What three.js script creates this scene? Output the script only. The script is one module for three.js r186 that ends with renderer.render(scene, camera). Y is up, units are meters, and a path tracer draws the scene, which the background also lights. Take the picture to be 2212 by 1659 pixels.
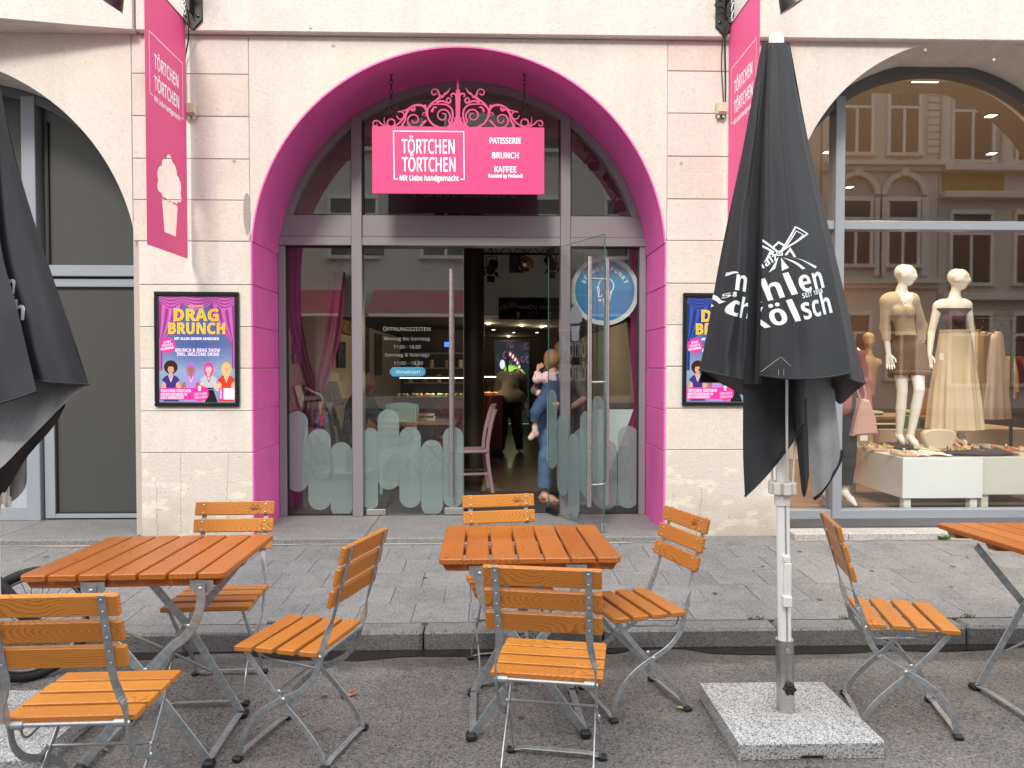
import * as THREE from 'three';
import { mergeGeometries, mergeVertices } from 'three/addons/utils/BufferGeometryUtils.js';

// ---------- camera, sky, sun, exposure ----------
const V = (x, y, z) => new THREE.Vector3(x, y, z);
const scene = new THREE.Scene();
const FOCAL = 1548.4, PW = 2212, PH = 1659;                 // focal length and size of the measured photograph, in its pixels
const camera = new THREE.PerspectiveCamera(2 * Math.atan(PH / 2 / FOCAL) * 180 / Math.PI, PW / PH, 0.05, 120);
camera.position.set(0, 1.56, 0);
camera.rotation.order = 'YXZ';
camera.rotation.set(-Math.atan(36.5 / FOCAL), -Math.atan(40 / FOCAL), 0);
camera.updateMatrixWorld(true);

function makeSky() {                                        // bright overcast: three times as bright overhead as at the horizon
  const W = 128, H = 64, d = new Float32Array(W * H * 4);
  for (let j = 0; j < H; j++) for (let i = 0; i < W; i++) {
    const up = ((j + 0.5) / H - 0.5) * Math.PI, s = Math.max(0, Math.sin(up)), k = (j * W + i) * 4;
    const L = up < 0 ? 0.3 : 1.25 * (1 + 2 * s) / 3;
    d[k] = L * 0.985; d[k + 1] = L; d[k + 2] = L * 1.03; d[k + 3] = 1;
  }
  const t = new THREE.DataTexture(d, W, H, THREE.RGBAFormat, THREE.FloatType);
  t.mapping = THREE.EquirectangularReflectionMapping; t.magFilter = THREE.LinearFilter; t.needsUpdate = true;
  return t;
}
scene.background = makeSky(); scene.environment = scene.background;
const sun = new THREE.DirectionalLight(0xfff4e6, 1.05);
sun.position.set(-2.5, 9, 6.5); sun.castShadow = true; sun.shadow.radius = 24;
sun.shadow.camera.left = -9; sun.shadow.camera.right = 9; sun.shadow.camera.top = 9; sun.shadow.camera.bottom = -9; sun.shadow.camera.far = 40;
scene.add(sun); sun.target.position.set(0, 0, -4); scene.add(sun.target);
const renderer = new THREE.WebGLRenderer({ antialias: true });
renderer.toneMapping = THREE.LinearToneMapping;
renderer.toneMappingExposure = 2.9;
renderer.shadowMap.enabled = true;

// ---------- measuring: a pixel of the photograph to a place in the scene ----------
const ray = (x, y) => V((x - PW / 2) / FOCAL, -(y - PH / 2) / FOCAL, -1).applyEuler(camera.rotation);
const at = (x, y, Z) => { const d = ray(x, y); return camera.position.clone().addScaledVector(d, Z / -d.z); };
const onY = (x, y, Y) => { const d = ray(x, y); return camera.position.clone().addScaledVector(d, (Y - camera.position.y) / d.y); };
const R = (d) => d * Math.PI / 180;

// ---------- small tools ----------
function rng(seed) { let a = seed >>> 0; return () => { a = (a + 0x6D2B79F5) >>> 0; let t = Math.imul(a ^ (a >>> 15), 1 | a); t = (t + Math.imul(t ^ (t >>> 7), 61 | t)) ^ t; return ((t ^ (t >>> 14)) >>> 0) / 4294967296; }; }
const rnd = rng(20240611);
const clamp = (x, a = 0, b = 1) => Math.min(b, Math.max(a, x)), mix = (a, b, t) => a + (b - a) * t, smooth = (a, b, x) => { const t = clamp((x - a) / (b - a)); return t * t * (3 - 2 * t); };
const names = {};
function numbered(n) { const k = names[n] = (names[n] ?? -1) + 1; return k ? n + '_' + String(k).padStart(3, '0') : n; }
function thing(name, label, category, p = [0, 0, 0], turn = 0, group) {
  const o = new THREE.Group(); o.name = numbered(name); scene.add(o);
  o.position.set(...p); o.rotation.y = turn; o.userData = { label, category };
  if (group) o.userData.group = group;
  return o;
}
function part(name, geo, mat, parent) {
  const m = new THREE.Mesh(Array.isArray(geo) ? join(geo) : geo, mat); m.name = name; m.castShadow = m.receiveShadow = true; parent.add(m); return m;
}
function holder(name, parent) { const g = new THREE.Group(); g.name = name; parent.add(g); return g; }
function solo(name, geo, mat, label, category, p, turn, group) {
  const m = part(numbered(name), geo, mat, scene); m.userData = { label, category }; if (group) m.userData.group = group;
  if (p) m.position.set(...p); if (turn) m.rotation.y = turn; return m;
}
function struct(name, geo, mat) { const m = part(numbered(name), geo, mat, scene); m.userData = { kind: 'structure' }; return m; }
function join(list) {
  const all = list.flat(9).map((g) => { const n = g.index ? g.toNonIndexed() : g.clone(); for (const k of Object.keys(n.attributes)) if (!['position', 'normal', 'uv'].includes(k)) n.deleteAttribute(k); if (!n.attributes.uv) n.setAttribute('uv', new THREE.BufferAttribute(new Float32Array(n.attributes.position.count * 2), 2)); return n; });
  return all.length === 1 ? all[0] : mergeGeometries(all);
}
// uv in metres by the face's main direction; along = the axis that the u of long things follows
function boxUV(g, along = 'x', du = 0, dv = 0) {
  g = g.index ? g.toNonIndexed() : g; const p = g.attributes.position, n = p.count, uv = new Float32Array(n * 2), ax = { x: 0, y: 1, z: 2 }[along];
  const a = V(0, 0, 0), b = V(0, 0, 0), c = V(0, 0, 0);
  for (let i = 0; i < n; i += 3) {
    a.fromBufferAttribute(p, i); b.fromBufferAttribute(p, i + 1); c.fromBufferAttribute(p, i + 2);
    const nn = b.clone().sub(a).cross(c.clone().sub(a)), q = [Math.abs(nn.x), Math.abs(nn.y), Math.abs(nn.z)], k = q.indexOf(Math.max(...q));
    let [s, t] = [[2, 1], [0, 2], [0, 1]][k]; if (t === ax) [s, t] = [t, s];
    for (let j = 0; j < 3; j++) { const P = [p.getX(i + j), p.getY(i + j), p.getZ(i + j)]; uv[(i + j) * 2] = P[s] + du; uv[(i + j) * 2 + 1] = P[t] + dv; }
  }
  g.setAttribute('uv', new THREE.BufferAttribute(uv, 2)); return g;
}
// a box with chamfered edges, centred at x, y, z
function box(w, h, d, x = 0, y = 0, z = 0, c = 0.003, along = 'x', du = 0, dv = 0) {
  c = Math.min(c, w * 0.45, h * 0.45, d * 0.45); const H = [w / 2, h / 2, d / 2], out = [];
  const vert = (s, k) => [0, 1, 2].map((i) => s[i] * (i === k ? H[i] : H[i] - c));
  const tri = (p, q, r) => { const n = V(...q).sub(V(...p)).cross(V(...r).sub(V(...p))), m = V(...p).add(V(...q)).add(V(...r)); n.dot(m) < 0 ? out.push(p, r, q) : out.push(p, q, r); };
  const quad = (p, q, r, s) => { tri(p, q, r); tri(p, r, s); };
  for (let k = 0; k < 3; k++) for (const s of [-1, 1]) {
    const [i, j] = [(k + 1) % 3, (k + 2) % 3], S = (u, v) => { const t = []; t[k] = s; t[i] = u; t[j] = v; return t; };
    quad(vert(S(-1, -1), k), vert(S(1, -1), k), vert(S(1, 1), k), vert(S(-1, 1), k));
    for (const u of [-1, 1]) { const t1 = S(u, -1), t2 = S(u, 1); if (s === 1 || true) { const m = i; if (k < m || true) { quad(vert(t1, k), vert(t2, k), vert(t2, m), vert(t1, m)); } } }
  }
  for (const sx of [-1, 1]) for (const sy of [-1, 1]) for (const sz of [-1, 1]) tri(vert([sx, sy, sz], 0), vert([sx, sy, sz], 1), vert([sx, sy, sz], 2));
  const g = new THREE.BufferGeometry(); g.setAttribute('position', new THREE.BufferAttribute(new Float32Array(out.flat()), 3));
  boxUV(g, along, du, dv); g.computeVertexNormals(); g.translate(x, y, z); return g;
}
const span = (x0, x1, y0, y1, z0, z1, c, along, du, dv) => box(Math.abs(x1 - x0), Math.abs(y1 - y0), Math.abs(z1 - z0), (x0 + x1) / 2, (y0 + y1) / 2, (z0 + z1) / 2, c, along, du, dv);
function cyl(r0, r1, h, x = 0, y = 0, z = 0, seg = 20) { const g = new THREE.CylinderGeometry(r1, r0, h, seg); g.translate(x, y + h / 2, z); return g; }
const rod = (a, b, r, seg = 8) => { const A = V(...a), B = V(...b), g = new THREE.CylinderGeometry(r, r, A.distanceTo(B), seg); g.applyQuaternion(new THREE.Quaternion().setFromUnitVectors(V(0, 1, 0), B.clone().sub(A).normalize())); g.translate(...A.add(B).multiplyScalar(0.5).toArray()); return g; };
const tube = (pts, r, n = 24, seg = 8, tension = 0.5) => new THREE.TubeGeometry(new THREE.CatmullRomCurve3(pts.map((p) => V(...p)), false, 'catmullrom', tension), n, r, seg);
const ball = (r, x = 0, y = 0, z = 0, s = [1, 1, 1], w = 16, h = 12) => { const g = new THREE.SphereGeometry(r, w, h); g.scale(...s); g.translate(x, y, z); return g; };
const lathe = (pts, seg = 32) => new THREE.LatheGeometry(pts.map((p) => new THREE.Vector2(...p)), seg);
function extrude(pts, depth, bevel = 0, holes = [], curve = 24) {   // pts: points or a Shape, lying in x, y; depth along z from 0
  const s = pts instanceof THREE.Shape ? pts : new THREE.Shape(pts.map((p) => new THREE.Vector2(...p)));
  for (const h of holes) s.holes.push(h instanceof THREE.Path ? h : new THREE.Path(h.map((p) => new THREE.Vector2(...p))));
  return new THREE.ExtrudeGeometry(s, { depth, bevelEnabled: bevel > 0, bevelThickness: bevel, bevelSize: bevel, bevelOffset: -bevel, bevelSegments: 1, curveSegments: curve });
}
// a rectangular bar swept along points; wide[i] is the direction of its width at point i
function sweep(pts, wide, w, t, smoothN = 0) {
  let P = pts.map((p) => V(...p)), W = wide.map((p) => V(...p).normalize());
  if (smoothN) { const c = new THREE.CatmullRomCurve3(P, false, 'centripetal'), d = new THREE.CatmullRomCurve3(W, false, 'catmullrom', 0.5), n = smoothN; const A = [], B = []; for (let i = 0; i <= n; i++) { const u = i / n; A.push(c.getPoint(u)); B.push(d.getPoint(u).normalize()); } P = A; W = B; }
  const rings = P.map((p, i) => { const T = P[Math.min(i + 1, P.length - 1)].clone().sub(P[Math.max(i - 1, 0)]).normalize(), a = W[i].clone().addScaledVector(T, -W[i].dot(T)).normalize(), b = T.clone().cross(a); const c = Math.min(w, t) * 0.22; return [[-w / 2 + c, -t / 2], [w / 2 - c, -t / 2], [w / 2, -t / 2 + c], [w / 2, t / 2 - c], [w / 2 - c, t / 2], [-w / 2 + c, t / 2], [-w / 2, t / 2 - c], [-w / 2, -t / 2 + c]].map(([x, y]) => p.clone().addScaledVector(a, x).addScaledVector(b, y)); });
  const pos = [], uv = []; let L = 0; const put = (...v) => v.forEach(([q, u, s]) => { pos.push(q.x, q.y, q.z); uv.push(u, s); });
  for (let i = 0; i + 1 < rings.length; i++) { const l2 = L + P[i].distanceTo(P[i + 1]); for (let k = 0; k < 8; k++) { const m = (k + 1) % 8, a = rings[i][k], b = rings[i][m], c = rings[i + 1][m], d = rings[i + 1][k]; put([a, L, k * .01], [b, L, k * .01 + .01], [c, l2, k * .01 + .01], [a, L, k * .01], [c, l2, k * .01 + .01], [d, l2, k * .01]); } L = l2; }
  for (const [r, f] of [[rings[0], -1], [rings.at(-1), 1]]) for (let k = 1; k < 7; k++) f > 0 ? put([r[0], 0, 0], [r[k], 0, 0], [r[k + 1], 0, 0]) : put([r[0], 0, 0], [r[k + 1], 0, 0], [r[k], 0, 0]);
  const g = new THREE.BufferGeometry(); g.setAttribute('position', new THREE.BufferAttribute(new Float32Array(pos), 3)); g.setAttribute('uv', new THREE.BufferAttribute(new Float32Array(uv), 2)); g.computeVertexNormals(); return g;
}
// a smooth sheet through a grid of points rows[i][j]; uvOf(point, i, j) optional
function sheet(rows, uvOf) {
  const n = rows.length, m = rows[0].length, pos = [], uv = [], idx = [];
  rows.forEach((r, i) => r.forEach((p, j) => { pos.push(p.x, p.y, p.z); uv.push(...(uvOf ? uvOf(p, i / (n - 1), j / (m - 1)) : [j / (m - 1), i / (n - 1)])); }));
  for (let i = 0; i + 1 < n; i++) for (let j = 0; j + 1 < m; j++) { const a = i * m + j; idx.push(a, a + m, a + 1, a + 1, a + m, a + m + 1); }
  const g = new THREE.BufferGeometry(); g.setAttribute('position', new THREE.BufferAttribute(new Float32Array(pos), 3)); g.setAttribute('uv', new THREE.BufferAttribute(new Float32Array(uv), 2)); g.setIndex(idx); g.computeVertexNormals(); return g;
}
function pushed(g, d) { const q = g.clone(), p = q.attributes.position, n = q.attributes.normal; for (let i = 0; i < p.count; i++) p.setXYZ(i, p.getX(i) + n.getX(i) * d, p.getY(i) + n.getY(i) * d, p.getZ(i) + n.getZ(i) * d); return q; }
const plane = (w, h, x = 0, y = 0, z = 0) => { const g = new THREE.PlaneGeometry(w, h); g.translate(x, y, z); return g; };
const flip = (g) => { const q = g.index ? g.toNonIndexed() : g.clone(); for (const k in q.attributes) { const a = q.attributes[k], s = a.itemSize; for (let i = 0; i < a.count; i += 3) for (let c = 0; c < s; c++) { const t = a.array[(i + 1) * s + c]; a.array[(i + 1) * s + c] = a.array[(i + 2) * s + c]; a.array[(i + 2) * s + c] = t; } } const n = q.attributes.normal; if (n) for (let i = 0; i < n.array.length; i++) n.array[i] *= -1; return q; };

// surface of a distance field by surface nets
function solid(f, lo, hi, cell) {
  const N = [0, 1, 2].map((k) => Math.ceil((hi[k] - lo[k]) / cell) + 2), [nx, ny, nz] = N, val = new Float32Array(nx * ny * nz), id = (i, j, k) => (k * ny + j) * nx + i;
  for (let k = 0; k < nz; k++) for (let j = 0; j < ny; j++) for (let i = 0; i < nx; i++) val[id(i, j, k)] = f(lo[0] + i * cell, lo[1] + j * cell, lo[2] + k * cell);
  const at3 = new Int32Array(nx * ny * nz).fill(-1), pos = [], idx = [];
  for (let k = 0; k + 1 < nz; k++) for (let j = 0; j + 1 < ny; j++) for (let i = 0; i + 1 < nx; i++) {
    let sx = 0, sy = 0, sz = 0, c = 0; const v = []; for (let q = 0; q < 8; q++) v.push(val[id(i + (q & 1), j + (q >> 1 & 1), k + (q >> 2))]);
    for (const [a, b] of EDGES) if (v[a] < 0 !== v[b] < 0) { const t = v[a] / (v[a] - v[b]); sx += mix(a & 1, b & 1, t); sy += mix(a >> 1 & 1, b >> 1 & 1, t); sz += mix(a >> 2, b >> 2, t); c++; }
    if (c) { at3[id(i, j, k)] = pos.length / 3; pos.push(lo[0] + (i + sx / c) * cell, lo[1] + (j + sy / c) * cell, lo[2] + (k + sz / c) * cell); }
  }
  const face = (a, b, c, d, turn) => { if (a < 0 || b < 0 || c < 0 || d < 0) return; turn ? idx.push(a, c, b, a, d, c) : idx.push(a, b, c, a, c, d); };
  for (let k = 1; k + 1 < nz; k++) for (let j = 1; j + 1 < ny; j++) for (let i = 1; i + 1 < nx; i++) {
    const a = val[id(i, j, k)] < 0;
    if (a !== val[id(i + 1, j, k)] < 0) face(at3[id(i, j - 1, k - 1)], at3[id(i, j, k - 1)], at3[id(i, j, k)], at3[id(i, j - 1, k)], !a);
    if (a !== val[id(i, j + 1, k)] < 0) face(at3[id(i - 1, j, k - 1)], at3[id(i - 1, j, k)], at3[id(i, j, k)], at3[id(i, j, k - 1)], !a);
    if (a !== val[id(i, j, k + 1)] < 0) face(at3[id(i - 1, j - 1, k)], at3[id(i, j - 1, k)], at3[id(i, j, k)], at3[id(i - 1, j, k)], !a);
  }
  const nor = new Float32Array(pos.length), e = cell * 0.5;
  for (let i = 0; i < pos.length; i += 3) { const [x, y, z] = [pos[i], pos[i + 1], pos[i + 2]], n = V(f(x + e, y, z) - f(x - e, y, z), f(x, y + e, z) - f(x, y - e, z), f(x, y, z + e) - f(x, y, z - e)).normalize(); nor.set([n.x, n.y, n.z], i); }
  const g = new THREE.BufferGeometry(); g.setAttribute('position', new THREE.BufferAttribute(new Float32Array(pos), 3)); g.setAttribute('normal', new THREE.BufferAttribute(nor, 3)); g.setIndex(idx);
  const uv = new Float32Array(pos.length / 3 * 2); for (let i = 0; i < pos.length / 3; i++) { uv[i * 2] = pos[i * 3] + pos[i * 3 + 2] * 0.5; uv[i * 2 + 1] = pos[i * 3 + 1]; } g.setAttribute('uv', new THREE.BufferAttribute(uv, 2)); return g;
}
const EDGES = [[0, 1], [2, 3], [4, 5], [6, 7], [0, 2], [1, 3], [4, 6], [5, 7], [0, 4], [1, 5], [2, 6], [3, 7]];
// bones: [ax,ay,az,ra, bx,by,bz,rb, flatten z?]; smooth union k
function bonesField(bones, k) {
  const B = bones.map((b) => { const d = [b[4] - b[0], b[5] - b[1], b[6] - b[2]]; return { b, d, L: d[0] * d[0] + d[1] * d[1] + d[2] * d[2] || 1e-9 }; });
  return (x, y, z) => {
    let r = 1e9;
    for (const { b, d, L } of B) {
      const t = clamp(((x - b[0]) * d[0] + (y - b[1]) * d[1] + (z - b[2]) * d[2]) / L), fz = b[8] || 1, qx = x - b[0] - d[0] * t, qy = y - b[1] - d[1] * t, qz = (z - b[2] - d[2] * t) / fz;
      const s = Math.sqrt(qx * qx + qy * qy + qz * qz) - (b[3] + (b[7] - b[3]) * t);
      if (r - s > k) r = s; else if (s - r < k) { const h = Math.max(k - Math.abs(r - s), 0) / k; r = Math.min(r, s) - h * h * k * 0.25; }
    }
    return r;
  };
}

// ---------- textures ----------
function noiseTable(n, seed) { const r = rng(seed), a = new Float32Array(n * n); for (let i = 0; i < a.length; i++) a[i] = r(); return a; }
const TAB = noiseTable(256, 77);
function vnoise(x, y, px = 256, py = 256) {                  // value noise, repeating every px, py cells
  const i = Math.floor(x), j = Math.floor(y), u = x - i, v = y - j, s = u * u * (3 - 2 * u), t = v * v * (3 - 2 * v), w = (a, n) => ((a % n) + n) % n;
  const A = (a, b) => TAB[(w(b, py) % 256) * 256 + (w(a, px) % 256)];
  return mix(mix(A(i, j), A(i + 1, j), s), mix(A(i, j + 1), A(i + 1, j + 1), s), t);
}
function fbm(u, v, fu, fv, oct = 4, g = 0.5) { let s = 0, a = 1, n = 0; for (let o = 0; o < oct; o++) { s += a * vnoise(u * fu + o * 17, v * fv + o * 31, fu, fv); n += a; a *= g; fu *= 2; fv *= 2; } return s / n; }
const toS = (c) => c <= 0.0031308 ? c * 12.92 : 1.055 * Math.pow(c, 1 / 2.4) - 0.055, toL = (c) => c <= 0.04045 ? c / 12.92 : Math.pow((c + 0.055) / 1.055, 2.4);
function tex(w, h, fn, { color = true, repeat = [1, 1] } = {}) {
  const d = new Uint8Array(w * h * 4);
  for (let j = 0; j < h; j++) for (let i = 0; i < w; i++) { const c = fn(i / w, j / h, i, j), k = (j * w + i) * 4; for (let q = 0; q < 3; q++) d[k + q] = clamp(Array.isArray(c) ? (color ? toS(c[q]) : c[q]) : c) * 255; d[k + 3] = 255; }
  const t = new THREE.DataTexture(d, w, h, THREE.RGBAFormat); t.wrapS = t.wrapT = THREE.RepeatWrapping; t.magFilter = THREE.LinearFilter; t.minFilter = THREE.LinearMipmapLinearFilter; t.generateMipmaps = true; t.repeat.set(...repeat);
  if (color) t.colorSpace = THREE.SRGBColorSpace; t.needsUpdate = true; return t;
}
function canvasTex(w, h, draw) {
  const c = document.createElement('canvas'); c.width = w; c.height = h; const g = c.getContext('2d'); draw(g, w, h);
  const t = new THREE.CanvasTexture(c); t.colorSpace = THREE.SRGBColorSpace; t.anisotropy = 8; return t;
}

const mat = (lin, roughness = 0.6, more = {}) => { const m = new THREE.MeshPhysicalMaterial({ roughness, side: THREE.DoubleSide, ...more }); m.color.setRGB(...lin); return m; };
const decal = (t, more = {}) => new THREE.MeshStandardMaterial({ map: t, transparent: true, roughness: 0.6, side: THREE.DoubleSide, ...more });
const times = (a, s) => a.map((x) => x * s);
// ---------- shared materials (real-world base colours, linear) ----------
function woodTexture(seed) {                                  // oiled ash: one metre by an eighth
  const r = rng(seed), cu = [0.2 + 0.25 * r(), 0.7 + 0.2 * r()], cv = [0.35 + 0.4 * r(), 0.2 + 0.6 * r()];
  return tex(1024, 160, (u, v) => {
    const wob = fbm(u, v, 6, 3, 3) - 0.5, w2 = fbm(u, v, 18, 4, 2) - 0.5;
    let d = 9; for (let q = 0; q < 2; q++) { let du = Math.abs(u - cu[q]); du = Math.min(du, 1 - du); d = Math.min(d, Math.hypot(du * 1.5, (v - cv[q]) * 0.75)); }
    const plain = seed % 2 ? smooth(0.1, 0.5, Math.abs(u - cu[0])) : 1; d = mix(d, v * 0.62 + 0.1 * Math.sin(u * 2 * Math.PI) * v * (1 - v), plain);
    const ring = (d + wob * 0.055 + w2 * 0.014) * (26 + 6 * (seed % 3)), f = ring - Math.floor(ring);
    const late = Math.pow(f, 3.2) * smooth(1, 0.93, f), pore = vnoise(u * 220, v * 150, 220, 150) * 0.55 + vnoise(u * 60, v * 190, 60, 190) * 0.45;
    const dark = clamp(late * (0.5 + 0.55 * vnoise(u * 30, v * 100, 30, 100)) * 0.95 + smooth(0.58, 0.88, pore) * (0.32 + late) * 0.6), tone = 0.88 + 0.28 * fbm(u, v, 4, 2, 3);
    return [mix(0.54, 0.17, dark) * tone, mix(0.205, 0.05, dark) * tone, mix(0.026, 0.007, dark) * tone];
  });
}
const WOODTEX = [11, 25, 42, 57].map(woodTexture);
WOODTEX.forEach((t) => t.repeat.set(1, 8));
const WOODS = WOODTEX.flatMap((t, i) => [[1.08, 1.08, 1.0], [0.96, 0.9, 0.9]].map((c, j) => { const m = mat(c, 0.46, { map: t, clearcoat: 0.12, clearcoatRoughness: 0.3 }); return m; }));
const woodRed = mat([0.74, 0.55, 0.44], 0.42, { map: WOODTEX[1], clearcoat: 0.16, clearcoatRoughness: 0.3 }), woodRed2 = mat([0.78, 0.6, 0.5], 0.42, { map: WOODTEX[3], clearcoat: 0.16, clearcoatRoughness: 0.3 });
const TABLEWOODS = [woodRed, woodRed2, woodRed, woodRed2, mat([0.84, 0.67, 0.56], 0.42, { map: WOODTEX[0], clearcoat: 0.16, clearcoatRoughness: 0.3 })];

const zincTex = tex(256, 256, (u, v) => { const n = fbm(u, v, 10, 10, 4), s = vnoise(u * 40, v * 40, 40, 40), k = 0.33 + 0.2 * (n - 0.5) + 0.05 * (s - 0.5); return [k * 0.93, k * 1.0, k * 1.05]; });
zincTex.repeat.set(6, 6);
const zinc = mat([1.25, 1.25, 1.25], 0.42, { map: zincTex, metalness: 0.72 });
const bolt = mat([0.62, 0.63, 0.65], 0.28, { metalness: 0.9 });
const rubber = mat([0.012, 0.012, 0.013], 0.6);

const plasterBump = tex(512, 512, (u, v) => { const a = fbm(u, v, 60, 60, 3, 0.6), b = fbm(u, v, 16, 24, 3), c = smooth(0.5, 0.75, fbm(u, v, 90, 70, 2)); const k = a * 0.5 + b * 0.25 + c * 0.25; return [k, k, k]; }, { color: false });
const plasterTex = tex(1024, 1024, (u, v) => {
  const big = fbm(u, v, 3, 3, 4), mid = fbm(u, v, 14, 14, 3), fine = fbm(u, v, 120, 120, 2, 0.6), streak = fbm(u, v, 26, 2, 3), pit = smooth(0.74, 0.86, vnoise(u * 150, v * 150, 150, 150)) * smooth(0.45, 0.7, mid);
  const k = 1 + (big - 0.5) * 0.16 + (mid - 0.5) * 0.09 + (fine - 0.5) * 0.13 - pit * 0.1 + (streak - 0.5) * 0.12;
  return [0.60 * k, (0.560 - (big - 0.5) * 0.03) * k, (0.506 - (big - 0.5) * 0.06) * k];
});
plasterTex.repeat.set(0.42, 0.42);
const pb = plasterBump.clone(); pb.repeat.set(1.35, 1.35); pb.needsUpdate = true;
const plaster = mat([1, 1, 1], 0.88, { map: plasterTex, bumpMap: pb, bumpScale: 0.0026 });
const plasterB = mat([0.99, 0.955, 0.935], 0.88, { map: plasterTex, bumpMap: pb, bumpScale: 0.0026 });
const plasterC = mat([1.03, 1.03, 1.04], 0.88, { map: plasterTex, bumpMap: pb, bumpScale: 0.0026 });
const joint = mat([0.42, 0.37, 0.335], 0.95);
const pinkTex = tex(512, 512, (u, v) => { const k = 1 + (fbm(u, v, 4, 4, 4) - 0.5) * 0.26 + (fbm(u, v, 16, 3, 3) - 0.5) * 0.16 + (fbm(u, v, 80, 80, 2) - 0.5) * 0.1; return [0.76 * k, 0.125 * k, 0.42 * k]; });
pinkTex.repeat.set(0.5, 0.5);
const magenta = mat([1, 1, 1], 0.62, { map: pinkTex, bumpMap: pb, bumpScale: 0.0018 });
const signPink = mat([0.60, 0.04, 0.19], 0.42);
const bannerPink = mat([0.84, 0.095, 0.30], 0.55, { transmission: 0.12, thickness: 0 });
const whitePaint = mat([0.82, 0.82, 0.82], 0.5);
const frameGrey = mat([0.23, 0.218, 0.236], 0.42, { metalness: 0.15 });
const frameBlue = mat([0.285, 0.315, 0.355], 0.42, { metalness: 0.15 });
const frameBlueDark = mat([0.12, 0.128, 0.14], 0.45, { metalness: 0.15 });
const gasket = mat([0.012, 0.012, 0.013], 0.6);
const steelTex = tex(256, 256, (u, v) => { const k = 0.5 + 0.16 * (vnoise(u * 4, v * 200, 4, 200) - 0.5) + 0.1 * (fbm(u, v, 6, 6, 3) - 0.5); return [k, k * 0.98, k * 0.95]; });
const steel = mat([1.1, 1.1, 1.1], 0.3, { map: steelTex, metalness: 0.95 });
const glass = mat([0.93, 0.96, 0.95], 0.015, { transmission: 1, thickness: 0, ior: 2.0 });
const shopGlass = mat([0.96, 0.97, 0.96], 0.015, { transmission: 1, thickness: 0, ior: 2.1 });
const clear = mat([0.97, 0.98, 0.98], 0.03, { transmission: 1, thickness: 0, ior: 1.45 });
const frost = mat([0.23, 0.30, 0.305], 0.5, { transparent: true, opacity: 0.75 });
const black = mat([0.012, 0.012, 0.013], 0.45), blackGloss = mat([0.01, 0.01, 0.011], 0.25), matteDark = mat([0.02, 0.018, 0.017], 0.8);

function granite(base, seed, contrast = 1) {
  return tex(512, 512, (u, v) => {
    const a = vnoise(u * 150 + seed, v * 150, 150, 150), b = vnoise(u * 85, v * 85 + seed, 85, 85), c = fbm(u, v, 5, 5, 3);
    const g = a * 0.55 + b * 0.45; let k = g > 0.62 ? 1.35 : g > 0.47 ? 1.05 : g > 0.36 ? 0.66 : 0.28; k = mix(1, k, contrast) * (0.85 + 0.3 * c);
    return [base[0] * k, base[1] * k, base[2] * k];
  });
}
const graniteTex = granite([0.385, 0.392, 0.39], 3, 1); graniteTex.repeat.set(2.6, 2.6);
const graniteMat = mat([1, 1, 1], 0.72, { map: graniteTex });
const graniteEdgeTex = granite([0.24, 0.238, 0.228], 9, 1); graniteEdgeTex.repeat.set(2.2, 2.2);
const stepTex = granite([0.2, 0.196, 0.19], 21, 0.5); stepTex.repeat.set(1.6, 1.6);
const stepMat = mat([1, 1, 1], 0.6, { map: stepTex });
const stepLightTex = granite([0.4, 0.385, 0.365], 31, 0.6); stepLightTex.repeat.set(1.9, 1.9);
const stepLight = mat([1, 1, 1], 0.65, { map: stepLightTex });

function asphalt(base, seed, spread) {
  return tex(1024, 1024, (u, v) => {
    const a = vnoise(u * 240, v * 240 + seed, 240, 240), b = vnoise(u * 250 + 9, v * 250, 250, 250), c = fbm(u, v, 4, 4, 4), d = fbm(u, v, 18, 18, 3);
    let k = 1 + (a - 0.5) * spread + (c - 0.5) * 0.4 + (d - 0.5) * 0.25; if (b > 0.9) k += 0.9 * spread; if (a < 0.12) k *= 0.55;
    return [base[0] * k, base[1] * k, base[2] * k];
  });
}
const roughBump = tex(512, 512, (u, v) => { const k = vnoise(u * 128, v * 128, 128, 128) * 0.6 + vnoise(u * 60, v * 60, 60, 60) * 0.4; return [k, k, k]; }, { color: false });
const roadTex = asphalt([0.148, 0.142, 0.136], 5, 1.05); roadTex.repeat.set(0.62, 0.62);
const rb = roughBump.clone(); rb.repeat.set(2.3, 2.3); rb.needsUpdate = true;
const roadMat = mat([1, 1, 1], 0.86, { map: roadTex, bumpMap: rb, bumpScale: 0.003, vertexColors: true });
const slabTex = asphalt([0.182, 0.180, 0.178], 15, 0.7); slabTex.repeat.set(0.8, 0.8);
const SLABS = [1, 0.965, 1.03, 0.985].map((k) => mat([k, k, k], 0.84, { map: slabTex, bumpMap: rb, bumpScale: 0.0018 }));
const kerbTex = asphalt([0.155, 0.153, 0.15], 29, 0.9); kerbTex.repeat.set(0.9, 0.9);
const kerbMat = mat([1, 1, 1], 0.85, { map: kerbTex, bumpMap: rb, bumpScale: 0.003 });
const fabricTex = tex(512, 512, (u, v, i, j) => { const k = 1 + (vnoise(u * 256, v * 64, 256, 64) - 0.5) * 0.12 + (vnoise(u * 64, v * 256, 64, 256) - 0.5) * 0.12 + (fbm(u, v, 5, 5, 4) - 0.5) * 0.35; return [0.0125 * k, 0.0148 * k, 0.019 * k]; });
const parasolBlack = mat([1, 1, 1], 0.7, { map: fabricTex, sheen: 0.15, sheenRoughness: 0.5 });
parasolBlack.sheenColor.setRGB(0.3, 0.32, 0.36);
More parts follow.
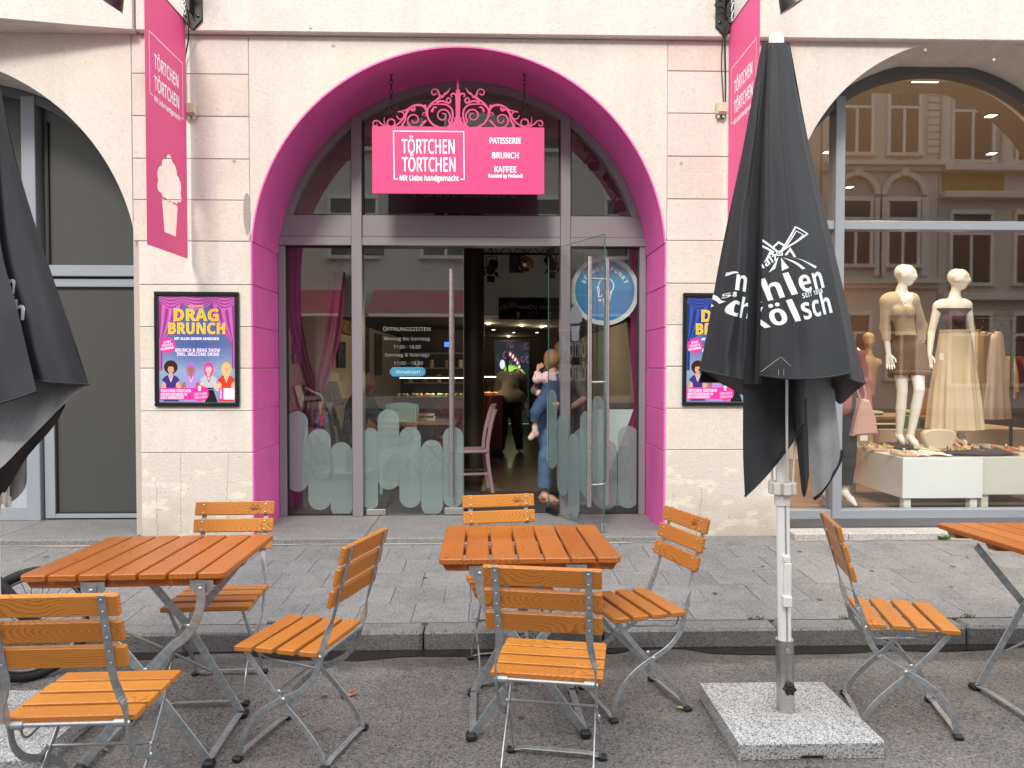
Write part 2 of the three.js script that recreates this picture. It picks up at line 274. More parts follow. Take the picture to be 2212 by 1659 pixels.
const greyWeave = tex(512, 512, (u, v) => { const k = 1 + (vnoise(u * 200 + v * 60, v * 30, 256, 256) - 0.5) * 0.3 + (vnoise(u * 30, v * 220, 30, 220) - 0.5) * 0.15; return [0.27 * k, 0.275 * k, 0.295 * k]; });
const parasolGrey = mat([1, 1, 1], 0.75, { map: greyWeave });
// ---------- ground: the street falls gently to the gutter, the pavement rises to the house ----------
const roadY = (z) => 0.025 * (Math.min(z, -1) + 2.9);
const paveY = (z) => 0.08 + 0.036 * (-z - 4.13);
{
  const xs = [], zs = [];
  for (let x = -40; x <= 40;) { xs.push(x); x += Math.abs(x) < 4.4 ? 0.05 : Math.abs(x) < 6 ? 0.4 : 4; }
  for (let z = 11; z > -3.99;) { zs.push(z); z -= z > 0 ? 1 : z > -1.6 ? 0.3 : 0.045; } zs.push(-3.99);
  const rows = zs.map((z) => xs.map((x) => V(x, roadY(z) + (vnoise(x * 2 + 50, z * 2 + 50) - 0.5) * 0.006, z)));
  const g = sheet(rows, (p) => [p.x, p.z]), p = g.attributes.position, c = new Float32Array(p.count * 3);
  for (let i = 0; i < p.count; i++) {
    const x = p.getX(i), z = p.getZ(i), n = fbm(x * 0.05 + 3, z * 0.05 + 3, 20, 20, 4), edge = -3.74 + (vnoise(x * 1.6 + 70, 4) - 0.5) * 0.16 + (vnoise(x * 9 + 40, 9) - 0.5) * 0.05 - 0.05 * smooth(0.2, 1.2, x);
    const damp = smooth(edge + 0.03, edge - 0.01, z) * (0.38 + 0.12 * n), oil = smooth(0.66, 0.78, vnoise(x * 2.3 + 11, z * 2.3 + 60)) * 0.13, worn = (n - 0.5) * 0.5, near = smooth(-3.5, -2.4, z) * 0.12;
    const k = (1 + worn - oil) * (1 - damp) * (1 - near); c[i * 3] = k; c[i * 3 + 1] = k * (0.99 - near * 0.2 - damp * 0.08); c[i * 3 + 2] = k * (0.985 - near * 0.35 - damp * 0.14);
  }
  g.setAttribute('color', new THREE.BufferAttribute(c, 3)); const m = new THREE.Mesh(g, roadMat); m.name = 'road'; m.userData = { kind: 'structure' }; m.receiveShadow = true; scene.add(m);
  // the wet channel along the kerb
  const front = [], back = []; for (let x = -6; x <= 6.01; x += 0.05) { let w = 0.09 + (vnoise(x * 1.3 + 20, 2) - 0.5) * 0.07 + (vnoise(x * 7 + 20, 6) - 0.5) * 0.025; w *= 1 - 0.8 * smooth(0.25, 0.1, Math.abs(x + 1.5)) - 0.75 * smooth(0.28, 0.12, Math.abs(x - 0.93)); w += 0.05 * smooth(0.5, 0.1, Math.abs(x + 0.9)); front.push(V(x, 0, -3.985 + Math.max(w, 0.015))); back.push(V(x, 0, -3.9865)); }
  const strip = sheet([back, front].map((r) => r.map((q) => V(q.x, roadY(-3.93) + 0.0055, q.z))), (q) => [q.x, q.z]);
  struct('gutter_water', strip, mat([0.022, 0.017, 0.014], 0.12, { ior: 1.33 }));
  // kerb
  const kerb = holder('kerb', scene); kerb.userData = { kind: 'structure' };
  const cuts = [-9, -7.6, -6.3, -5.1, -3.95, -2.85, -1.71, -0.395, 0.62, 1.62, 2.71, 3.8, 5, 6.2, 7.6, 9];
  for (let i = 0; i + 1 < cuts.length; i++) { const k = part('kerb_stone', span(cuts[i] + 0.005, cuts[i + 1] - 0.005, -0.12, 0.081 + 0.004 * rnd(), -3.992 + 0.006 * rnd(), -4.132, 0.016, 'x', i * 0.37, i * 0.21), kerbMat, kerb); k.rotation.z = (rnd() - 0.5) * 0.003; }
  // pavement
  const pave = holder('pavement', scene); pave.userData = { kind: 'structure' };
  const slope = Math.atan(0.036), d = 0.332;
  for (let r = 0; r < 6; r++) for (let c = 0; c < 29; c++) {
    const x = -4.63 + c * d * 1.0 + (r % 2) * 0.166 + (rnd() - 0.5) * 0.003, z = -4.137 - 0.15 - r * 0.302;
    const s = part('paving_slab', box(d - 0.003, 0.05, 0.299, 0, 0, 0, 0.002, 'x', rnd() * 3, rnd() * 3), SLABS[Math.floor(rnd() * 4)], pave);
    s.position.set(x, paveY(z) - 0.025 + (rnd() - 0.5) * 0.002, z); s.rotation.x = slope + (rnd() - 0.5) * 0.004; s.rotation.z = (rnd() - 0.5) * 0.004;
  }
  const bed = sheet([[V(-40, paveY(-4.133) - 0.005, -4.133), V(40, paveY(-4.133) - 0.005, -4.133)], [V(-40, paveY(-6.1) - 0.007, -6.1), V(40, paveY(-6.1) - 0.007, -6.1)]], (p) => [p.x, p.z]);
  part('joint_bed', bed, mat([0.11, 0.107, 0.1], 0.95), pave);
  for (const [x0, x1, z] of [[-1.99, 1.44, -5.757], [-6.4, -2.9, -5.757], [2.47, 5.44, -5.787]]) { const a = [], b = []; for (let x = x0; x <= x1; x += 0.04) { const w = 0.012 + 0.03 * vnoise(x * 6 + 90, 3); a.push(V(x, paveY(z) + 0.0045, z)); b.push(V(x, paveY(z + w) + 0.0045, z + w)); } struct('mortar_line', sheet([a, b], (p) => [p.x, p.z]), mat([0.33, 0.31, 0.28], 0.95, { bumpMap: rb, bumpScale: 0.002 })); }
  struct('ground', sheet([[V(-60, -0.2, 40), V(60, -0.2, 40)], [V(-60, -0.2, -60), V(60, -0.2, -60)]], (p) => [p.x, p.z]), mat([0.08, 0.08, 0.08], 0.9));
}

// ---------- the arcaded house front ----------
const WZ = -5.93;                                             // plane of the front
const MAIN = { x: -0.275, y: 2.476, r: 1.705 }, LEFT = { x: -4.65, y: 2.31, r: 1.765 }, RIGHT = { x: 3.96, y: 2.80, r: 1.49 };
const house = thing('house_front', 'cream plastered house front with three arched openings and scored stone joints', 'building', [0, 0, 0]);
{
  const opening = (o, y0 = -0.2) => { const p = new THREE.Path(); p.moveTo(o.x + o.r, y0); p.lineTo(o.x + o.r, o.y); p.absarc(o.x, o.y, o.r, 0, Math.PI, false); p.lineTo(o.x - o.r, y0); p.closePath(); return p; };
  const s = new THREE.Shape([[-9, -0.3], [9.5, -0.3], [9.5, 4.6], [-9, 4.6]].map((p) => new THREE.Vector2(...p)));
  const g = extrude(s, 0.74, 0, [MAIN, LEFT, RIGHT].map((o) => opening(o)), 48); g.translate(0, 0, WZ - 0.012 - 0.74);
  part('wall', g, plaster, house).material = plaster;
  for (const [a, b] of [[-2.93, -1.985], [1.43, 2.46]]) part('joint_backing', span(a, b, 0, 4.25, WZ - 0.0115, WZ - 0.008, 0), joint, house);
  const plate = (x0, x1, y0, y1, m, du = 0) => { const b = span(x0 + 0.0025, x1 - 0.0025, y0 + 0.003, y1 - 0.003, WZ - 0.0125, WZ + (rnd() - 0.5) * 0.002, 0.0035, 'x', du * 0.37, du * 0.61); return part('block', b, m, house); };
  const mats = [plaster, plasterB, plasterC], JL = [4.248, 3.935, 3.595, 3.252, 2.919, 2.585, 2.232, 1.889, 1.549, 1.2, 0.858], JR = [4.248, 4.0, 3.655, 3.302, 2.951, 2.608, 2.255, 1.91, 1.565, 1.215, 0.868];
  for (let i = 0; i < 10; i++) { plate(i < 5 ? -2.925 : -2.886, i < 5 ? -1.986 : -1.979, JL[i + 1], JL[i], mats[i % 3], i); plate(i < 5 ? 1.436 : 1.431, i < 5 ? 2.42 : 2.469, JR[i + 1], JR[i], mats[(i + 1) % 3], i + 20); }
  // the two lowest blocks carry cracks and splash dirt
  const dirty = (seed, cracks) => { const t = canvasTex(1024, 1024, (g, W, H) => {
    const r = rng(seed), im = g.createImageData(W, H); for (let j = 0; j < H; j++) for (let i = 0; i < W; i++) { const u = i / W, v = j / H, k = (j * W + i) * 4, n = fbm(u, v, 5, 5, 4), f = fbm(u, v, 90, 90, 2, 0.6), low = smooth(0.45, 1, v + (n - 0.5) * 0.5), pale = smooth(0.62, 0.72, fbm(u + 0.3, v, 6, 9, 4)) * 0.16; const q = 1 + (f - 0.5) * 0.16 - low * 0.22 + pale - (1 - v) * 0.02; im.data[k] = 255 * toS(clamp(0.575 * q)); im.data[k + 1] = 255 * toS(clamp((0.53 - low * 0.015) * q)); im.data[k + 2] = 255 * toS(clamp((0.465 - low * 0.045) * q)); im.data[k + 3] = 255; }
    g.putImageData(im, 0, 0); g.strokeStyle = 'rgba(60,45,38,0.75)';
    for (const [x, y0, y1] of cracks) { g.lineWidth = 2.2; g.beginPath(); let X = x * W; g.moveTo(X, y0 * H); for (let y = y0 * H; y < y1 * H; y += 14) { X += (r() - 0.5) * 11; g.lineTo(X, y); if (r() < 0.06) { g.moveTo(X, y); g.lineTo(X + (r() - 0.5) * 150, y + 50 * (r() - 0.3)); g.moveTo(X, y); } } g.stroke(); }
    g.fillStyle = 'rgba(70,66,62,0.5)'; for (let k = 0; k < 14; k++) { g.beginPath(); g.ellipse(r() * W, r() * H, 2 + 6 * r(), 2 + 5 * r(), r() * 3, 0, 7); g.fill(); }
  }); t.wrapS = t.wrapT = THREE.RepeatWrapping; return mat([1, 1, 1], 0.9, { map: t, bumpMap: pb, bumpScale: 0.003 }); };
  for (const [x0, x1, y1, seed, cr] of [[-2.886, -1.979, 0.858, 5, [[0.13, 0.3, 1], [0.36, 0, 1], [0.78, 0, 0.7]]], [1.431, 2.469, 0.868, 8, [[0.3, 0.4, 1]]]]) {
    const p = plate(x0, x1, 0.08, y1, dirty(seed, cr), 0), g = p.geometry, q = g.attributes.position, u = g.attributes.uv; for (let i = 0; i < q.count; i++) u.setXY(i, (q.getX(i) - x0) / (x1 - x0), 1 - (y1 - q.getY(i)) / (y1 - 0.08));
  }
  const spandrel = (pts, arc) => { const s = new THREE.Shape(); s.moveTo(...pts[0]); for (const p of pts.slice(1)) s.lineTo(...p); const [o, a0, a1] = arc; s.absarc(o.x, o.y, o.r, a0, a1, true); s.closePath(); const g = extrude(s, 0.0095, 0.0025, [], 72); g.translate(0, 0, WZ - 0.0125); part('spandrel', g, plaster, house); };
  // pts run from the right foot of the arch round the outside to its left foot; the arc closes the shape
  const ang = (o, x) => Math.acos(clamp((x - o.x) / o.r, -1, 1));
  { const a0 = ang(MAIN, -1.972), a1 = ang(MAIN, 1.424); const s = [[1.424, MAIN.y + MAIN.r * Math.sin(a1)], [1.434, 2.62], [1.434, 4.247], [-1.983, 4.247], [-1.983, 2.62], [-1.972, MAIN.y + MAIN.r * Math.sin(a0)]]; spandrel(s, [MAIN, a0, a1]); }
  { const a1 = ang(LEFT, -2.9), s = [[-2.9, LEFT.y + LEFT.r * Math.sin(a1)], [-2.9288, 2.75], [-2.9288, 4.247], [-9, 4.247], [-9, 0.1], [LEFT.x - LEFT.r, 0.1], [LEFT.x - LEFT.r, LEFT.y]]; spandrel(s, [LEFT, Math.PI, a1]); }
  { const s = [[RIGHT.x + RIGHT.r, RIGHT.y], [RIGHT.x + RIGHT.r, 0.1], [9.5, 0.1], [9.5, 4.42], [2.424, 4.42], [2.424, 2.615], [RIGHT.x - RIGHT.r, 2.615], [RIGHT.x - RIGHT.r, RIGHT.y]]; spandrel(s, [RIGHT, Math.PI, 0]); }
  // upper wall above the projecting course, and the shallow bay to the left
  part('upper_wall', span(-2.86, 9.5, 4.252, 8.5, WZ + 0.06, WZ - 0.8, 0.008), plasterC, house);
  const bay = new THREE.Shape([[-2.872, 6.7], [-2.872, 5.84], [-3.1, 5.806], [-3.32, 5.77], [-3.8, 5.68], [-4.3, 5.6], [-4.9, 5.55], [-5.6, 5.56], [-6.4, 5.66], [-9, 5.8], [-9, 6.7]].map((p) => new THREE.Vector2(...p)));
  const bg = new THREE.ExtrudeGeometry(bay, { depth: 4.2, bevelEnabled: false }); bg.rotateX(-Math.PI / 2); bg.scale(1, 1, 1); { const p = bg.attributes.position; for (let i = 0; i < p.count; i++) p.setXYZ(i, p.getX(i), p.getY(i) + 4.247, p.getZ(i)); }
  part('bay', boxUV(bg, 'x'), plasterC, house).geometry.computeVertexNormals();
  // painted lining of the middle arch
  const JJ = [2.585, 2.232, 1.889, 1.549, 1.2, 0.858, 0.14];
  for (let i = 0; i < 6; i++) for (const s of [-1, 1]) { const x = MAIN.x + s * MAIN.r; part('reveal_block', span(x + s * 0.004, x - s * 0.011, JJ[i + 1] + 0.003, JJ[i] - 0.003, WZ + 0.001, -6.64, 0.004, 'z', i, s), magenta, house).userData.label = 'magenta painted reveal block'; }
  const ring = new THREE.Shape(); const a = Math.asin((2.588 - MAIN.y) / MAIN.r); ring.absarc(MAIN.x, MAIN.y, MAIN.r + 0.001, a, Math.PI - a, false); ring.absarc(MAIN.x, MAIN.y, MAIN.r - 0.011, Math.PI - a, a, true);
  const rg = new THREE.ExtrudeGeometry(ring, { depth: 0.71, bevelEnabled: false, curveSegments: 96 }); rg.translate(0, 0, -6.64); part('arch_soffit', boxUV(rg, 'z'), magenta, house).userData.label = 'magenta painted underside of the middle arch'; 
  // bare patch beside the arch, small holes
  const r = rng(4), pts = []; for (let k = 0; k < 30; k++) { const t = k / 30 * 2 * Math.PI, w = 0.05 + 0.012 * r(); pts.push([-2.008 + w * 0.5 * Math.cos(t) * (1 + 0.2 * Math.sin(t)), 2.8 + 0.17 * Math.sin(t) + 0.01 * r()]); }
  const pg = extrude(pts, 0.002, 0); pg.translate(0, 0, WZ + 0.001); part('bare_patch', pg, mat([0.3, 0.29, 0.275], 0.95, { bumpMap: pb, bumpScale: 0.004 }), house).userData.label = 'grey bare patch where the paint is chipped';
  for (const [x, y] of [[719, 96], [130, 107], [674, 65], [2148, 128], [505, 346], [1472, 351], [2000, 107]]) { const q = at(x, y, 5.92); const h = new THREE.CylinderGeometry(0.012, 0.012, 0.006, 12); h.rotateX(Math.PI / 2); h.translate(q.x, q.y, q.y > 4.25 ? WZ + 0.062 : WZ + 0.002); part('wall_plug', h, y > 300 ? joint : plasterB, house); }
}
// stone sills in the three openings
{
  const sill = (name, x0, x1, z0, y, m, cuts, label, zb = -6.72) => { const t = thing(name, label, 'step'); const c = [x0, ...cuts, x1]; for (let i = 0; i + 1 < c.length; i++) part('stone', span(c[i] + 0.0015, c[i + 1] - 0.0015, y - 0.1, y, z0, zb, 0.006, 'x', i * 0.43, i * 0.3), m, t); return t; };
  sill('door_step', -1.99, 1.44, -5.76, 0.184, stepMat, [-1.05, -0.12, 0.8], 'worn grey granite doorstep in the magenta arch');
  sill('door_step', -6.4, -2.9, -5.76, 0.186, stepMat, [-5.2, -4.0], 'grey granite doorstep under the frosted glass door');
  const t = sill('window_step', 2.468, 5.44, -5.79, 0.192, stepLight, [2.92, 4.4], 'pale granite step with a metal grating under the clothes shop window');
  const gr = []; for (let x = 2.5; x < 5.42; x += 0.022) gr.push(span(x, x + 0.011, 0.193, 0.205, -6.0, -6.32, 0)); part('grating', gr, mat([0.16, 0.17, 0.19], 0.5, { metalness: 0.4 }), t).userData.kind = 'stuff';
  part('grating_bed', span(2.49, 5.43, 0.1915, 0.194, -5.99, -6.33, 0), mat([0.05, 0.05, 0.055], 0.8), t);
}
// ---------- glazed fronts ----------
const text = (g, s, x, y, px, o = {}) => { g.save(); g.translate(x, y); if (o.turn) g.rotate(o.turn); g.scale(o.sx ?? 1, 1); g.font = (o.weight ?? '') + ' ' + px + 'px ' + (o.font ?? 'sans-serif'); g.textAlign = o.align ?? 'center'; g.textBaseline = 'alphabetic'; if (o.stroke) { g.lineWidth = o.stroke; g.lineJoin = 'round'; g.strokeText(s, 0, 0); } else g.fillText(s, 0, 0); g.restore(); };
const fit = (g, s, x0, x1, y, px, o = {}) => { g.font = (o.weight ?? '') + ' ' + px + 'px ' + (o.font ?? 'sans-serif'); const w = g.measureText(s).width; text(g, s, (x0 + x1) / 2, y, px, { ...o, sx: (x1 - x0) / w }); };
function stadium(w, h) { const s = new THREE.Shape(), r = w / 2; s.moveTo(r, r - h / 2); s.lineTo(r, h / 2 - r); s.absarc(0, h / 2 - r, r, 0, Math.PI, false); s.lineTo(-r, r - h / 2); s.absarc(0, r - h / 2, r, Math.PI, 2 * Math.PI, false); return s; }
const pill = (x, y, w, h, z) => { const g = new THREE.ShapeGeometry(stadium(w, h), 16); g.translate(x, y, z); return g; };
const flat = (pts, z) => { const g = new THREE.ShapeGeometry(new THREE.Shape(pts.map((p) => new THREE.Vector2(...p)))); g.translate(0, 0, z); return g; };
function arcPane(o, r, x0, x1, y0, z) { const pts = [[x0, y0], [x1, y0]], n = 40; for (let i = 0; i <= n; i++) { const x = mix(x1, x0, i / n); pts.push([x, Math.max(y0 + 0.001, o.y + Math.sqrt(Math.max(0, r * r - (x - o.x) ** 2)))]); } return flat(pts, z); }
function arcFrame(o, r1, r0, y, z0, z1, seg = 80) { const a1 = Math.asin(clamp((y - o.y) / r1, -1, 1)), a0 = Math.asin(clamp((y - o.y) / r0, -1, 1)), s = new THREE.Shape(); s.absarc(o.x, o.y, r1, a1, Math.PI - a1, false); s.absarc(o.x, o.y, r0, Math.PI - a0, a0, true); const g = new THREE.ExtrudeGeometry(s, { depth: z1 - z0, bevelEnabled: false, curveSegments: seg }); g.translate(0, 0, z0); return g; }
const handleBar = (h, r = 0.02) => { const g = cyl(r, r, h, 0, -h / 2, 0, 20); return g; };

const FZ = -6.62;
const front = thing('cafe_shopfront', 'dark grey metal cafe front with arched top light and one glass door open', 'shopfront');
{
  const o = MAIN, top = 2.95, mid = 2.752, low = 2.672, foot = 0.184;
  const up = (x) => o.y + Math.sqrt((o.r - 0.06) ** 2 - (x - o.x) ** 2);
  for (const [a, b] of [[-1.966, -1.904], [1.353, 1.412]]) part('jamb', span(a, b, foot, low, FZ, FZ - 0.1, 0.004, 'y'), frameGrey, front);
  for (const [a, b] of [[-1.296, -1.2], [0.618, 0.71]]) part('mullion', span(a, b, foot, up((a + b) / 2) + 0.04, FZ + 0.02, FZ - 0.13, 0.004, 'y'), frameGrey, front);
  const seg = [[-1.966, -1.297], [-1.199, 0.617], [0.711, 1.412]];
  for (const [a, b] of seg) { part('transom_panel', span(a, b, mid + 0.003, top, FZ - 0.002, FZ - 0.12, 0.003), frameGrey, front); part('transom', span(a, b, low, mid, FZ + 0.012, FZ - 0.12, 0.004), frameGrey, front); part('transom_joint', span(a, b, mid, mid + 0.0025, FZ - 0.004, FZ - 0.1, 0), gasket, front); }
  part('arch_frame', arcFrame(o, o.r - 0.013, o.r - 0.085, top, FZ - 0.1, FZ), frameGrey, front);
  for (const [a, b] of [[-1.86, -1.297], [-1.199, 0.617], [0.711, 1.32]]) part('pane', arcPane(o, o.r - 0.086, a, b, top, FZ - 0.05), glass, front);
  part('beading', [[-1.86, -1.297], [-1.199, 0.617], [0.711, 1.32]].map(([a, b]) => span(a, b, top, top + 0.012, FZ - 0.03, FZ - 0.07, 0)).concat([[-1.297, 1], [-1.199, -1], [0.617, 1], [0.711, -1]].map(([x, s]) => span(x - 0.012 * (s > 0), x + 0.012 * (s < 0), top, up(x) - 0.02, FZ - 0.03, FZ - 0.07, 0))), gasket, front);
  for (const [a, b] of [[-1.904, -1.296], [0.71, 1.353]]) {
    part('pane', flat([[a, foot], [b, foot], [b, low], [a, low]], FZ - 0.05), glass, front);
    part('beading', [span(a, b, foot, foot + 0.014, FZ - 0.035, FZ - 0.065, 0), span(a, a + 0.014, foot, low, FZ - 0.035, FZ - 0.065, 0), span(b - 0.012, b, foot, low, FZ - 0.035, FZ - 0.065, 0), span(a, b, low - 0.014, low, FZ - 0.03, FZ - 0.07, 0)], gasket, front);
  }
  const W = 0.192, H = 0.742;
  const pillAt = (x0, x1, y0, y1, parent, Z = 6.674) => { const a = at(x0, y1, Z), b = at(x1, y0, Z); part('frosted_stripe', pill((a.x + b.x) / 2, (a.y + b.y) / 2, b.x - a.x, b.y - a.y, -Z), frost, parent); };
  pillAt(619, 665, 888, 1062, front); pillAt(666, 714, 926, 1102, front); pillAt(714.5, 761, 955, 1118, front); pillAt(1285, 1333, 950, 1101, front); pillAt(1334, 1379, 920, 1098, front); pillAt(1236, 1283, 925, 1090, front);
  // closed leaf
  const d = holder('glass_door', front); d.userData.label = 'closed glass door with opening hours lettering';
  const x0 = -1.19, x1 = -0.277, y0 = 0.2, y1 = 2.648, z = FZ - 0.03;
  part('pane', flat([[x0, y0], [x1, y0], [x1, y1], [x0, y1]], z), glass, d);
  part('glass_edge', [span(x1, x1 + 0.003, y0, y1, z + 0.005, z - 0.005, 0), span(x0, x1, y0 - 0.003, y0, z + 0.005, z - 0.005, 0)], mat([0.06, 0.13, 0.11], 0.2), d);
  for (const [a, b, y, h] of [[786, 816, 924, 1100], [816.5, 862, 884, 1058], [863, 909, 922, 1097], [910, 956, 950, 1114], [957, 1001, 922, 1096]]) pillAt(a, b, y, h, d, 6.656);
  const hx = at(974.5, 828, 6.55); part('handle', [handleBar(2.08).translate(hx.x, hx.y, -6.56), handleBar(2.08).translate(hx.x, hx.y, -6.76), ...[-0.9, 0, 0.9].map((k) => rod([hx.x, hx.y + k, -6.56], [hx.x, hx.y + k, -6.76], 0.009))], steel, d);
  part('patch_fitting', [span(-1.19, -1.01, 2.59, 2.65, z + 0.02, z - 0.02, 0.004)], blackGloss, d);
  part('patch_fitting', span(-1.178, -0.998, 0.188, 0.243, z + 0.018, z - 0.018, 0.004), steel, d);
  part('lock', [span(-0.455, -0.277, 0.19, 0.255, z + 0.018, z - 0.018, 0.004), (() => { const g = new THREE.CylinderGeometry(0.018, 0.018, 0.012, 20); g.rotateX(Math.PI / 2); g.scale(1.5, 1, 1); g.translate(-0.365, 0.222, z + 0.022); return g; })()], steel, d);
  const hours = canvasTex(880, 960, (g) => {
    const X = (x) => (x - 822) * 8, Y = (y) => (y - 700) * 8; g.fillStyle = 'rgba(175,178,178,0.75)'; g.strokeStyle = g.fillStyle;
    fit(g, 'ÖFFNUNGSZEITEN', X(827), X(931), Y(715), 92); fit(g, 'Montag bis Samstag', X(829), X(929), Y(735), 78); fit(g, '11.00 - 18.00', X(849), X(909), Y(753), 82); fit(g, 'Sonntag & feiertags', X(831), X(928), Y(770), 78); fit(g, '11.00 - 18.00', X(850), X(914), Y(788), 82);
    g.fillStyle = 'rgb(70,150,190)'; g.beginPath(); g.roundRect(X(842), Y(793), 77 * 8, 160, 80); g.fill(); g.fillStyle = '#e8f2f4'; fit(g, '- klimatisiert -', X(848), X(914), Y(807), 84);
  });
  { const a = at(822, 820, 6.655), b = at(932, 700, 6.655); part('opening_hours', plane(b.x - a.x, b.y - a.y, (a.x + b.x) / 2, (a.y + b.y) / 2, -6.655), decal(hours), d); }
  // open leaf, swung out past square
  const e = holder('glass_door', front); e.userData.label = 'open glass door swung out over the step';
  const P0 = V(0.517, 0, -6.72), P1 = V(0.914, 0, -5.9); e.position.copy(P0); e.rotation.y = Math.atan2(-(P1.z - P0.z), P1.x - P0.x); const L = P0.distanceTo(P1);
  const yb = 0.202, yt = 2.652;
  part('pane', flat([[0, yb], [L, yb], [L, yt], [0, yt]], 0), glass, e);
  part('glass_edge', [span(L, L + 0.004, yb, yt, 0.005, -0.005, 0), span(-0.004, 0, yb, yt, 0.004, -0.004, 0), span(0, L, yt, yt + 0.003, 0.004, -0.004, 0), span(0, L, yb - 0.003, yb, 0.004, -0.004, 0)], mat([0.055, 0.13, 0.115], 0.2), e);
  const hs = [0.62, 1.0, 0.72, 0.85, 0.7]; for (let k = 0; k < 5; k++) { const w = L / 4.75; const xa = 0.0 + k * w - w * 0.25, cy = [1.0, 0.78, 0.62, 0.83, 0.97][k]; const x = Math.max(xa + w / 2, w * 0.5); part('frosted_stripe', pill(Math.min(xa + w / 2 + 0.01, L - w / 2), cy - 0.02, w - 0.006, 0.74, -0.003), frost, e); }
  const sx = L - 0.085; for (const s of [1, -1]) part('handle', handleBar(2.08, 0.019).translate(sx, 1.435, s * 0.088), steel, e);
  part('handle_stay', [-0.86, 0, 0.86].map((k) => rod([sx, 1.435 + k, 0.088], [sx, 1.435 + k, -0.088], 0.009)), steel, e);
  part('patch_fitting', span(-0.02, 0.16, 0.188, 0.24, 0.02, -0.02, 0.004), blackGloss, e); part('patch_fitting', span(-0.02, 0.16, 2.6, 2.655, 0.02, -0.02, 0.004), blackGloss, e);
  part('lock', span(L - 0.14, L + 0.002, 0.19, 0.26, 0.02, -0.02, 0.004), steel, e);
  const back = canvasTex(512, 640, (g) => { g.translate(512, 0); g.scale(-1, 1); g.strokeStyle = 'rgba(165,165,165,0.9)'; g.fillStyle = 'rgba(150,152,158,0.75)'; for (const y of [430, 600]) fit(g, 'TÖRTCHEN', 70, 500, y, 150, { stroke: 4 }); cupcake(g, 256, 30, 2.2, 'rgba(140,144,152,0.95)'); });
  part('lettering', plane(0.62, 0.76, 0.46, 1.78, -0.0035), decal(back), e);
}
function cupcake(g, cx, y, k, fill) {                        // wavy cream over a tapered cup, 84 k wide and 112 k high
  g.save(); g.translate(cx, y); g.scale(k, k); g.fillStyle = fill; g.beginPath();
  for (const [x, yy, r] of [[0, 12, 11], [-12, 26, 15], [12, 26, 15], [-24, 44, 17], [24, 44, 17], [0, 40, 24], [-34, 58, 8], [-21, 62, 8], [-8, 62, 8], [6, 62, 8], [20, 62, 8], [34, 58, 8]]) { g.moveTo(x + r, yy); g.arc(x, yy, r, 0, 7); } g.fill();
  g.beginPath(); g.moveTo(-27, 78); g.lineTo(27, 78); g.lineTo(20, 128); g.lineTo(-20, 128); g.closePath(); g.fill(); g.restore();
}
// frosted front on the left
{
  const t = thing('frosted_front', 'blue grey metal front with dark frosted glass in the left arch', 'shopfront'), Z = 6.5, o = LEFT;
  const X = (px) => at(px, 800, Z).x, Y = (py) => at(200, py, Z).y, frosted = mat([0.056, 0.058, 0.054], 0.36, { ior: 1.5 });
  const foot = 0.187, tr1 = Y(573), tr0 = Y(597), t2 = Y(602), t3 = Y(619), dTop = Y(622);
  part('arch_frame', arcFrame(o, o.r - 0.008, o.r - 0.085, o.y - 0.3, -Z - 0.1, -Z), frameBlueDark, t);
  part('mullion', span(X(55), X(85), foot, 3.95, -Z + 0.015, -Z - 0.16, 0.004, 'y'), frameBlue, t);
  part('mullion', span(-5.22, -5.1, foot, 3.95, -Z + 0.015, -Z - 0.16, 0.004, 'y'), frameBlue, t);
  part('transom', span(-6.4, -2.885, tr0, tr1, -Z + 0.01, -Z - 0.12, 0.004), frameBlue, t);
  part('transom_groove', span(-6.4, -2.885, t2 + 0.001, tr0 - 0.001, -Z - 0.035, -Z - 0.12, 0), gasket, t);
  part('pane', arcPane(o, o.r - 0.086, X(85) + 0.03, -2.89, tr1, -Z - 0.07), frosted, t); part('pane', arcPane(o, o.r - 0.086, -5.1, X(55), tr1, -Z - 0.07), frosted, t);
  part('beading', [span(X(100), X(100) + 0.012, tr1, 3.75, -Z - 0.05, -Z - 0.075, 0)], gasket, t);
  part('jamb', span(-2.99, -2.888, foot, tr0, -Z - 0.0, -Z - 0.1, 0.003, 'y'), frameBlue, t);
  const d = holder('glass_door', t); d.userData.label = 'frosted glass door in a blue grey frame';
  const dx0 = X(90), dx1 = -2.995, ix0 = X(112), fy = Y(1132) - 0.0, fy1 = Y(1112) + 0.004, dz = -Z - 0.02;
  part('door_frame', [span(dx0, ix0, Math.max(fy, 0.2), t3, dz, dz - 0.06, 0.003, 'y'), span(ix0, dx1, Math.max(fy, 0.2), fy1, dz, dz - 0.06, 0.003), span(dx0, dx1 + 0.1, t3, t2, dz + 0.001, dz - 0.06, 0.003)], frameBlue, d);
  part('beading', [span(ix0, ix0 + 0.012, fy1, t3, dz - 0.012, dz - 0.05, 0), span(ix0, dx1, t3 - 0.012, t3, dz - 0.012, dz - 0.05, 0), span(ix0, dx1, fy1, fy1 + 0.012, dz - 0.012, dz - 0.05, 0)], gasket, d);
  part('pane', flat([[ix0, fy1], [dx1, fy1], [dx1, t3], [ix0, t3]], dz - 0.03), frosted, d);
  const sp = holder('side_panel', t); part('panel', span(-5.1, X(54), foot + 0.1, tr0 - 0.02, -Z - 0.02, -Z - 0.08, 0.003), mat([0.36, 0.39, 0.43], 0.45), sp); part('panel_rail', span(-5.1, X(54), foot, foot + 0.098, -Z - 0.005, -Z - 0.08, 0.003), frameBlue, sp);
  part('back_panel', span(-6.4, -2.9, 0.1, 4.05, -Z - 0.17, -Z - 0.2, 0), matteDark, t);
}
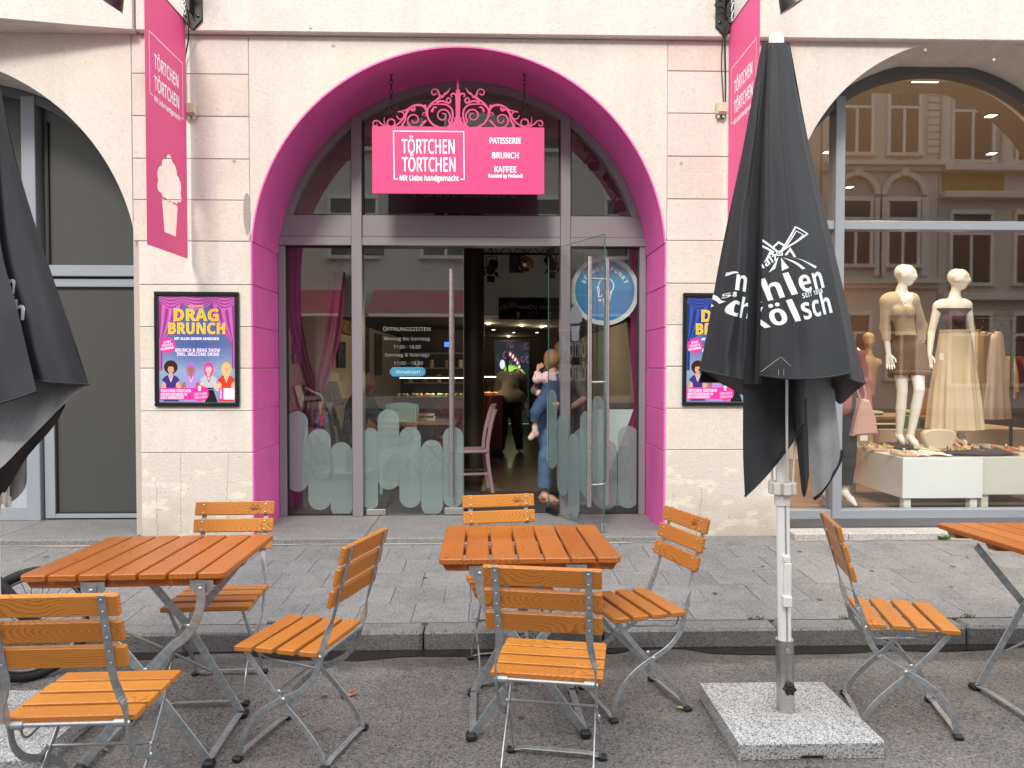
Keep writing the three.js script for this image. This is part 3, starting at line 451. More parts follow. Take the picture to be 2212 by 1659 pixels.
// clothes shop window on the right
{
  const t = thing('clothes_shop_front', 'blue grey metal shop front with large clear panes in the right arch', 'shopfront'), Z = 6.4, o = RIGHT;
  const foot = 0.192, tr1 = at(1900, 477, Z).y, tr0 = at(1900, 496, Z).y, px0 = at(1799, 800, Z).x, px1 = at(1819, 800, Z).x, s0 = at(1900, 1101, Z).y;
  part('arch_frame', arcFrame(o, o.r - 0.006, o.r - 0.095, o.y - 0.4, -Z - 0.12, -Z), frameBlueDark, t);
  part('mullion', span(px0, px1, foot - 0.02, 3.98, -Z + 0.02, -Z - 0.13, 0.004, 'y'), frameBlue, t);
  part('transom', span(px1 + 0.001, 5.44, tr0, tr1, -Z + 0.008, -Z - 0.1, 0.004), frameBlue, t); part('transom', span(2.48, px0 - 0.001, tr0, tr1, -Z + 0.008, -Z - 0.1, 0.004), frameBlue, t);
  part('bottom_rail', span(px1 + 0.001, 5.44, foot, s0, -Z + 0.008, -Z - 0.1, 0.004), frameBlue, t); part('bottom_rail', span(2.48, px0 - 0.001, foot, s0, -Z + 0.008, -Z - 0.1, 0.004), frameBlue, t);
  part('pane', flat([[px1, s0], [5.44, s0], [5.44, tr0], [px1, tr0]], -Z - 0.05), shopGlass, t); part('pane', flat([[2.48, s0], [px0, s0], [px0, tr0], [2.48, tr0]], -Z - 0.05), shopGlass, t);
  part('pane', arcPane(o, o.r - 0.096, px1, 5.37, tr1, -Z - 0.05), shopGlass, t); part('pane', arcPane(o, o.r - 0.096, 2.56, px0, tr1, -Z - 0.05), shopGlass, t);
  part('jamb', span(2.474, 2.53, foot, o.y + 0.1, -Z, -Z - 0.1, 0.003, 'y'), frameBlue, t); part('jamb', span(5.39, 5.448, foot, o.y + 0.1, -Z, -Z - 0.1, 0.003, 'y'), frameBlue, t);
}
// ---------- signs, banners, lamps, posters on the wall ----------
function ribbon(pts, w0, w1 = w0, n = 40) {                  // a flat band along a smooth curve in x, y
  const c = new THREE.CatmullRomCurve3(pts.map((p) => V(p[0], p[1], 0)), false, 'centripetal'), L = [], Rr = [];
  for (let i = 0; i <= n; i++) { const u = i / n, p = c.getPoint(u), t = c.getTangent(u), w = mix(w0, w1, u) / 2; L.push([p.x - t.y * w, p.y + t.x * w]); Rr.push([p.x + t.y * w, p.y - t.x * w]); }
  const s = []; for (let i = 0; i < n; i++) for (const [a, b, d] of [[L[i], Rr[i], L[i + 1]], [Rr[i], Rr[i + 1], L[i + 1]]]) s.push(a, b, d);
  return { tris: s };
}
function plateOf(ribbons, z0, z1) {                          // bands to a solid of small thickness
  const pos = []; const T = (a, b, c, z) => pos.push(a[0], a[1], z, b[0], b[1], z, c[0], c[1], z);
  for (const r of ribbons) { const s = r.tris; for (let i = 0; i < s.length; i += 3) { T(s[i], s[i + 1], s[i + 2], z1); T(s[i], s[i + 2], s[i + 1], z0); }
    for (let i = 0; i + 5 < s.length; i += 6) { const [l, q, l2] = [s[i], s[i + 1], s[i + 2]], q2 = s[i + 4]; for (const [a, b] of [[l, l2], [q2, q]]) pos.push(a[0], a[1], z0, b[0], b[1], z0, b[0], b[1], z1, a[0], a[1], z0, b[0], b[1], z1, a[0], a[1], z1); } }
  const g = new THREE.BufferGeometry(); g.setAttribute('position', new THREE.BufferAttribute(new Float32Array(pos), 3)); g.computeVertexNormals(); g.setAttribute('uv', new THREE.BufferAttribute(new Float32Array(pos.length / 3 * 2), 2)); return g;
}
const spiral = (cx, cy, r0, r1, a0, a1, n = 22) => Array.from({ length: n + 1 }, (_, i) => { const t = i / n, r = mix(r0, r1, t), a = mix(a0, a1, t); return [cx + r * Math.cos(a), cy + r * Math.sin(a)]; });
const chain = (from, n, step, r, tilt = 0) => Array.from({ length: n }, (_, i) => { const g = new THREE.TorusGeometry(r, r * 0.24, 6, 14); g.scale(0.72, 1.25, 1); g.rotateY(i % 2 ? Math.PI / 2 : 0.3); g.translate(from[0], from[1] - step * i, from[2] + tilt * i); return g; });
{
  const Z = 6.2, P = (zx, zy) => { const q = at(774.2 + 0.2 * zx, 138.3 + 0.2 * zy, Z); return [q.x, q.y]; };
  const s = thing('hanging_sign', 'pink hanging sign with white lettering and a scrollwork crest on two chains', 'sign');
  const [xa, yb] = P(150, 1400), [xb, yt] = P(2008, 688);
  const print = canvasTex(2048, 782, (g, W, H) => {
    const k = 2048 / 1858, X = (x) => (x - 150) * k, Y = (y) => (y - 688) * 782 / 712; g.fillStyle = '#fff'; g.strokeStyle = '#fff'; g.lineWidth = 11; g.lineJoin = 'miter';
    g.beginPath(); g.moveTo(X(430), Y(1245)); g.lineTo(X(387), Y(1245)); g.lineTo(X(382), Y(740)); g.lineTo(X(1136), Y(740)); g.lineTo(X(1140), Y(1245)); g.lineTo(X(1098), Y(1245)); g.stroke();
    fit(g, 'TÖRTCHEN', X(468), X(1048), Y(972), 226); fit(g, 'TÖRTCHEN', X(472), X(1056), Y(1162), 226); g.lineWidth = 6; fit(g, 'TÖRTCHEN', X(468), X(1048), Y(972), 226, { stroke: 5 }); fit(g, 'TÖRTCHEN', X(472), X(1056), Y(1162), 226, { stroke: 5 }); fit(g, 'Mit Liebe handgemacht', X(442), X(1082), Y(1260), 84); fit(g, 'Mit Liebe handgemacht', X(442), X(1082), Y(1260), 84, { stroke: 4 });
    for (const st of [0, 4]) { const o = st ? { stroke: st } : {}; fit(g, 'PATISSERIE', X(1410), X(1758), Y(862), 94, o); fit(g, 'BRUNCH', X(1437), X(1737), Y(1018), 94, o); fit(g, 'KAFFEE', X(1462), X(1710), Y(1166), 94, o); fit(g, 'Roasted by Heilandt', X(1398), X(1775), Y(1222), 52, o); }
  });
  part('board', span(xa, xb, yb, yt, -Z - 0.006, -Z + 0.006, 0.0015), signPink, s);
  part('lettering', plane(xb - xa, yt - yb, (xa + xb) / 2, (yt + yb) / 2, -Z + 0.0078), decal(print, { roughness: 0.5 }), s);
  const half = [];
  const add = (pts, w0, w1, n) => half.push([pts, w0, w1, n]), C = 1075, pi = Math.PI;
  add([[955, 700], [1000, 640], [1018, 560], [1008, 490], [960, 445], [880, 435], [800, 440], [770, 470]], 26, 10);
  add([[985, 690], [990, 655]].concat(spiral(912, 560, 82, 20, 0.7, -8.2, 44)), 18, 10, 110);
  add([[930, 700], [880, 690], [800, 650], [752, 580], [745, 500], [790, 430], [850, 385], [885, 340]].concat(spiral(822, 312, 48, 14, 0.35, -6.4, 24)), 22, 10, 90);
  add([[790, 520], [820, 470], [850, 470]], 26, 12, 20); add([[840, 420], [900, 400], [960, 420]].concat(spiral(968, 392, 34, 10, 1.2, -4.6, 18)), 20, 10, 50);
  add([[840, 400], [900, 355], [950, 310], [1000, 255]], 20, 5, 30); add([[925, 330], [970, 300], [985, 268]], 28, 6, 12); add([[890, 345], [905, 365], [925, 345]], 18, 8, 12);
  add([[1066, 400], [1062, 350], [1040, 322]].concat(spiral(1018, 345, 26, 10, -1, -4.5, 14)), 22, 12, 40);
  add([[742, 545], [725, 480], [680, 448], [600, 452], [540, 490], [500, 560], [470, 610], [400, 668], [330, 696]], 26, 16, 60);
  add([[735, 610], [705, 640], [650, 690]].concat(spiral(602, 606, 82, 18, 1.5, 9.6, 44)), 18, 10, 110);
  add([[720, 470], [722, 440]], 34, 20, 8); add([[700, 560], [690, 540]].concat(spiral(715, 552, 28, 10, 3.4, 8, 16)), 12, 8, 40); add([[730, 610], [712, 628], [690, 625]], 24, 10, 14);
  add([[560, 480], [600, 500], [610, 470]], 34, 20, 14); add([[570, 470], [520, 540], [500, 620], [470, 660]], 14, 22, 30); add(spiral(452, 558, 44, 36, -2.2, 3.2, 26), 14, 12, 60); add([[470, 510], [510, 500], [560, 470]], 14, 10, 20);
  add(spiral(355, 636, 40, 40, 0, 2 * pi, 30), 15, 15, 60); add([[330, 690], [250, 650], [215, 615]].concat(spiral(188, 650, 40, 12, -0.9, -6.6, 24)), 16, 9, 70); add([[310, 670], [280, 630], [282, 570]], 18, 3, 20); add([[470, 660], [480, 690]], 30, 30, 6);
  const bands = []; const unit = P(101, 0)[0] - P(1, 0)[0];
  for (const [pts, w0, w1, n] of half) for (const f of [1, -1]) bands.push(ribbon(pts.map(([x, y]) => P(f > 0 ? x : 2 * C - x, y)), w0 * unit / 100, w1 * unit / 100, n));
  const stem = ribbon([[1075, 146], [1075, 220], [1075, 280], [1075, 330]].map((p) => P(...p)), 0.002, 0.045, 12);
  bands.push(ribbon([[1075, 148], [1075, 225]].map((p) => P(...p)), 0.003, 0.026, 10), ribbon([[1075, 225], [1075, 275]].map((p) => P(...p)), 0.026, 0.014, 6), ribbon([[1075, 272], [1075, 296]].map((p) => P(...p)), 0.02, 0.042, 6), ribbon([[1075, 296], [1075, 320]].map((p) => P(...p)), 0.042, 0.02, 6), ribbon([[1075, 318], [1075, 640]].map((p) => P(...p)), 0.045, 0.034, 8), ribbon([[1075, 578], [1075, 602]].map((p) => P(...p)), 0.064, 0.064, 4), ribbon([[1075, 600], [1075, 692]].map((p) => P(...p)), 0.05, 0.15, 10));
  bands.forEach((b, i) => b);
  part('crest', bands.map((b, i) => plateOf([b], -Z - 0.004 - (i % 5) * 0.00035, -Z + 0.004 + (i % 5) * 0.00035)), signPink, s);
  for (const px of [845, 1133]) { const a = at(px, 158, Z), b = at(px, 258, Z), n = 11; part('chain', chain([a.x, a.y, -Z], n, (a.y - b.y) / (n - 1), 0.017), mat([0.03, 0.022, 0.024], 0.35, { metalness: 0.8 }), s); part('hook', [rod([a.x, a.y + 0.01, -Z], [a.x, a.y + 0.06, -Z], 0.005), ball(0.012, a.x, a.y + 0.035, -Z)], black, s); }
}
// the two pink banners that stand out from the wall, a cupcake cut through each
function banner(X, faceSign, label) {
  const t = thing('banner', label, 'banner', [X, 0, -5.88], 0, undefined), w = 0.68, y0 = 2.435, y1 = 4.343;
  const s = new THREE.Shape([[0, y0], [w, y0], [w, y1], [0, y1]].map((p) => new THREE.Vector2(...p)));
  const lob = [[0, 0.27, 0.05], [-0.055, 0.2, 0.075], [0.055, 0.2, 0.075], [-0.115, 0.115, 0.085], [0.115, 0.115, 0.085], [0, 0.14, 0.12], [-0.165, 0.035, 0.04], [-0.1, 0.015, 0.045], [-0.033, 0.005, 0.045], [0.033, 0.005, 0.045], [0.1, 0.015, 0.045], [0.165, 0.035, 0.04]];
  const cx = 0.37, cy = 2.86, pts = []; for (let k = 0; k < 120; k++) { const a = k / 120 * 2 * Math.PI, dx = Math.cos(a), dy = Math.sin(a); let best = 0.02; for (const [x, y, r] of lob) { const b = x * dx + (y - 0.1) * dy, c = x * x + (y - 0.1) ** 2 - r * r, D = b * b - c; if (D > 0) best = Math.max(best, b + Math.sqrt(D)); } pts.push(new THREE.Vector2(cx + best * dx, cy + 0.1 + best * dy)); }
  const cup = [[-0.135, -0.04], [0.135, -0.04], [0.095, -0.285], [-0.095, -0.285]].map(([x, y]) => new THREE.Vector2(cx + x, cy + y));
  const uFlip = (p) => p;                                     // drawn as read: u runs from the reader's left
  s.holes.push(new THREE.Path(pts.map(uFlip)), new THREE.Path(cup));
  const g = new THREE.ExtrudeGeometry(s, { depth: 0.0016, bevelEnabled: false });
  const lettering = canvasTex(1024, 860, (c) => {
    const k = 1024 / 0.68, Y = (y) => (4.03 - y) * k, U = (u) => u * 1024; c.strokeStyle = c.fillStyle = '#fff'; c.lineWidth = 9;
    c.beginPath(); c.moveTo(U(0.17), Y(3.53)); c.lineTo(U(0.1), Y(3.53)); c.lineTo(U(0.09), Y(3.972)); c.lineTo(U(0.905), Y(3.972)); c.lineTo(U(0.905), Y(3.53)); c.lineTo(U(0.845), Y(3.53)); c.stroke();
    for (const st of [0, 7]) { const o = st ? { stroke: st } : {}; fit(c, 'TÖRTCHEN', U(0.2), U(0.8), Y(3.745), 205, o); fit(c, 'TÖRTCHEN', U(0.2), U(0.815), Y(3.585), 205, o); fit(c, 'Mit Liebe handgemacht', U(0.19), U(0.83), Y(3.5), 82, st ? { stroke: 4 } : {}); }
  });
  const lg = plane(w, 860 / 1024 * w, w / 2, 4.03 - 860 / 1024 * w / 2, 0.0026);
  // left banner: read from its right side, near end on the reader's left; right banner the other way round
  const put = (q) => { if (faceSign > 0) q.rotateY(Math.PI / 2), q.translate(0, 0, w); else q.rotateY(-Math.PI / 2); return q; };
  part('cloth', put(g), bannerPink, t); part('lettering', put(lg), decal(lettering, { roughness: 0.6 }), t);
  part('hem_rod', [rod([0, y1 - 0.01, 0.0], [0, y1 - 0.01, w], 0.005)], black, t);
  return t;
}
banner(-2.47, 1, 'pink banner with cut-out cupcake on the wall left of the café arch'); banner(1.93, -1, 'pink banner behind the closed black parasol right of the café arch');
// brackets, cables, boxes, lamps
function bracket(X, side, label) {
  const t = thing('wall_bracket', label, 'bracket', [X, 4.25, WZ + 0.06]), w = 0.075;
  const s = new THREE.Shape([[-w, 0.17], [w, 0.17], [w, 0.01], [0, -0.11 + 0.02], [-w, 0.01]].map((p) => new THREE.Vector2(...p))); s.lineTo(-w, 0.6); s.lineTo(w, 0.6);
  const s2 = new THREE.Shape([[0, 0], [w, 0.08], [w, 0.75], [-w, 0.75], [-w, 0.08]].map((p) => new THREE.Vector2(...p)));
  part('plate', extrude(s2, 0.016, 0.004), black, t);
  part('web', [span(-0.006, 0.006, 0.12, 0.75, 0.016, 0.09, 0.001)], black, t);
  part('brace', sweep([[0, 0.22, 0.05], [0, 0.42, 0.26], [0, 0.62, 0.5], [0, 0.72, 0.72]], [[1, 0, 0], [1, 0, 0], [1, 0, 0], [1, 0, 0]], 0.012, 0.04), black, t);
  part('arm', span(-0.012, 0.012, 0.7, 0.74, 0.0, 0.78, 0.002), black, t);
  part('screw', [[-0.045, 0.11], [0.045, 0.11], [-0.045, 0.3], [0.045, 0.3]].map(([x, y]) => ball(0.018, x, y, 0.016, [1, 1, 0.6])), blackGloss, t);
  part('chain', chain([side * -0.03, 0.235, 0.1], 5, 0.033, 0.013), mat([0.75, 0.75, 0.76], 0.25, { metalness: 0.9 }), t);
  return t;
}
bracket(-2.4, 1, 'black bracket above the left pink banner'); bracket(1.885, -1, 'black bracket above the right pink banner');
{
  const box1 = (px, py, label) => { const a = at(px, py, 5.9), t = thing('junction_box', label, 'junction box', [a.x, a.y, WZ + 0.001]), cream = mat([0.5, 0.45, 0.31], 0.5); part('box', box(0.088, 0.1, 0.05, 0, 0, 0.025, 0.008), cream, t); part('lid', box(0.07, 0.078, 0.01, 0.004, 0.006, 0.054, 0.003), mat([0.58, 0.53, 0.38], 0.45), t); part('gland', [cyl(0.013, 0.013, 0.03, -0.02, -0.075, 0.025, 10), cyl(0.013, 0.013, 0.03, 0.02, -0.075, 0.025, 10)], mat([0.5, 0.5, 0.46], 0.5), t); };
  box1(413, 237, 'cream junction box on the wall beside the left banner'); box1(1558, 235, 'cream junction box on the wall beside the right banner');
  const cab = (pts, r, label) => solo('cable', tube(pts.map(([x, y, z]) => at(x, y, z).toArray()), r, 60, 6), black, label, 'cable');
  cab([[404, 20, 5.84], [407, 58, 5.84], [407, 85, 5.86], [401, 118, 5.9], [398, 150, 5.91], [400, 200, 5.91], [400, 248, 5.91], [405, 255, 5.9], [408, 247, 5.9]], 0.006, 'thin black cable from the left bracket to its junction box');
  cab([[1567, 10, 5.84], [1566, 60, 5.84], [1566, 100, 5.87], [1567, 160, 5.91], [1567, 225, 5.91], [1566, 252, 5.9], [1560, 255, 5.9], [1553, 247, 5.9]], 0.007, 'thick black cable from the right bracket to its junction box');
  cab([[1562, 2, 5.82], [1548, 5, 5.8], [1545, 14, 5.8], [1564, 19, 5.82], [1566, 50, 5.84], [1560, 100, 5.88], [1559, 150, 5.91], [1562, 200, 5.91], [1563, 245, 5.9]], 0.0045, 'thin looped cable hanging beside the right bracket');
  const lamp = (px, py, side, label) => {
    const a = at(px, py, 5.42), t = thing('wall_lamp', label, 'lamp', a.toArray()); const h = holder('lamp_shade', t); h.rotation.set(0.12, side * 0.4, side * 0.62, 'ZYX');
    const sh = new THREE.Mesh(lathe([[0.0, 0.2], [0.028, 0.2], [0.042, 0.17], [0.07, 0.1], [0.105, 0.0], [0.112, -0.012]], 40), mat([0.03, 0.03, 0.034], 0.35)); sh.name = 'shell'; h.add(sh);
    const inn = new THREE.Mesh(lathe([[0.0, 0.17], [0.036, 0.165], [0.066, 0.1], [0.101, 0.0], [0.109, -0.011]], 40), mat([0.62, 0.42, 0.38], 0.35, { metalness: 0.3 })); inn.name = 'reflector'; h.add(inn);
    part('arm', tube([[0, 0, 0], [side * -0.06, 0.3, 0.02], [side * -0.04, 0.5, -0.2], [0, 0.5, -0.45]].map(([x, y, z]) => [x + side * 0.08, y + 0.15, z]), 0.011), black, t);
    part('wall_rose', cyl(0.045, 0.045, 0.02, 0, 0, 0).rotateX(Math.PI / 2).translate(side * 0.08, 0.65, -0.46), black, t);
  };
  lamp(1714, 8, 1, 'black cone lamp above the parasol, right of the right banner'); lamp(234, 4, -1, 'black cone lamp at the top, left of the left banner');
}
function posterPrint(curtain, shade, seed) {
  return canvasTex(716, 1000, (g, W, H) => {
    const r = rng(seed); const bg = g.createLinearGradient(0, 0, 0, H); bg.addColorStop(0, '#5a5f9a'); bg.addColorStop(0.45, '#5d6b9c'); bg.addColorStop(0.7, '#8ba3c4'); bg.addColorStop(1, '#7d8db4'); g.fillStyle = bg; g.fillRect(0, 0, W, H);
    const rg = g.createRadialGradient(W / 2, 430, 20, W / 2, 430, 300); rg.addColorStop(0, 'rgba(60,80,150,.7)'); rg.addColorStop(1, 'rgba(60,80,150,0)'); g.fillStyle = rg; g.fillRect(0, 0, W, H);
    for (let k = 0; k < 500; k++) { g.fillStyle = 'rgba(255,255,255,' + r() * 0.5 + ')'; g.fillRect(r() * W, 180 + r() * 520, 1.6, 1.6); }
    const fold = (x0, x1, yT, yB, bend, side) => { for (let k = 0; k < 7; k++) { const a = mix(x0, x1, k / 7), b = mix(x0, x1, (k + 1) / 7), e = side < 0 ? 8 : W - 8; g.fillStyle = k % 2 ? curtain : shade; g.beginPath(); g.moveTo(a, yT); g.lineTo(b, yT); g.quadraticCurveTo(b + bend * 0.2, yB * 0.6, mix(e, b, 0.12), yB); g.lineTo(mix(e, a, 0.12), yB); g.quadraticCurveTo(a + bend * 0.2, yB * 0.6, a, yT); g.fill(); } };
    fold(0, 240, 60, 430, -60, -1); fold(W, W - 240, 60, 430, 60, 1); g.fillStyle = shade; g.fillRect(0, 400, 34, 300); g.fillRect(W - 30, 400, 30, 280); g.fillStyle = curtain; g.fillRect(6, 400, 12, 300); g.fillRect(W - 18, 400, 10, 280);
    for (const [x, w] of [[0, 240], [200, 330], [500, 240]]) for (let k = 7; k >= 0; k--) { g.fillStyle = k % 2 ? curtain : shade; g.beginPath(); g.moveTo(x, 0); g.lineTo(x + w, 0); g.quadraticCurveTo(x + w / 2, 40 + k * 32, x, 0); g.fill(); g.beginPath(); g.ellipse(x + w / 2, 0, w / 2, 16 + k * 14, 0, 0, Math.PI); g.fill(); }
    const gold = (s, x0, x1, y, px) => { g.fillStyle = '#8a3d12'; for (let d = 8; d > 0; d--) fit(g, s, x0 + d * 0.5, x1 + d * 0.5, y + d, px, { weight: 'bold' }); g.strokeStyle = '#f4e27c'; g.fillStyle = '#e8ad1e'; fit(g, s, x0, x1, y, px, { weight: 'bold' }); fit(g, s, x0, x1, y, px, { weight: 'bold', stroke: 4 }); };
    g.fillStyle = '#d9c34a'; fit(g, 'COLOGNE', 278, 422, 108, 30, { weight: 'bold' }); gold('DRAG', 130, 572, 232, 152); gold('BRUNCH', 80, 632, 354, 142);
    g.fillStyle = '#fff'; fit(g, 'MIT ALLEN SINNEN GENIESSEN', 144, 566, 412, 34, { weight: 'bold' }); g.fillStyle = '#f4dff0'; fit(g, 'BRUNCH & DRAG SHOW', 152, 574, 524, 46, { weight: 'bold' }); fit(g, 'INKL. WELCOME DRINK', 168, 566, 562, 46, { weight: 'bold' });
    g.fillStyle = '#e0369a'; g.beginPath(); for (let k = 0; k < 48; k++) { const a = k / 48 * 7, q = k % 2 ? 70 : 76; g.lineTo(82 + q * Math.cos(a * 0.8976), 462 + q * Math.sin(a * 0.8976)); } g.fill(); g.fillStyle = '#fff'; for (const [s, y] of [['JETZT', 442], ['TICKETS', 472], ['SICHERN!', 502]]) text(g, s, 82, y, 28, { weight: 'bold', turn: -0.17 });
    const lady = (x, hair, skin, dress, trim, afro) => {
      g.fillStyle = skin; g.beginPath(); g.ellipse(x - 62, 835, 20, 62, 0.5, 0, 7); g.ellipse(x + 62, 835, 20, 62, -0.5, 0, 7); g.fill();
      g.fillStyle = dress; g.beginPath(); g.moveTo(x - 84, 790); g.quadraticCurveTo(x - 50, 742, x - 16, 742); g.lineTo(x + 16, 742); g.quadraticCurveTo(x + 50, 742, x + 84, 790); g.lineTo(x + 48, 820); g.lineTo(x + 42, 880); g.lineTo(x + 74, 990); g.lineTo(x - 74, 990); g.lineTo(x - 42, 880); g.lineTo(x - 48, 820); g.fill();
      for (let k = 0; k < 160; k++) { g.fillStyle = 'rgba(255,255,255,' + r() * 0.35 + ')'; g.fillRect(x - 44 + r() * 88, 760 + r() * 120, 2, 2); }
      g.strokeStyle = trim; g.lineWidth = 5; g.beginPath(); g.moveTo(x - 22, 745); g.lineTo(x, 805); g.lineTo(x + 22, 745); g.stroke(); g.fillStyle = skin; g.beginPath(); g.moveTo(x - 18, 742); g.lineTo(x, 800); g.lineTo(x + 18, 742); g.fill();
      if (afro) { g.fillStyle = hair; g.beginPath(); g.arc(x, 668, 64, 0, 7); g.fill(); } else { g.fillStyle = hair; g.beginPath(); g.ellipse(x, 690, 47, 70, 0, 0, 7); g.fill(); }
      g.fillStyle = skin; g.fillRect(x - 12, 712, 24, 40); g.beginPath(); g.ellipse(x, 690, 28, 38, 0, 0, 7); g.fill(); g.fillStyle = hair; g.beginPath(); g.ellipse(x, 664, 32, 18, 0, Math.PI, 0); g.fill();
      g.fillStyle = '#2a1a18'; g.fillRect(x - 17, 682, 12, 4); g.fillRect(x + 5, 682, 12, 4); g.fillStyle = '#b3224a'; g.fillRect(x - 8, 708, 16, 5); g.fillStyle = 'rgba(120,60,40,.5)'; g.fillRect(x - 2, 688, 4, 12);
    };
    lady(112, '#3a2016', '#d9a184', '#3c2a78', '#e8e0f0', true); lady(300, '#a86ac4', '#a86a48', '#a98ad4', '#e9def6', false); lady(466, '#e23c92', '#edc3b0', '#b9bcc4', '#16161a', false); lady(632, '#dfb765', '#e9b898', '#d23a1c', '#f4efe8', false);
    g.fillStyle = '#15151a'; g.fillRect(424, 860, 84, 16); g.beginPath(); g.moveTo(440, 880); g.lineTo(510, 880); g.lineTo(550, 1000); g.lineTo(430, 1000); g.fill();
    g.fillStyle = '#e0369a'; g.fillRect(0, 862, 408, 112); g.fillRect(560, 862, 156, 112); g.beginPath(); for (let k = 0; k < 40; k++) { const a = k / 40 * 2 * Math.PI, q = k % 2 ? 72 : 80; g.lineTo(390 + q * Math.cos(a), 914 + q * Math.sin(a)); } g.fill();
    g.fillStyle = '#fff'; fit(g, 'TÖRTCHEN TÖRTCHEN', 14, 300, 904, 38, { weight: 'bold' }); fit(g, 'APOSTELNSTRASSE 19', 14, 262, 936, 34, { weight: 'bold' }); fit(g, 'KÖLN INNENSTADT', 14, 234, 966, 34, { weight: 'bold' });
    text(g, 'TICKETS', 588, 918, 24, { weight: 'bold', turn: -Math.PI / 2 }); cupcake(g, 380, 842, 0.38, '#fff'); g.fillStyle = '#f6c9e4'; text(g, 'TÖRTCHEN', 388, 930, 32, { sx: 0.75, turn: -0.1, weight: 'bold' }); text(g, 'TÖRTCHEN', 392, 962, 32, { sx: 0.75, turn: -0.1, weight: 'bold' }); g.fillStyle = '#efe6ee'; g.fillRect(604, 864, 104, 106);
  });
}
function posterFrame(xc, label, print) {
  const t = thing('poster_frame', label, 'poster', [xc, 1.705, WZ + 0.002]), w = 0.685, h = 0.937, b = 0.036;
  const bars = (z0, z1, B, c) => [span(-w / 2, w / 2, h / 2 - B, h / 2, z0, z1, c), span(-w / 2, w / 2, -h / 2, -h / 2 + B, z0, z1, c), span(-w / 2, -w / 2 + B, -h / 2 + B, h / 2 - B, z0, z1, c), span(w / 2 - B, w / 2, -h / 2 + B, h / 2 - B, z0, z1, c)];
  part('frame', bars(0, 0.024, b, 0.007), blackGloss, t); part('backing', span(-w / 2 + 0.01, w / 2 - 0.01, -h / 2 + 0.01, h / 2 - 0.01, 0, 0.008, 0), black, t);
  part('poster', plane(w - 2 * b + 0.004, h - 2 * b + 0.004, 0, 0, 0.011), mat([0.95, 0.95, 0.95], 0.25, { map: print, clearcoat: 0.5, clearcoatRoughness: 0.08 }), t);
  t.rotation.z = -0.004; return t;
}
posterFrame(-2.418, 'framed show poster with magenta curtains, on the pier left of the arch', posterPrint('#c463b0', '#8f3a86', 3));
posterFrame(1.91, 'framed show poster with blue curtains, partly behind the black parasol', posterPrint('#2f52a8', '#1a2f6e', 6));
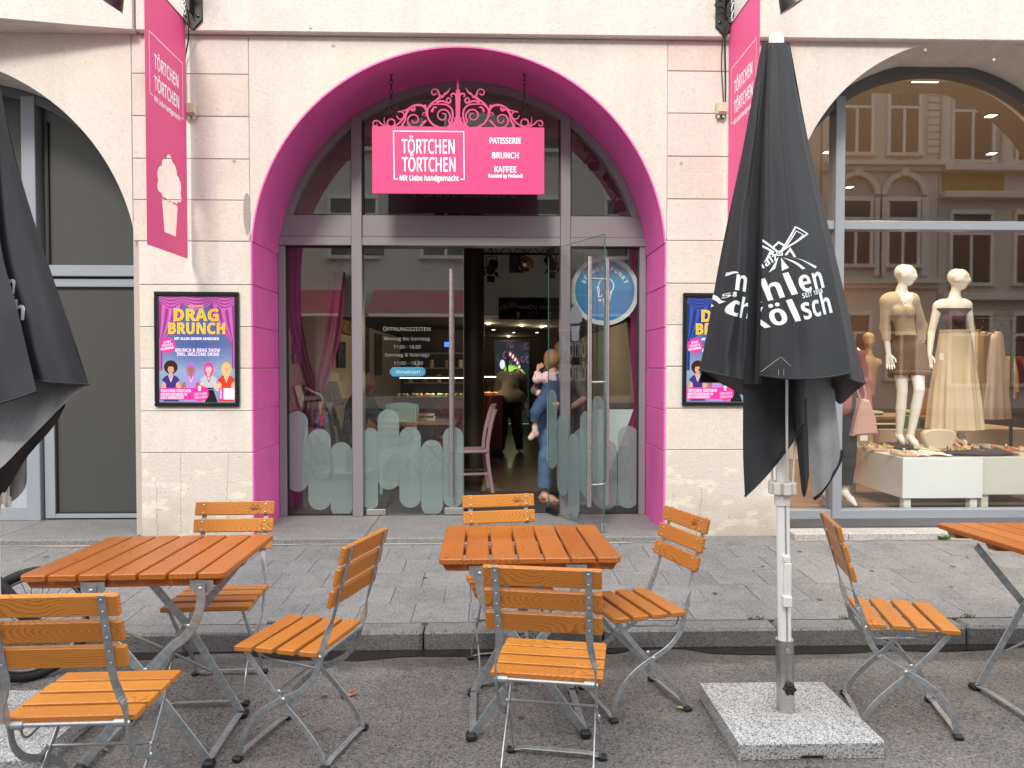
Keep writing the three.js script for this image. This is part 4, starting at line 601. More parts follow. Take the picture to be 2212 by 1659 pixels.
// ---------- folding garden chairs ----------
const emblem = canvasTex(256, 192, (g) => { g.strokeStyle = g.fillStyle = 'rgba(40,16,4,0.85)'; g.lineWidth = 9; g.beginPath(); for (const s of [-1, 1]) { g.moveTo(128 + s * 14, 62); g.lineTo(128 + s * 52, 22); g.lineTo(128 + s * 84, 52); g.moveTo(128 + s * 40, 34); g.lineTo(128 + s * 6, 70); g.moveTo(128 + s * 16, 128); g.lineTo(128 + s * 44, 156); } g.stroke(); fit(g, 'TIMBERSON', 12, 244, 116, 44, { weight: 'bold' }); g.fillRect(60, 124, 136, 6); });
function chairParts(t) {
  const lean = 0.24, backZ = (y) => -0.17 - (y - 0.44) * 0.29;
  for (let k = 0; k < 4; k++) part('seat_slat', box(0.4, 0.022, 0.074, 0, 0.454 - (k < 1 ? 0.003 : 0), 0.155 - k * 0.094, 0.0035, 'x', [0.13, 0.52, 0.77, 0.31][k], k * 0.09 + 0.02), WOODS[0], t);
  for (let k = 0; k < 3; k++) { const y = 0.839 - k * 0.0845, g = box(0.405, 0.0695, 0.02, 0, 0, 0, 0.004, 'x', [0.05, 0.42, 0.7][k], 0.062 + k * 0.13); g.rotateX(-lean); g.translate(0, y, backZ(y) + 0.013); part('back_slat', g, WOODS[0], t); }
  const e = plane(0.062, 0.047); e.rotateX(-lean); const ey = 0.838; e.translate(0.105, ey + 0.0025, backZ(ey) + 0.013 + 0.0115); part('emblem', e, decal(emblem), t);
  const X = [1, 0, 0], Zw = [0, 0.3, 1];
  for (const s of [-1, 1]) {
    const x = s * 0.158, xo = s * 0.176;
    // back upright turning into the front leg
    part('back_leg', sweep([[x, 0.872, backZ(0.872)], [x, 0.75, backZ(0.75)], [x, 0.6, backZ(0.6)], [x + s * 0.006, 0.56, backZ(0.56)], [xo, 0.5, backZ(0.5)], [xo, 0.44, -0.168], [xo, 0.37, -0.148], [xo, 0.31, -0.098], [xo, 0.262, -0.015], [xo, 0.225, 0.055], [xo, 0.165, 0.125], [xo, 0.09, 0.168], [xo, 0.012, 0.185]],
      [X, X, X, [1, 0.1, 0.5 * s], [0.15, 0.2, 1 * s], [0, 0.25, s], [0, 0.5, s], [0, 0.8, 0.7 * s], [0, 1, 0.5 * s], [0, 1, 0.6 * s], [0, 0.8, s], [0, 0.35, s], [0, 0.15, s]], 0.024, 0.006, 60), zinc, t);
    const xi = s * 0.165;
    part('seat_leg', sweep([[xi, 0.446, 0.172], [xi, 0.36, 0.105], [xi, 0.25, 0.008], [xi, 0.17, -0.075], [xi, 0.1, -0.137], [xi, 0.05, -0.168], [xi, 0.012, -0.184]], [[0, -0.6, 0.8], [0, -0.65, 0.78], [0, -0.7, 0.75], [0, -0.7, 0.75], [0, -0.5, 0.85], [0, -0.3, 0.95], [0, -0.2, 1]], 0.023, 0.006, 40), zinc, t);
    part('seat_rail', sweep([[xi, 0.441, 0.19], [xi, 0.441, -0.165]], [X, X], 0.018, 0.005), zinc, t);
    part('sleeve', rod([xo - s * 0.004, 0.44, -0.166], [xo - s * 0.04, 0.44, -0.166], 0.0125, 14), zinc, t);
    part('wire_hook', tube([[xi - s * 0.012, 0.43, -0.15], [xi - s * 0.014, 0.4, -0.145], [xi - s * 0.02, 0.385, -0.125], [xi - s * 0.02, 0.392, -0.06], [xi - s * 0.02, 0.405, 0.08], [xi - s * 0.01, 0.436, 0.11]], 0.0042, 30, 6), zinc, t);
    for (const z of [0.186, -0.185]) part('foot_cap', box(0.034, 0.02, 0.038, s * (z > 0 ? 0.176 : 0.165) + s * 0.008, 0.011, z, 0.006), rubber, t);
  }
  for (const [z, w] of [[0.187, 0.176], [-0.186, 0.165]]) part('floor_bar', sweep([[-w, 0.016, z], [-w + 0.03, 0.02, z], [-w + 0.05, 0.024, z], [w - 0.05, 0.024, z], [w - 0.03, 0.02, z], [w, 0.016, z]], Array(6).fill([0, 0.2, 1]), 0.022, 0.006), zinc, t);
  part('cross_rod', rod([-0.165, 0.279, 0.033], [0.165, 0.279, 0.033], 0.0058), zinc, t);
  part('seat_rod', rod([-0.17, 0.44, -0.166], [0.17, 0.44, -0.166], 0.007, 12), zinc, t);
  const b = []; for (let k = 0; k < 3; k++) for (const s of [-1, 1]) for (const d of [0.019, -0.019]) { const y = 0.839 - k * 0.0845 + d, z = backZ(y); b.push(ball(0.006, s * 0.158, y, z + 0.0245, [1, 1, 0.4], 10, 6), ball(0.0042, s * 0.158, y, z - 0.003, [1, 1, 0.5], 10, 6)); }
  for (const s of [-1, 1]) for (const [y, z] of [[0.262, -0.012], [0.44, -0.167], [0.287, 0.012]]) b.push(ball(0.0085, s * (y === 0.287 ? 0.170 : 0.18), y, z, [0.6, 1, 1], 12, 8));
  part('bolt', b, bolt, t);
}
const chair0 = thing('garden_chair', '', 'chair'); chairParts(chair0);
const chairSpots = [
  [-1.318, -2.38, -178, 'wooden folding garden chair cut by the left edge in front', 0],
  [-1.345, -3.5, 3, 'wooden folding garden chair facing out behind the left table', 3],
  [-0.785, -2.955, -105, 'wooden folding garden chair turned sideways on the right of the left table', 1],
  [0.075, -3.705, 10, 'wooden folding garden chair facing out behind the middle table', 2],
  [0.215, -2.65, 169, 'wooden folding garden chair seen from behind in front of the middle table', 0],
  [0.66, -3.33, -75, 'wooden folding garden chair on the right of the middle table, facing left', 1],
  [1.815, -3.145, 75, 'wooden folding garden chair right of the parasol base, facing right', 1],
];
const cr = rng(31);
chairSpots.forEach(([x, z, deg, label, tone], i) => {
  const c = i ? chair0.clone() : chair0; if (i) { c.name = numbered('garden_chair'); scene.add(c); }
  c.position.set(x, roadY(z), z); c.rotation.set(0, R(deg), 0); c.userData = { label, category: 'chair', group: 'folding garden chairs round the tables' };
  // stand level with the sloping street
  const q = new THREE.Quaternion().setFromAxisAngle(V(1, 0, 0), -0.025); c.quaternion.premultiply(q);
  c.traverse((m) => { if (/slat/.test(m.name)) { m.material = WOODS[(Math.floor(cr() * 4) * 2 + (tone === 1 || cr() > 0.7 ? 1 : 0)) % 8]; } });
});
// ---------- folding tables ----------
function makeTable(label, x, z, deg, dx) {
  const t = thing('garden_table', label, 'table', [x, roadY(z), z], 0, 'folding wooden tables'); t.quaternion.setFromAxisAngle(V(1, 0, 0), -0.03).multiply(new THREE.Quaternion().setFromAxisAngle(V(0, 1, 0), R(deg)));
  const W = 0.775, D = 0.735, n = 7, g = 0.012, sw = (W - g * (n - 1)) / n, H = 0.755, th = 0.026, rnd2 = rng(Math.round(x * 100) + 900);
  for (let k = 0; k < n; k++) {
    const x0 = -W / 2 + k * (sw + g), x1 = x0 + sw, r = 0.03, s = new THREE.Shape();
    const L = k === 0, Rr = k === n - 1; s.moveTo(x0 + (L ? r : 0), -D / 2); s.lineTo(x1 - (Rr ? r : 0), -D / 2); if (Rr) s.absarc(x1 - r, -D / 2 + r, r, -Math.PI / 2, 0, false); s.lineTo(x1, D / 2 - (Rr ? r : 0)); if (Rr) s.absarc(x1 - r, D / 2 - r, r, 0, Math.PI / 2, false); s.lineTo(x0 + (L ? r : 0), D / 2); if (L) s.absarc(x0 + r, D / 2 - r, r, Math.PI / 2, Math.PI, false); s.lineTo(x0, -D / 2 + (L ? r : 0)); if (L) s.absarc(x0 + r, -D / 2 + r, r, Math.PI, 1.5 * Math.PI, false);
    const q = extrude(s, th - 0.008, 0.004, [], 6); q.rotateX(Math.PI / 2); q.translate(0, H - 0.004, 0); boxUV(q, 'z', rnd2() * 3, rnd2() * 3 + k * 0.03); q.computeVertexNormals();
    part('slat', q, TABLEWOODS[Math.floor(rnd2() * TABLEWOODS.length)], t);
  }
  for (const z0 of [-0.27, 0.02, 0.31]) { const s = [[-W / 2 + 0.012, H - th], [W / 2 - 0.012, H - th], [W / 2 - 0.03, H - th - 0.03], [W / 2 - 0.075, H - th - 0.032], [-W / 2 + 0.075, H - th - 0.032], [-W / 2 + 0.03, H - th - 0.03]]; const q = extrude(s, 0.05, 0.003); q.translate(0, 0, z0 - 0.025); part('batten', boxUV(q, 'x', z0), woodRed, t); }
  const top = H - th - 0.035, zf = 0.365, zr = -0.05, f = 0.235, c = dx;
  for (const [z1, o] of [[zf, 0.02], [zr, 0.0]]) for (const s of [-1, 1]) {
    const pts = z1 === zf ? [[c + s * 0.205, top + 0.02, z1], [c + s * 0.207, top - 0.05, z1], [c + s * 0.19, top - 0.12, z1], [c + s * 0.15, top - 0.185, z1], [c + s * 0.09, 0.46, z1], [c - s * 0.1, 0.205, z1], [c - s * f, 0.02, z1]] : [[c + s * 0.235, top + 0.01, z1], [c, 0.42, z1], [c - s * f, 0.02, z1]];
    const zz = s * 0.004; part('leg', sweep(pts.map(([x, y, z]) => [x, y, z + zz]), pts.map((p, i) => { const a = pts[Math.max(0, i - 1)], b = pts[Math.min(pts.length - 1, i + 1)]; return [b[1] - a[1], -(b[0] - a[0]), 0]; }), 0.034, 0.006, z1 === zf ? 40 : 0), zinc, t);
  }
  for (const s of [-1, 1]) {
    part('floor_bar', sweep([[c + s * f, 0.02, zf + 0.01], [c + s * f, 0.026, zf - 0.06], [c + s * f, 0.03, zr + 0.06], [c + s * f, 0.022, zr - 0.01]], Array(4).fill([1, 0, 0]), 0.03, 0.006), zinc, t);
    for (const z1 of [zf, zr]) part('foot_cap', box(0.044, 0.03, 0.05, c + s * (f + 0.006), 0.0155, z1 + (z1 > 0 ? 0.008 : -0.008), 0.008), rubber, t);
    part('hinge_bracket', extrude([[-0.045, 0], [0.045, 0], [0.045, -0.035], [0.03, -0.05], [-0.03, -0.05], [-0.045, -0.035]], 0.004, 0).translate(c + s * 0.205, top + 0.03, zf - 0.012), zinc, t);
  }
  part('stay_rod', [tube([[c + 0.2, 0.62, zf - 0.03], [c + 0.04, 0.4, 0.16], [c - 0.1, 0.2, zr + 0.02]], 0.006, 16, 6), rod([c, 0.385, zf], [c, 0.42, zr], 0.007), tube([[c - 0.17, 0.56, zf - 0.02], [c - 0.03, 0.42, 0.2], [c + 0.11, 0.22, zr + 0.02]], 0.006, 16, 6)], zinc, t);
  const b = [[c + 0.205, top], [c - 0.205, top], [c + 0.16, 0.55], [c - 0.16, 0.55], [c, 0.385]].map(([x, y]) => ball(0.008, x, y, zf + 0.006, [1, 1, 0.5], 12, 8)); b.push(ball(0.01, c, 0.42, zr + 0.008, [1, 1, 0.5], 12, 8)); part('bolt', b, bolt, t);
}
makeTable('wooden slatted folding table on the left with three chairs around it', -1.452, -3.135, 2.5, 0.09);
makeTable('wooden slatted folding table in the middle of three, before the open door', 0.15, -3.345, 1, -0.01);
makeTable('wooden slatted folding table cut by the right edge of the picture', 2.735, -3.34, 0, -0.15);
// ---------- closed parasols: cloth panels hung round the pole ----------
function spline(list, u) { const n = list.length - 1, x = clamp(u) * n, i = Math.min(n - 1, Math.floor(x)), t = x - i, P = (k) => list[clamp(k, 0, n)]; return list[0].map((_, c) => { const a = P(i - 1)[c], b = P(i)[c], d = P(i + 1)[c], e = P(i + 2)[c]; return b + 0.5 * t * (d - a + t * (2 * a - 5 * b + 4 * d - e + t * (3 * (b - d) + e - a))); }); }
// rows: [y left, y middle, y right, x left, x right, depth left, depth right, bulge]; measured along the panel from the crown down
function clothPanel(rows, origin, nx = 22, ny = 48, ripple = 0.004, seed = 1) {
  const out = []; for (let i = 0; i <= ny; i++) {
    const [yl, ym, yr, xl, xr, zl, zr, b] = spline(rows, i / ny), row = [];
    for (let j = 0; j <= nx; j++) { const t = j / nx, y = (1 - t) * (1 - 2 * t) * yl + 4 * t * (1 - t) * ym + t * (2 * t - 1) * yr, grow = i / ny; const Z = mix(zl, zr, t) - b * Math.sin(Math.PI * t) - ripple * grow * Math.sin(t * 9 + seed * 2 + grow * 1.2) * Math.sin(Math.PI * t) - ripple * 0.7 * grow * (vnoise(t * 6 + seed * 13, grow * 9 + 5) - 0.5); row.push(at(mix(xl, xr, t), y, Z).sub(origin)); }
    out.push(row);
  } return sheet(out);
}
// the sewn edge along a panel's lower border
function hemOf(g, nx, r = 0.0045) { const p = g.attributes.position, n = p.count, pts = []; for (let j = nx; j >= 0; j -= 2) pts.push([p.getX(n - 1 - j), p.getY(n - 1 - j), p.getZ(n - 1 - j)]); return tube(pts, r, nx * 2, 6); }
function clothColumns(cols, origin, ny = 16, nx = 40, belly = 0) {   // cols: [x, y top, y bottom, depth top, depth bottom]
  const out = []; for (let i = 0; i <= ny; i++) { const row = []; for (let j = 0; j <= nx; j++) { const [x, y0, y1, z0, z1] = spline(cols, j / nx), t = i / ny; row.push(at(x, mix(y0, y1, t), mix(z0, z1, t) - belly * Math.sin(Math.PI * t) + 0.006 * Math.sin(j * 0.5 + t * 2) * t).sub(origin)); } out.push(row); } return sheet(out);
}
function printOn(geo, origin, x0, x1, y0, y1, Z, draw) {      // a print laid flat on the cloth, in the parasol's own x and y
  const a = at(x0, y1, Z).sub(origin), b = at(x1, y0, Z).sub(origin), g = pushed(geo, 0), p = g.attributes.position, n = g.attributes.normal, uv = g.attributes.uv;
  let s = 0; for (let i = 0; i < n.count; i++) s += n.getZ(i); const d = s > 0 ? 0.0022 : -0.0022;
  for (let i = 0; i < p.count; i++) { uv.setXY(i, (p.getX(i) - a.x) / (b.x - a.x), (p.getY(i) - a.y) / (b.y - a.y)); p.setXYZ(i, p.getX(i) + n.getX(i) * d, p.getY(i) + n.getY(i) * d, p.getZ(i) + n.getZ(i) * d); }
  const k = 6; const t = canvasTex((x1 - x0) * k, (y1 - y0) * k, (c) => { c.scale(k, k); c.translate(-x0, -y0); c.fillStyle = c.strokeStyle = 'rgb(216,222,226)'; draw(c); });
  return [g, decal(t, { roughness: 0.55 })];
}
function parasolBase(t, w, d, y0) {
  const s = [[-w / 2, 0], [-0.04, 0], [-0.04, 0.014], [0.05, 0.014], [0.05, 0], [w / 2, 0], [w / 2, 0.072], [-w / 2, 0.072]];
  const g = extrude(s, d - 0.014, 0.006); g.translate(0, y0 + 0.004, -d / 2 + 0.007); part('slab', boxUV(g, 'x'), graniteMat, t);
}
function parasolPole(t, base, top, r, o) {
  const L = (y) => base.clone().lerp(top, (y - base.y) / (top.y - base.y)).toArray(), y0 = base.y;
  part('sleeve', [rod(L(y0), L(o.steel), r * 1.36, 28), cyl(r * 1.5, r * 1.5, 0.008, base.x, base.y, base.z, 28)], steel, t);
  part('pole', rod(L(o.steel), L(o.crown), r, 28), mat([0.74, 0.74, 0.74], 0.42, {}), t);
  part('groove', rod([L(o.steel)[0], o.steel, base.z + r * 0.96], [L(o.hub)[0], o.hub, base.z + r * 0.96], 0.0045, 6), mat([0.3, 0.3, 0.31], 0.5), t);
  const k = L(y0 + 0.11); part('knob', [(() => { const s = []; for (let q = 0; q < 42; q++) { const a = q / 42 * 2 * Math.PI; s.push([0.024 * (1 + 0.16 * Math.cos(6 * a)) * Math.cos(a), 0.024 * (1 + 0.16 * Math.cos(6 * a)) * Math.sin(a)]); } return extrude(s, 0.016, 0.003).translate(k[0], k[1], k[2] + r * 1.4); })(), rod([k[0], k[1], k[2]], [k[0], k[1], k[2] + r * 1.9], 0.009)], rubber, t);
  const b = L(y0 + 0.27); part('bolt', [rod([b[0], b[1], b[2] + r], [b[0], b[1], b[2] + r * 1.5], 0.011, 6)], bolt, t);
  const c = L(o.crank); part('crank_box', [box(0.03, 0.15, 0.03, c[0], c[1], c[2] + r * 1.25, 0.005), box(0.036, 0.05, 0.045, c[0] - 0.002, c[1] - 0.09, c[2] + r * 1.3, 0.006), box(0.03, 0.03, 0.028, c[0] - 0.004, c[1] + 0.09, c[2] + r * 1.2, 0.005)], mat([0.7, 0.7, 0.68], 0.45), t);
  const h = L(o.hub), ring = []; for (let q = 0; q < 8; q++) { const a = q / 8 * 2 * Math.PI, v = box(0.03, 0.052, 0.03, 0, 0, r * 1.62, 0.004); v.rotateY(a); v.translate(h[0], h[1], h[2]); ring.push(v); }
  part('hub', [...ring, cyl(r * 1.5, r * 1.5, 0.035, h[0], h[1] - 0.026, h[2], 28), cyl(r * 1.2, r * 1.2, 0.05, h[0], h[1] - 0.075, h[2], 28)], mat([0.62, 0.61, 0.58], 0.45), t);
  for (let q = 0; q < 8; q++) { const a = q / 8 * 2 * Math.PI + 0.0, x = Math.sin(a), z = Math.cos(a); part('strut', rod([h[0] + x * r * 1.62, h[1] + 0.01, h[2] + z * r * 1.62], [h[0] + x * (r * 1.62 + (q ? 0.02 : 0.17)) + (q ? 0 : o.strut ?? 0), h[1] + (q ? 0.46 : 0.5), h[2] + z * (r * 1.62 + (q ? 0.02 : 0.17))], 0.0055, 6), mat([0.66, 0.67, 0.65], 0.4), t); }
  const q = top; part('cap', [lathe([[0, 0.03], [0.026, 0.03], [0.03, 0.026], [0.0315, -0.02], [0.03, -0.03]], 28).translate(q.x, q.y, q.z)], mat([0.82, 0.82, 0.82], 0.45), t);
}
{
  const Zp = 3.05, r = (y) => mix(0.066, 0.37, (y - 100) / 700), org = V(1.262, roadY(-3.05), -3.05);
  const t = thing('parasol', 'closed black parasol with white beer lettering on a granite slab, right of the middle table', 'parasol', org.toArray());
  parasolBase(t, 0.585, 0.55, 0);
  const wp = (x, y) => at(x, y, Zp).sub(org), b = wp(1697, 1526), top = wp(1677, 92); b.y = 0.076;
  parasolPole(t, b, top, 0.0275, { steel: wp(1693, 1380).y, crown: wp(1677, 100).y, crank: wp(1690, 1247).y, hub: wp(1690, 1053).y, strut: -0.075 });
  const row = (y, xl, xr, zl, zr, bu) => [y, y, y, xl, xr, Zp - zl * r(y), Zp - zr * r(y), bu * r(y)];
  const F = [[92, 1660, 1700], [160, 1657, 1713], [275, 1652, 1729], [428, 1650, 1760], [581, 1646, 1797], [719, 1643, 1822]].map(([y, a, c]) => row(y, a, c, 0.62, 0.5, 0.3)); F.push([810, 818, 805, 1640, 1837, Zp - 0.62 * r(800), Zp - 0.5 * r(800), 0.3 * r(800)]);
  const front = clothPanel(F, org, 30, 60, 0.022, 1); part('cloth', front, parasolBlack, t); part('hem', hemOf(front, 30), parasolBlack, t);
  part('print', ...printOn(front, org, 1630, 1830, 480, 730, 2.835, (c) => {
    c.lineWidth = 3.4; c.lineCap = 'butt'; const H = [1686, 546.5];
    const blade = (pts) => { c.beginPath(); pts.forEach(([x, y], i) => i ? c.lineTo(x, y) : c.moveTo(x, y)); c.closePath(); };
    blade([[1690, 541], [1717, 491], [1749, 503]]); c.stroke(); blade([[1693, 541], [1718, 500], [1736, 507]]); c.lineWidth = 2; c.stroke();
    c.lineWidth = 4; c.beginPath(); c.moveTo(1640, 493); c.lineTo(1681, 541); c.moveTo(1640, 512); c.lineTo(1676, 544); c.moveTo(1676, 532); c.lineTo(1686, 522); c.lineTo(1697, 532); c.moveTo(1662, 560); c.lineTo(1670, 542); c.lineTo(1676, 552); c.moveTo(1696, 552); c.lineTo(1704, 540); c.lineTo(1711, 558); c.stroke();
    blade([[1692, 553], [1712, 560], [1770, 574], [1764, 579]]); c.fill(); blade([[1690, 555], [1733, 582], [1724, 585]]); c.fill(); blade([[1688, 556], [1700, 580], [1688, 586]]); c.fill(); blade([[1684, 554], [1676, 580], [1664, 588]]); c.fill();
    c.lineWidth = 2.4; c.strokeRect(1681.5, 542, 9, 9); c.beginPath(); c.arc(1686, 546.5, 2.2, 0, 7); c.fill();
    text(c, 'Malz', 1664, 573, 22, { weight: 'bold italic', turn: -0.62, align: 'center' });
    const word = (s, x0, y0, x1, y1, px) => { c.save(); c.translate(x0, y0); c.rotate(Math.atan2(y1 - y0, x1 - x0)); fit(c, s, 0, Math.hypot(x1 - x0, y1 - y0), 0, px, { weight: 'bold' }); c.restore(); };
    word('ühlen', 1614, 662, 1794, 618, 66); word('Kölsch', 1624, 716, 1812, 673, 64); word('SEIT 1858', 1719, 648, 1783, 631, 14);
  }), t);
  { const p = front.attributes.position, w = 31; for (const j of [3, 14]) { const q = []; for (let i = 0; i <= 60; i += 3) q.push([p.getX(i * w + j), p.getY(i * w + j), p.getZ(i * w + j) + 0.0005]); part('seam', tube(q, 0.0016, 60, 5), parasolBlack, t); } }
  const stitch = (pts, Z) => tube(pts.map(([x, y]) => at(x, y, Z).sub(org).toArray()), 0.0012, 20, 4, 0);
  part('seam', [stitch([[1644, 803], [1687, 771], [1726, 808]], 2.743), stitch([[1682, 797], [1682, 811]], 2.74), stitch([[1693, 797], [1693, 811]], 2.74)], mat([0.3, 0.3, 0.3], 0.8), t);
  const Lr = [[96, 1646, 1652], [160, 1635, 1650], [294, 1610, 1636], [428, 1582, 1626], [581, 1551, 1620], [719, 1527, 1613]].map(([y, a, c]) => row(y, a, c, 0.05, 0.62, 0.16)); Lr.push([799, 810, 821, 1510.5, 1609, Zp - 0.05 * r(800), Zp - 0.62 * r(800), 0.16 * r(800)]);
  const left = clothPanel(Lr, org, 24, 56, 0.034, 4); part('cloth', left, parasolBlack, t); part('hem', hemOf(left, 24), parasolBlack, t);
  part('print', ...printOn(left, org, 1520, 1614, 570, 705, 2.93, (c) => { const word = (s, x0, y0, x1, y1, px) => { c.save(); c.translate(x0, y0); c.rotate(Math.atan2(y1 - y0, x1 - x0)); fit(c, s, 0, Math.hypot(x1 - x0, y1 - y0), 0, px, { weight: 'bold' }); c.restore(); }; word('n', 1573, 629, 1604, 634, 62); word('M', 1535, 668, 1572, 650, 56); word('58', 1566, 643, 1578, 645, 14); word('ch', 1560, 683, 1607, 693, 60); c.beginPath(); c.moveTo(1577, 586); c.lineTo(1586, 594); c.lineTo(1575, 594); c.fill(); }), t);
  const Sr = [[92, 1650, 1662], [294, 1633, 1655], [428, 1623, 1653], [581, 1617, 1650], [719, 1610, 1647], [830, 1606, 1645]].map(([y, a, c]) => row(y, a, c, 0.63, 0.5, -0.06)); part('cloth', clothPanel(Sr, org, 12, 40, 0.006, 2), parasolBlack, t);
  const flap = clothPanel([[795, 795, 795, 1606, 1738, 2.83, 2.95, -0.09], [880, 870, 840, 1605, 1738, 2.83, 2.95, -0.08], [980, 940, 880, 1605, 1736, 2.84, 2.96, -0.06], [1072, 1006, 918, 1609, 1736, 2.86, 2.97, -0.03]], org, 26, 30, 0.02, 3); part('corner_flap', flap, parasolBlack, t); part('hem', hemOf(flap, 26), parasolBlack, t);
  part('corner_flap', clothPanel([[800, 800, 800, 1708, 1738, 2.93, 2.93, 0.03], [870, 870, 870, 1708, 1738, 2.93, 2.93, 0.03], [932, 928, 906, 1716, 1738, 2.94, 2.94, 0.02]], org, 12, 16, 0.004, 6), parasolBlack, t);
  part('corner_flap', clothPanel([[860, 860, 860, 1716, 1742, 3.0, 3.02, 0.02], [960, 960, 960, 1721, 1746, 3.0, 3.02, 0.02], [1064, 1070, 1025, 1732, 1748, 3.01, 3.03, 0.02]], org, 10, 20, 0.006, 7), parasolBlack, t);
  const under = clothPanel([[790, 790, 790, 1734, 1797, 3.06, 3.06, 0.0], [880, 880, 880, 1738, 1806, 3.05, 3.05, 0.01], [970, 965, 950, 1746, 1814, 3.04, 3.05, 0.015], [1074, 1046, 985, 1756, 1817, 3.04, 3.06, 0.01]], org, 18, 26, 0.012, 8); part('underside', under, parasolGrey, t);
  part('hem', tube([[1758, 1078], [1772, 1066], [1796, 1030], [1816, 992], [1819, 972]].map(([x, y]) => at(x, y, 3.06).sub(org).toArray()), 0.008, 24, 6), parasolBlack, t);
  const Rr = [[96, 1696, 1706], [160, 1706, 1716], [198, 1712, 1723], [313, 1726, 1748], [466, 1758, 1784], [658, 1800, 1830], [719, 1812, 1843]].map(([y, a, c]) => row(y, a, c, 0.42, 0.0, 0.14)); Rr.push([814, 822, 828, 1824, 1869, Zp - 0.4 * r(800), Zp, 0.13 * r(800)]); const rp = clothPanel(Rr, org, 16, 50, 0.016, 5); part('cloth', rp, parasolBlack, t); part('hem', hemOf(rp, 16), parasolBlack, t);
  part('underside', clothColumns([[1796, 800, 850, 2.93, 3.1], [1815, 800, 873, 2.92, 3.12], [1845, 812, 848, 2.97, 3.14], [1869, 827, 829, 3.05, 3.06]], org, 10, 24), parasolBlack, t);
  part('underside', clothColumns([[1511, 799, 801, 3.03, 3.04], [1540, 803, 820, 2.98, 3.12], [1580, 812, 840, 2.9, 3.16], [1608, 820, 856, 2.87, 3.18]], org, 10, 24), parasolBlack, t);
  const Br = [[92, 1706, 1646], [313, 1748, 1606], [581, 1811, 1551], [827, 1869, 1511]].map(([y, a, c]) => row(y, a, c, 0.0, 0.05, -0.75)); part('cloth', clothPanel(Br, org, 30, 30, 0.03, 9), parasolBlack, t);
}
{
  const Zp = 3.03, r = (y) => mix(0.066, 0.39, (y - 100) / 730), org = V(-2.09, roadY(-3.03), -3.03);
  const t = thing('parasol', 'closed black parasol cut by the left edge of the picture', 'parasol', org.toArray());
  parasolBase(t, 0.68, 0.6, 0);
  const b = V(0, 0.076, 0), top = V(-0.01, 2.93, 0); parasolPole(t, b, top, 0.0275, { steel: 0.36, crown: 2.9, crank: at(-8, 1247, Zp).y - org.y, hub: 1.02 });
  const row = (y, xl, xr, zl, zr, bu) => [y, y, y, xl, xr, Zp - zl * r(y), Zp - zr * r(y), bu * r(y)];
  const A = [[90, -62, -22], [276, -92, -12], [517, -130, 0], [667, -165, 37]].map(([y, a, c]) => row(y, a, c, 0.5, 0.72, 0.2)); A.push([905, 885, 845, -190, 79, Zp - 0.5 * r(830), Zp - 0.72 * r(830), 0.2 * r(830)]); const lp = clothPanel(A, org, 24, 50, 0.02, 3); part('cloth', lp, parasolBlack, t); part('hem', hemOf(lp, 24), parasolBlack, t);
  const B = [[90, -26, -16], [276, -18, 17], [427, -14, 57.6], [572, 2, 105], [702, 38, 150]].map(([y, a, c]) => row(y, a, c, 0.52, 0.05, 0.2)); B.push([822, 827, 831, 68, 192, Zp - 0.5 * r(830), Zp - 0.05 * r(830), 0.18 * r(830)]); const right = clothPanel(B, org, 26, 56, 0.014, 6); part('cloth', right, parasolBlack, t); part('hem', hemOf(right, 26), parasolBlack, t);
  part('print', ...printOn(right, org, 0, 110, 560, 720, 2.87, (c) => { const word = (s, x0, y0, x1, y1, px) => { c.save(); c.translate(x0, y0); c.rotate(Math.atan2(y1 - y0, x1 - x0)); fit(c, s, 0, Math.hypot(x1 - x0, y1 - y0), 0, px, { weight: 'bold' }); c.restore(); }; word('n', 12, 634, 38, 636, 58); word('h', 30, 691, 64, 692, 58); c.beginPath(); c.moveTo(30, 640); c.lineTo(36, 640); c.lineTo(33, 652); c.fill(); }), t);
  const C = [[90, -22, -62], [400, 50, -110], [831, 192, -190]].map(([y, a, c]) => row(y, a, c, 0.05, 0.4, -0.75)); part('cloth', clothPanel(C, org, 28, 30, 0.02, 2), parasolBlack, t);
  part('underside', clothColumns([[-90, 840, 1075, 2.98, 2.8], [0, 835, 1012, 2.98, 2.82], [50, 828, 962, 2.985, 2.86], [100, 824, 912, 2.99, 2.91], [140, 826, 872, 3.01, 2.97], [191, 829, 832, 3.01, 3.01]], org, 16, 40, 0.01), parasolGrey, t);
  part('corner_flap', clothColumns([[-90, 1060, 1150, 2.96, 3.0], [0, 1000, 1077, 2.99, 3.02], [55, 945, 992, 3.01, 3.04], [115, 882, 922, 3.03, 3.06], [141, 860, 876, 3.04, 3.05]], org, 10, 30), parasolBlack, t);
  part('corner_flap', clothColumns([[12, 1020, 1090, 3.06, 3.06], [34, 1000, 1078, 3.05, 3.05], [52, 985, 1058, 3.05, 3.05], [58, 990, 1040, 3.05, 3.05]], org, 10, 16), parasolGrey, t);
  const p = (x, y) => at(x, y, 3.045).sub(org).toArray(); part('rib', [rod(p(16, 1000), p(18, 1078), 0.006), box(0.022, 0.045, 0.022, ...p(18, 1084), 0.005)], mat([0.6, 0.59, 0.55], 0.5), t);
}
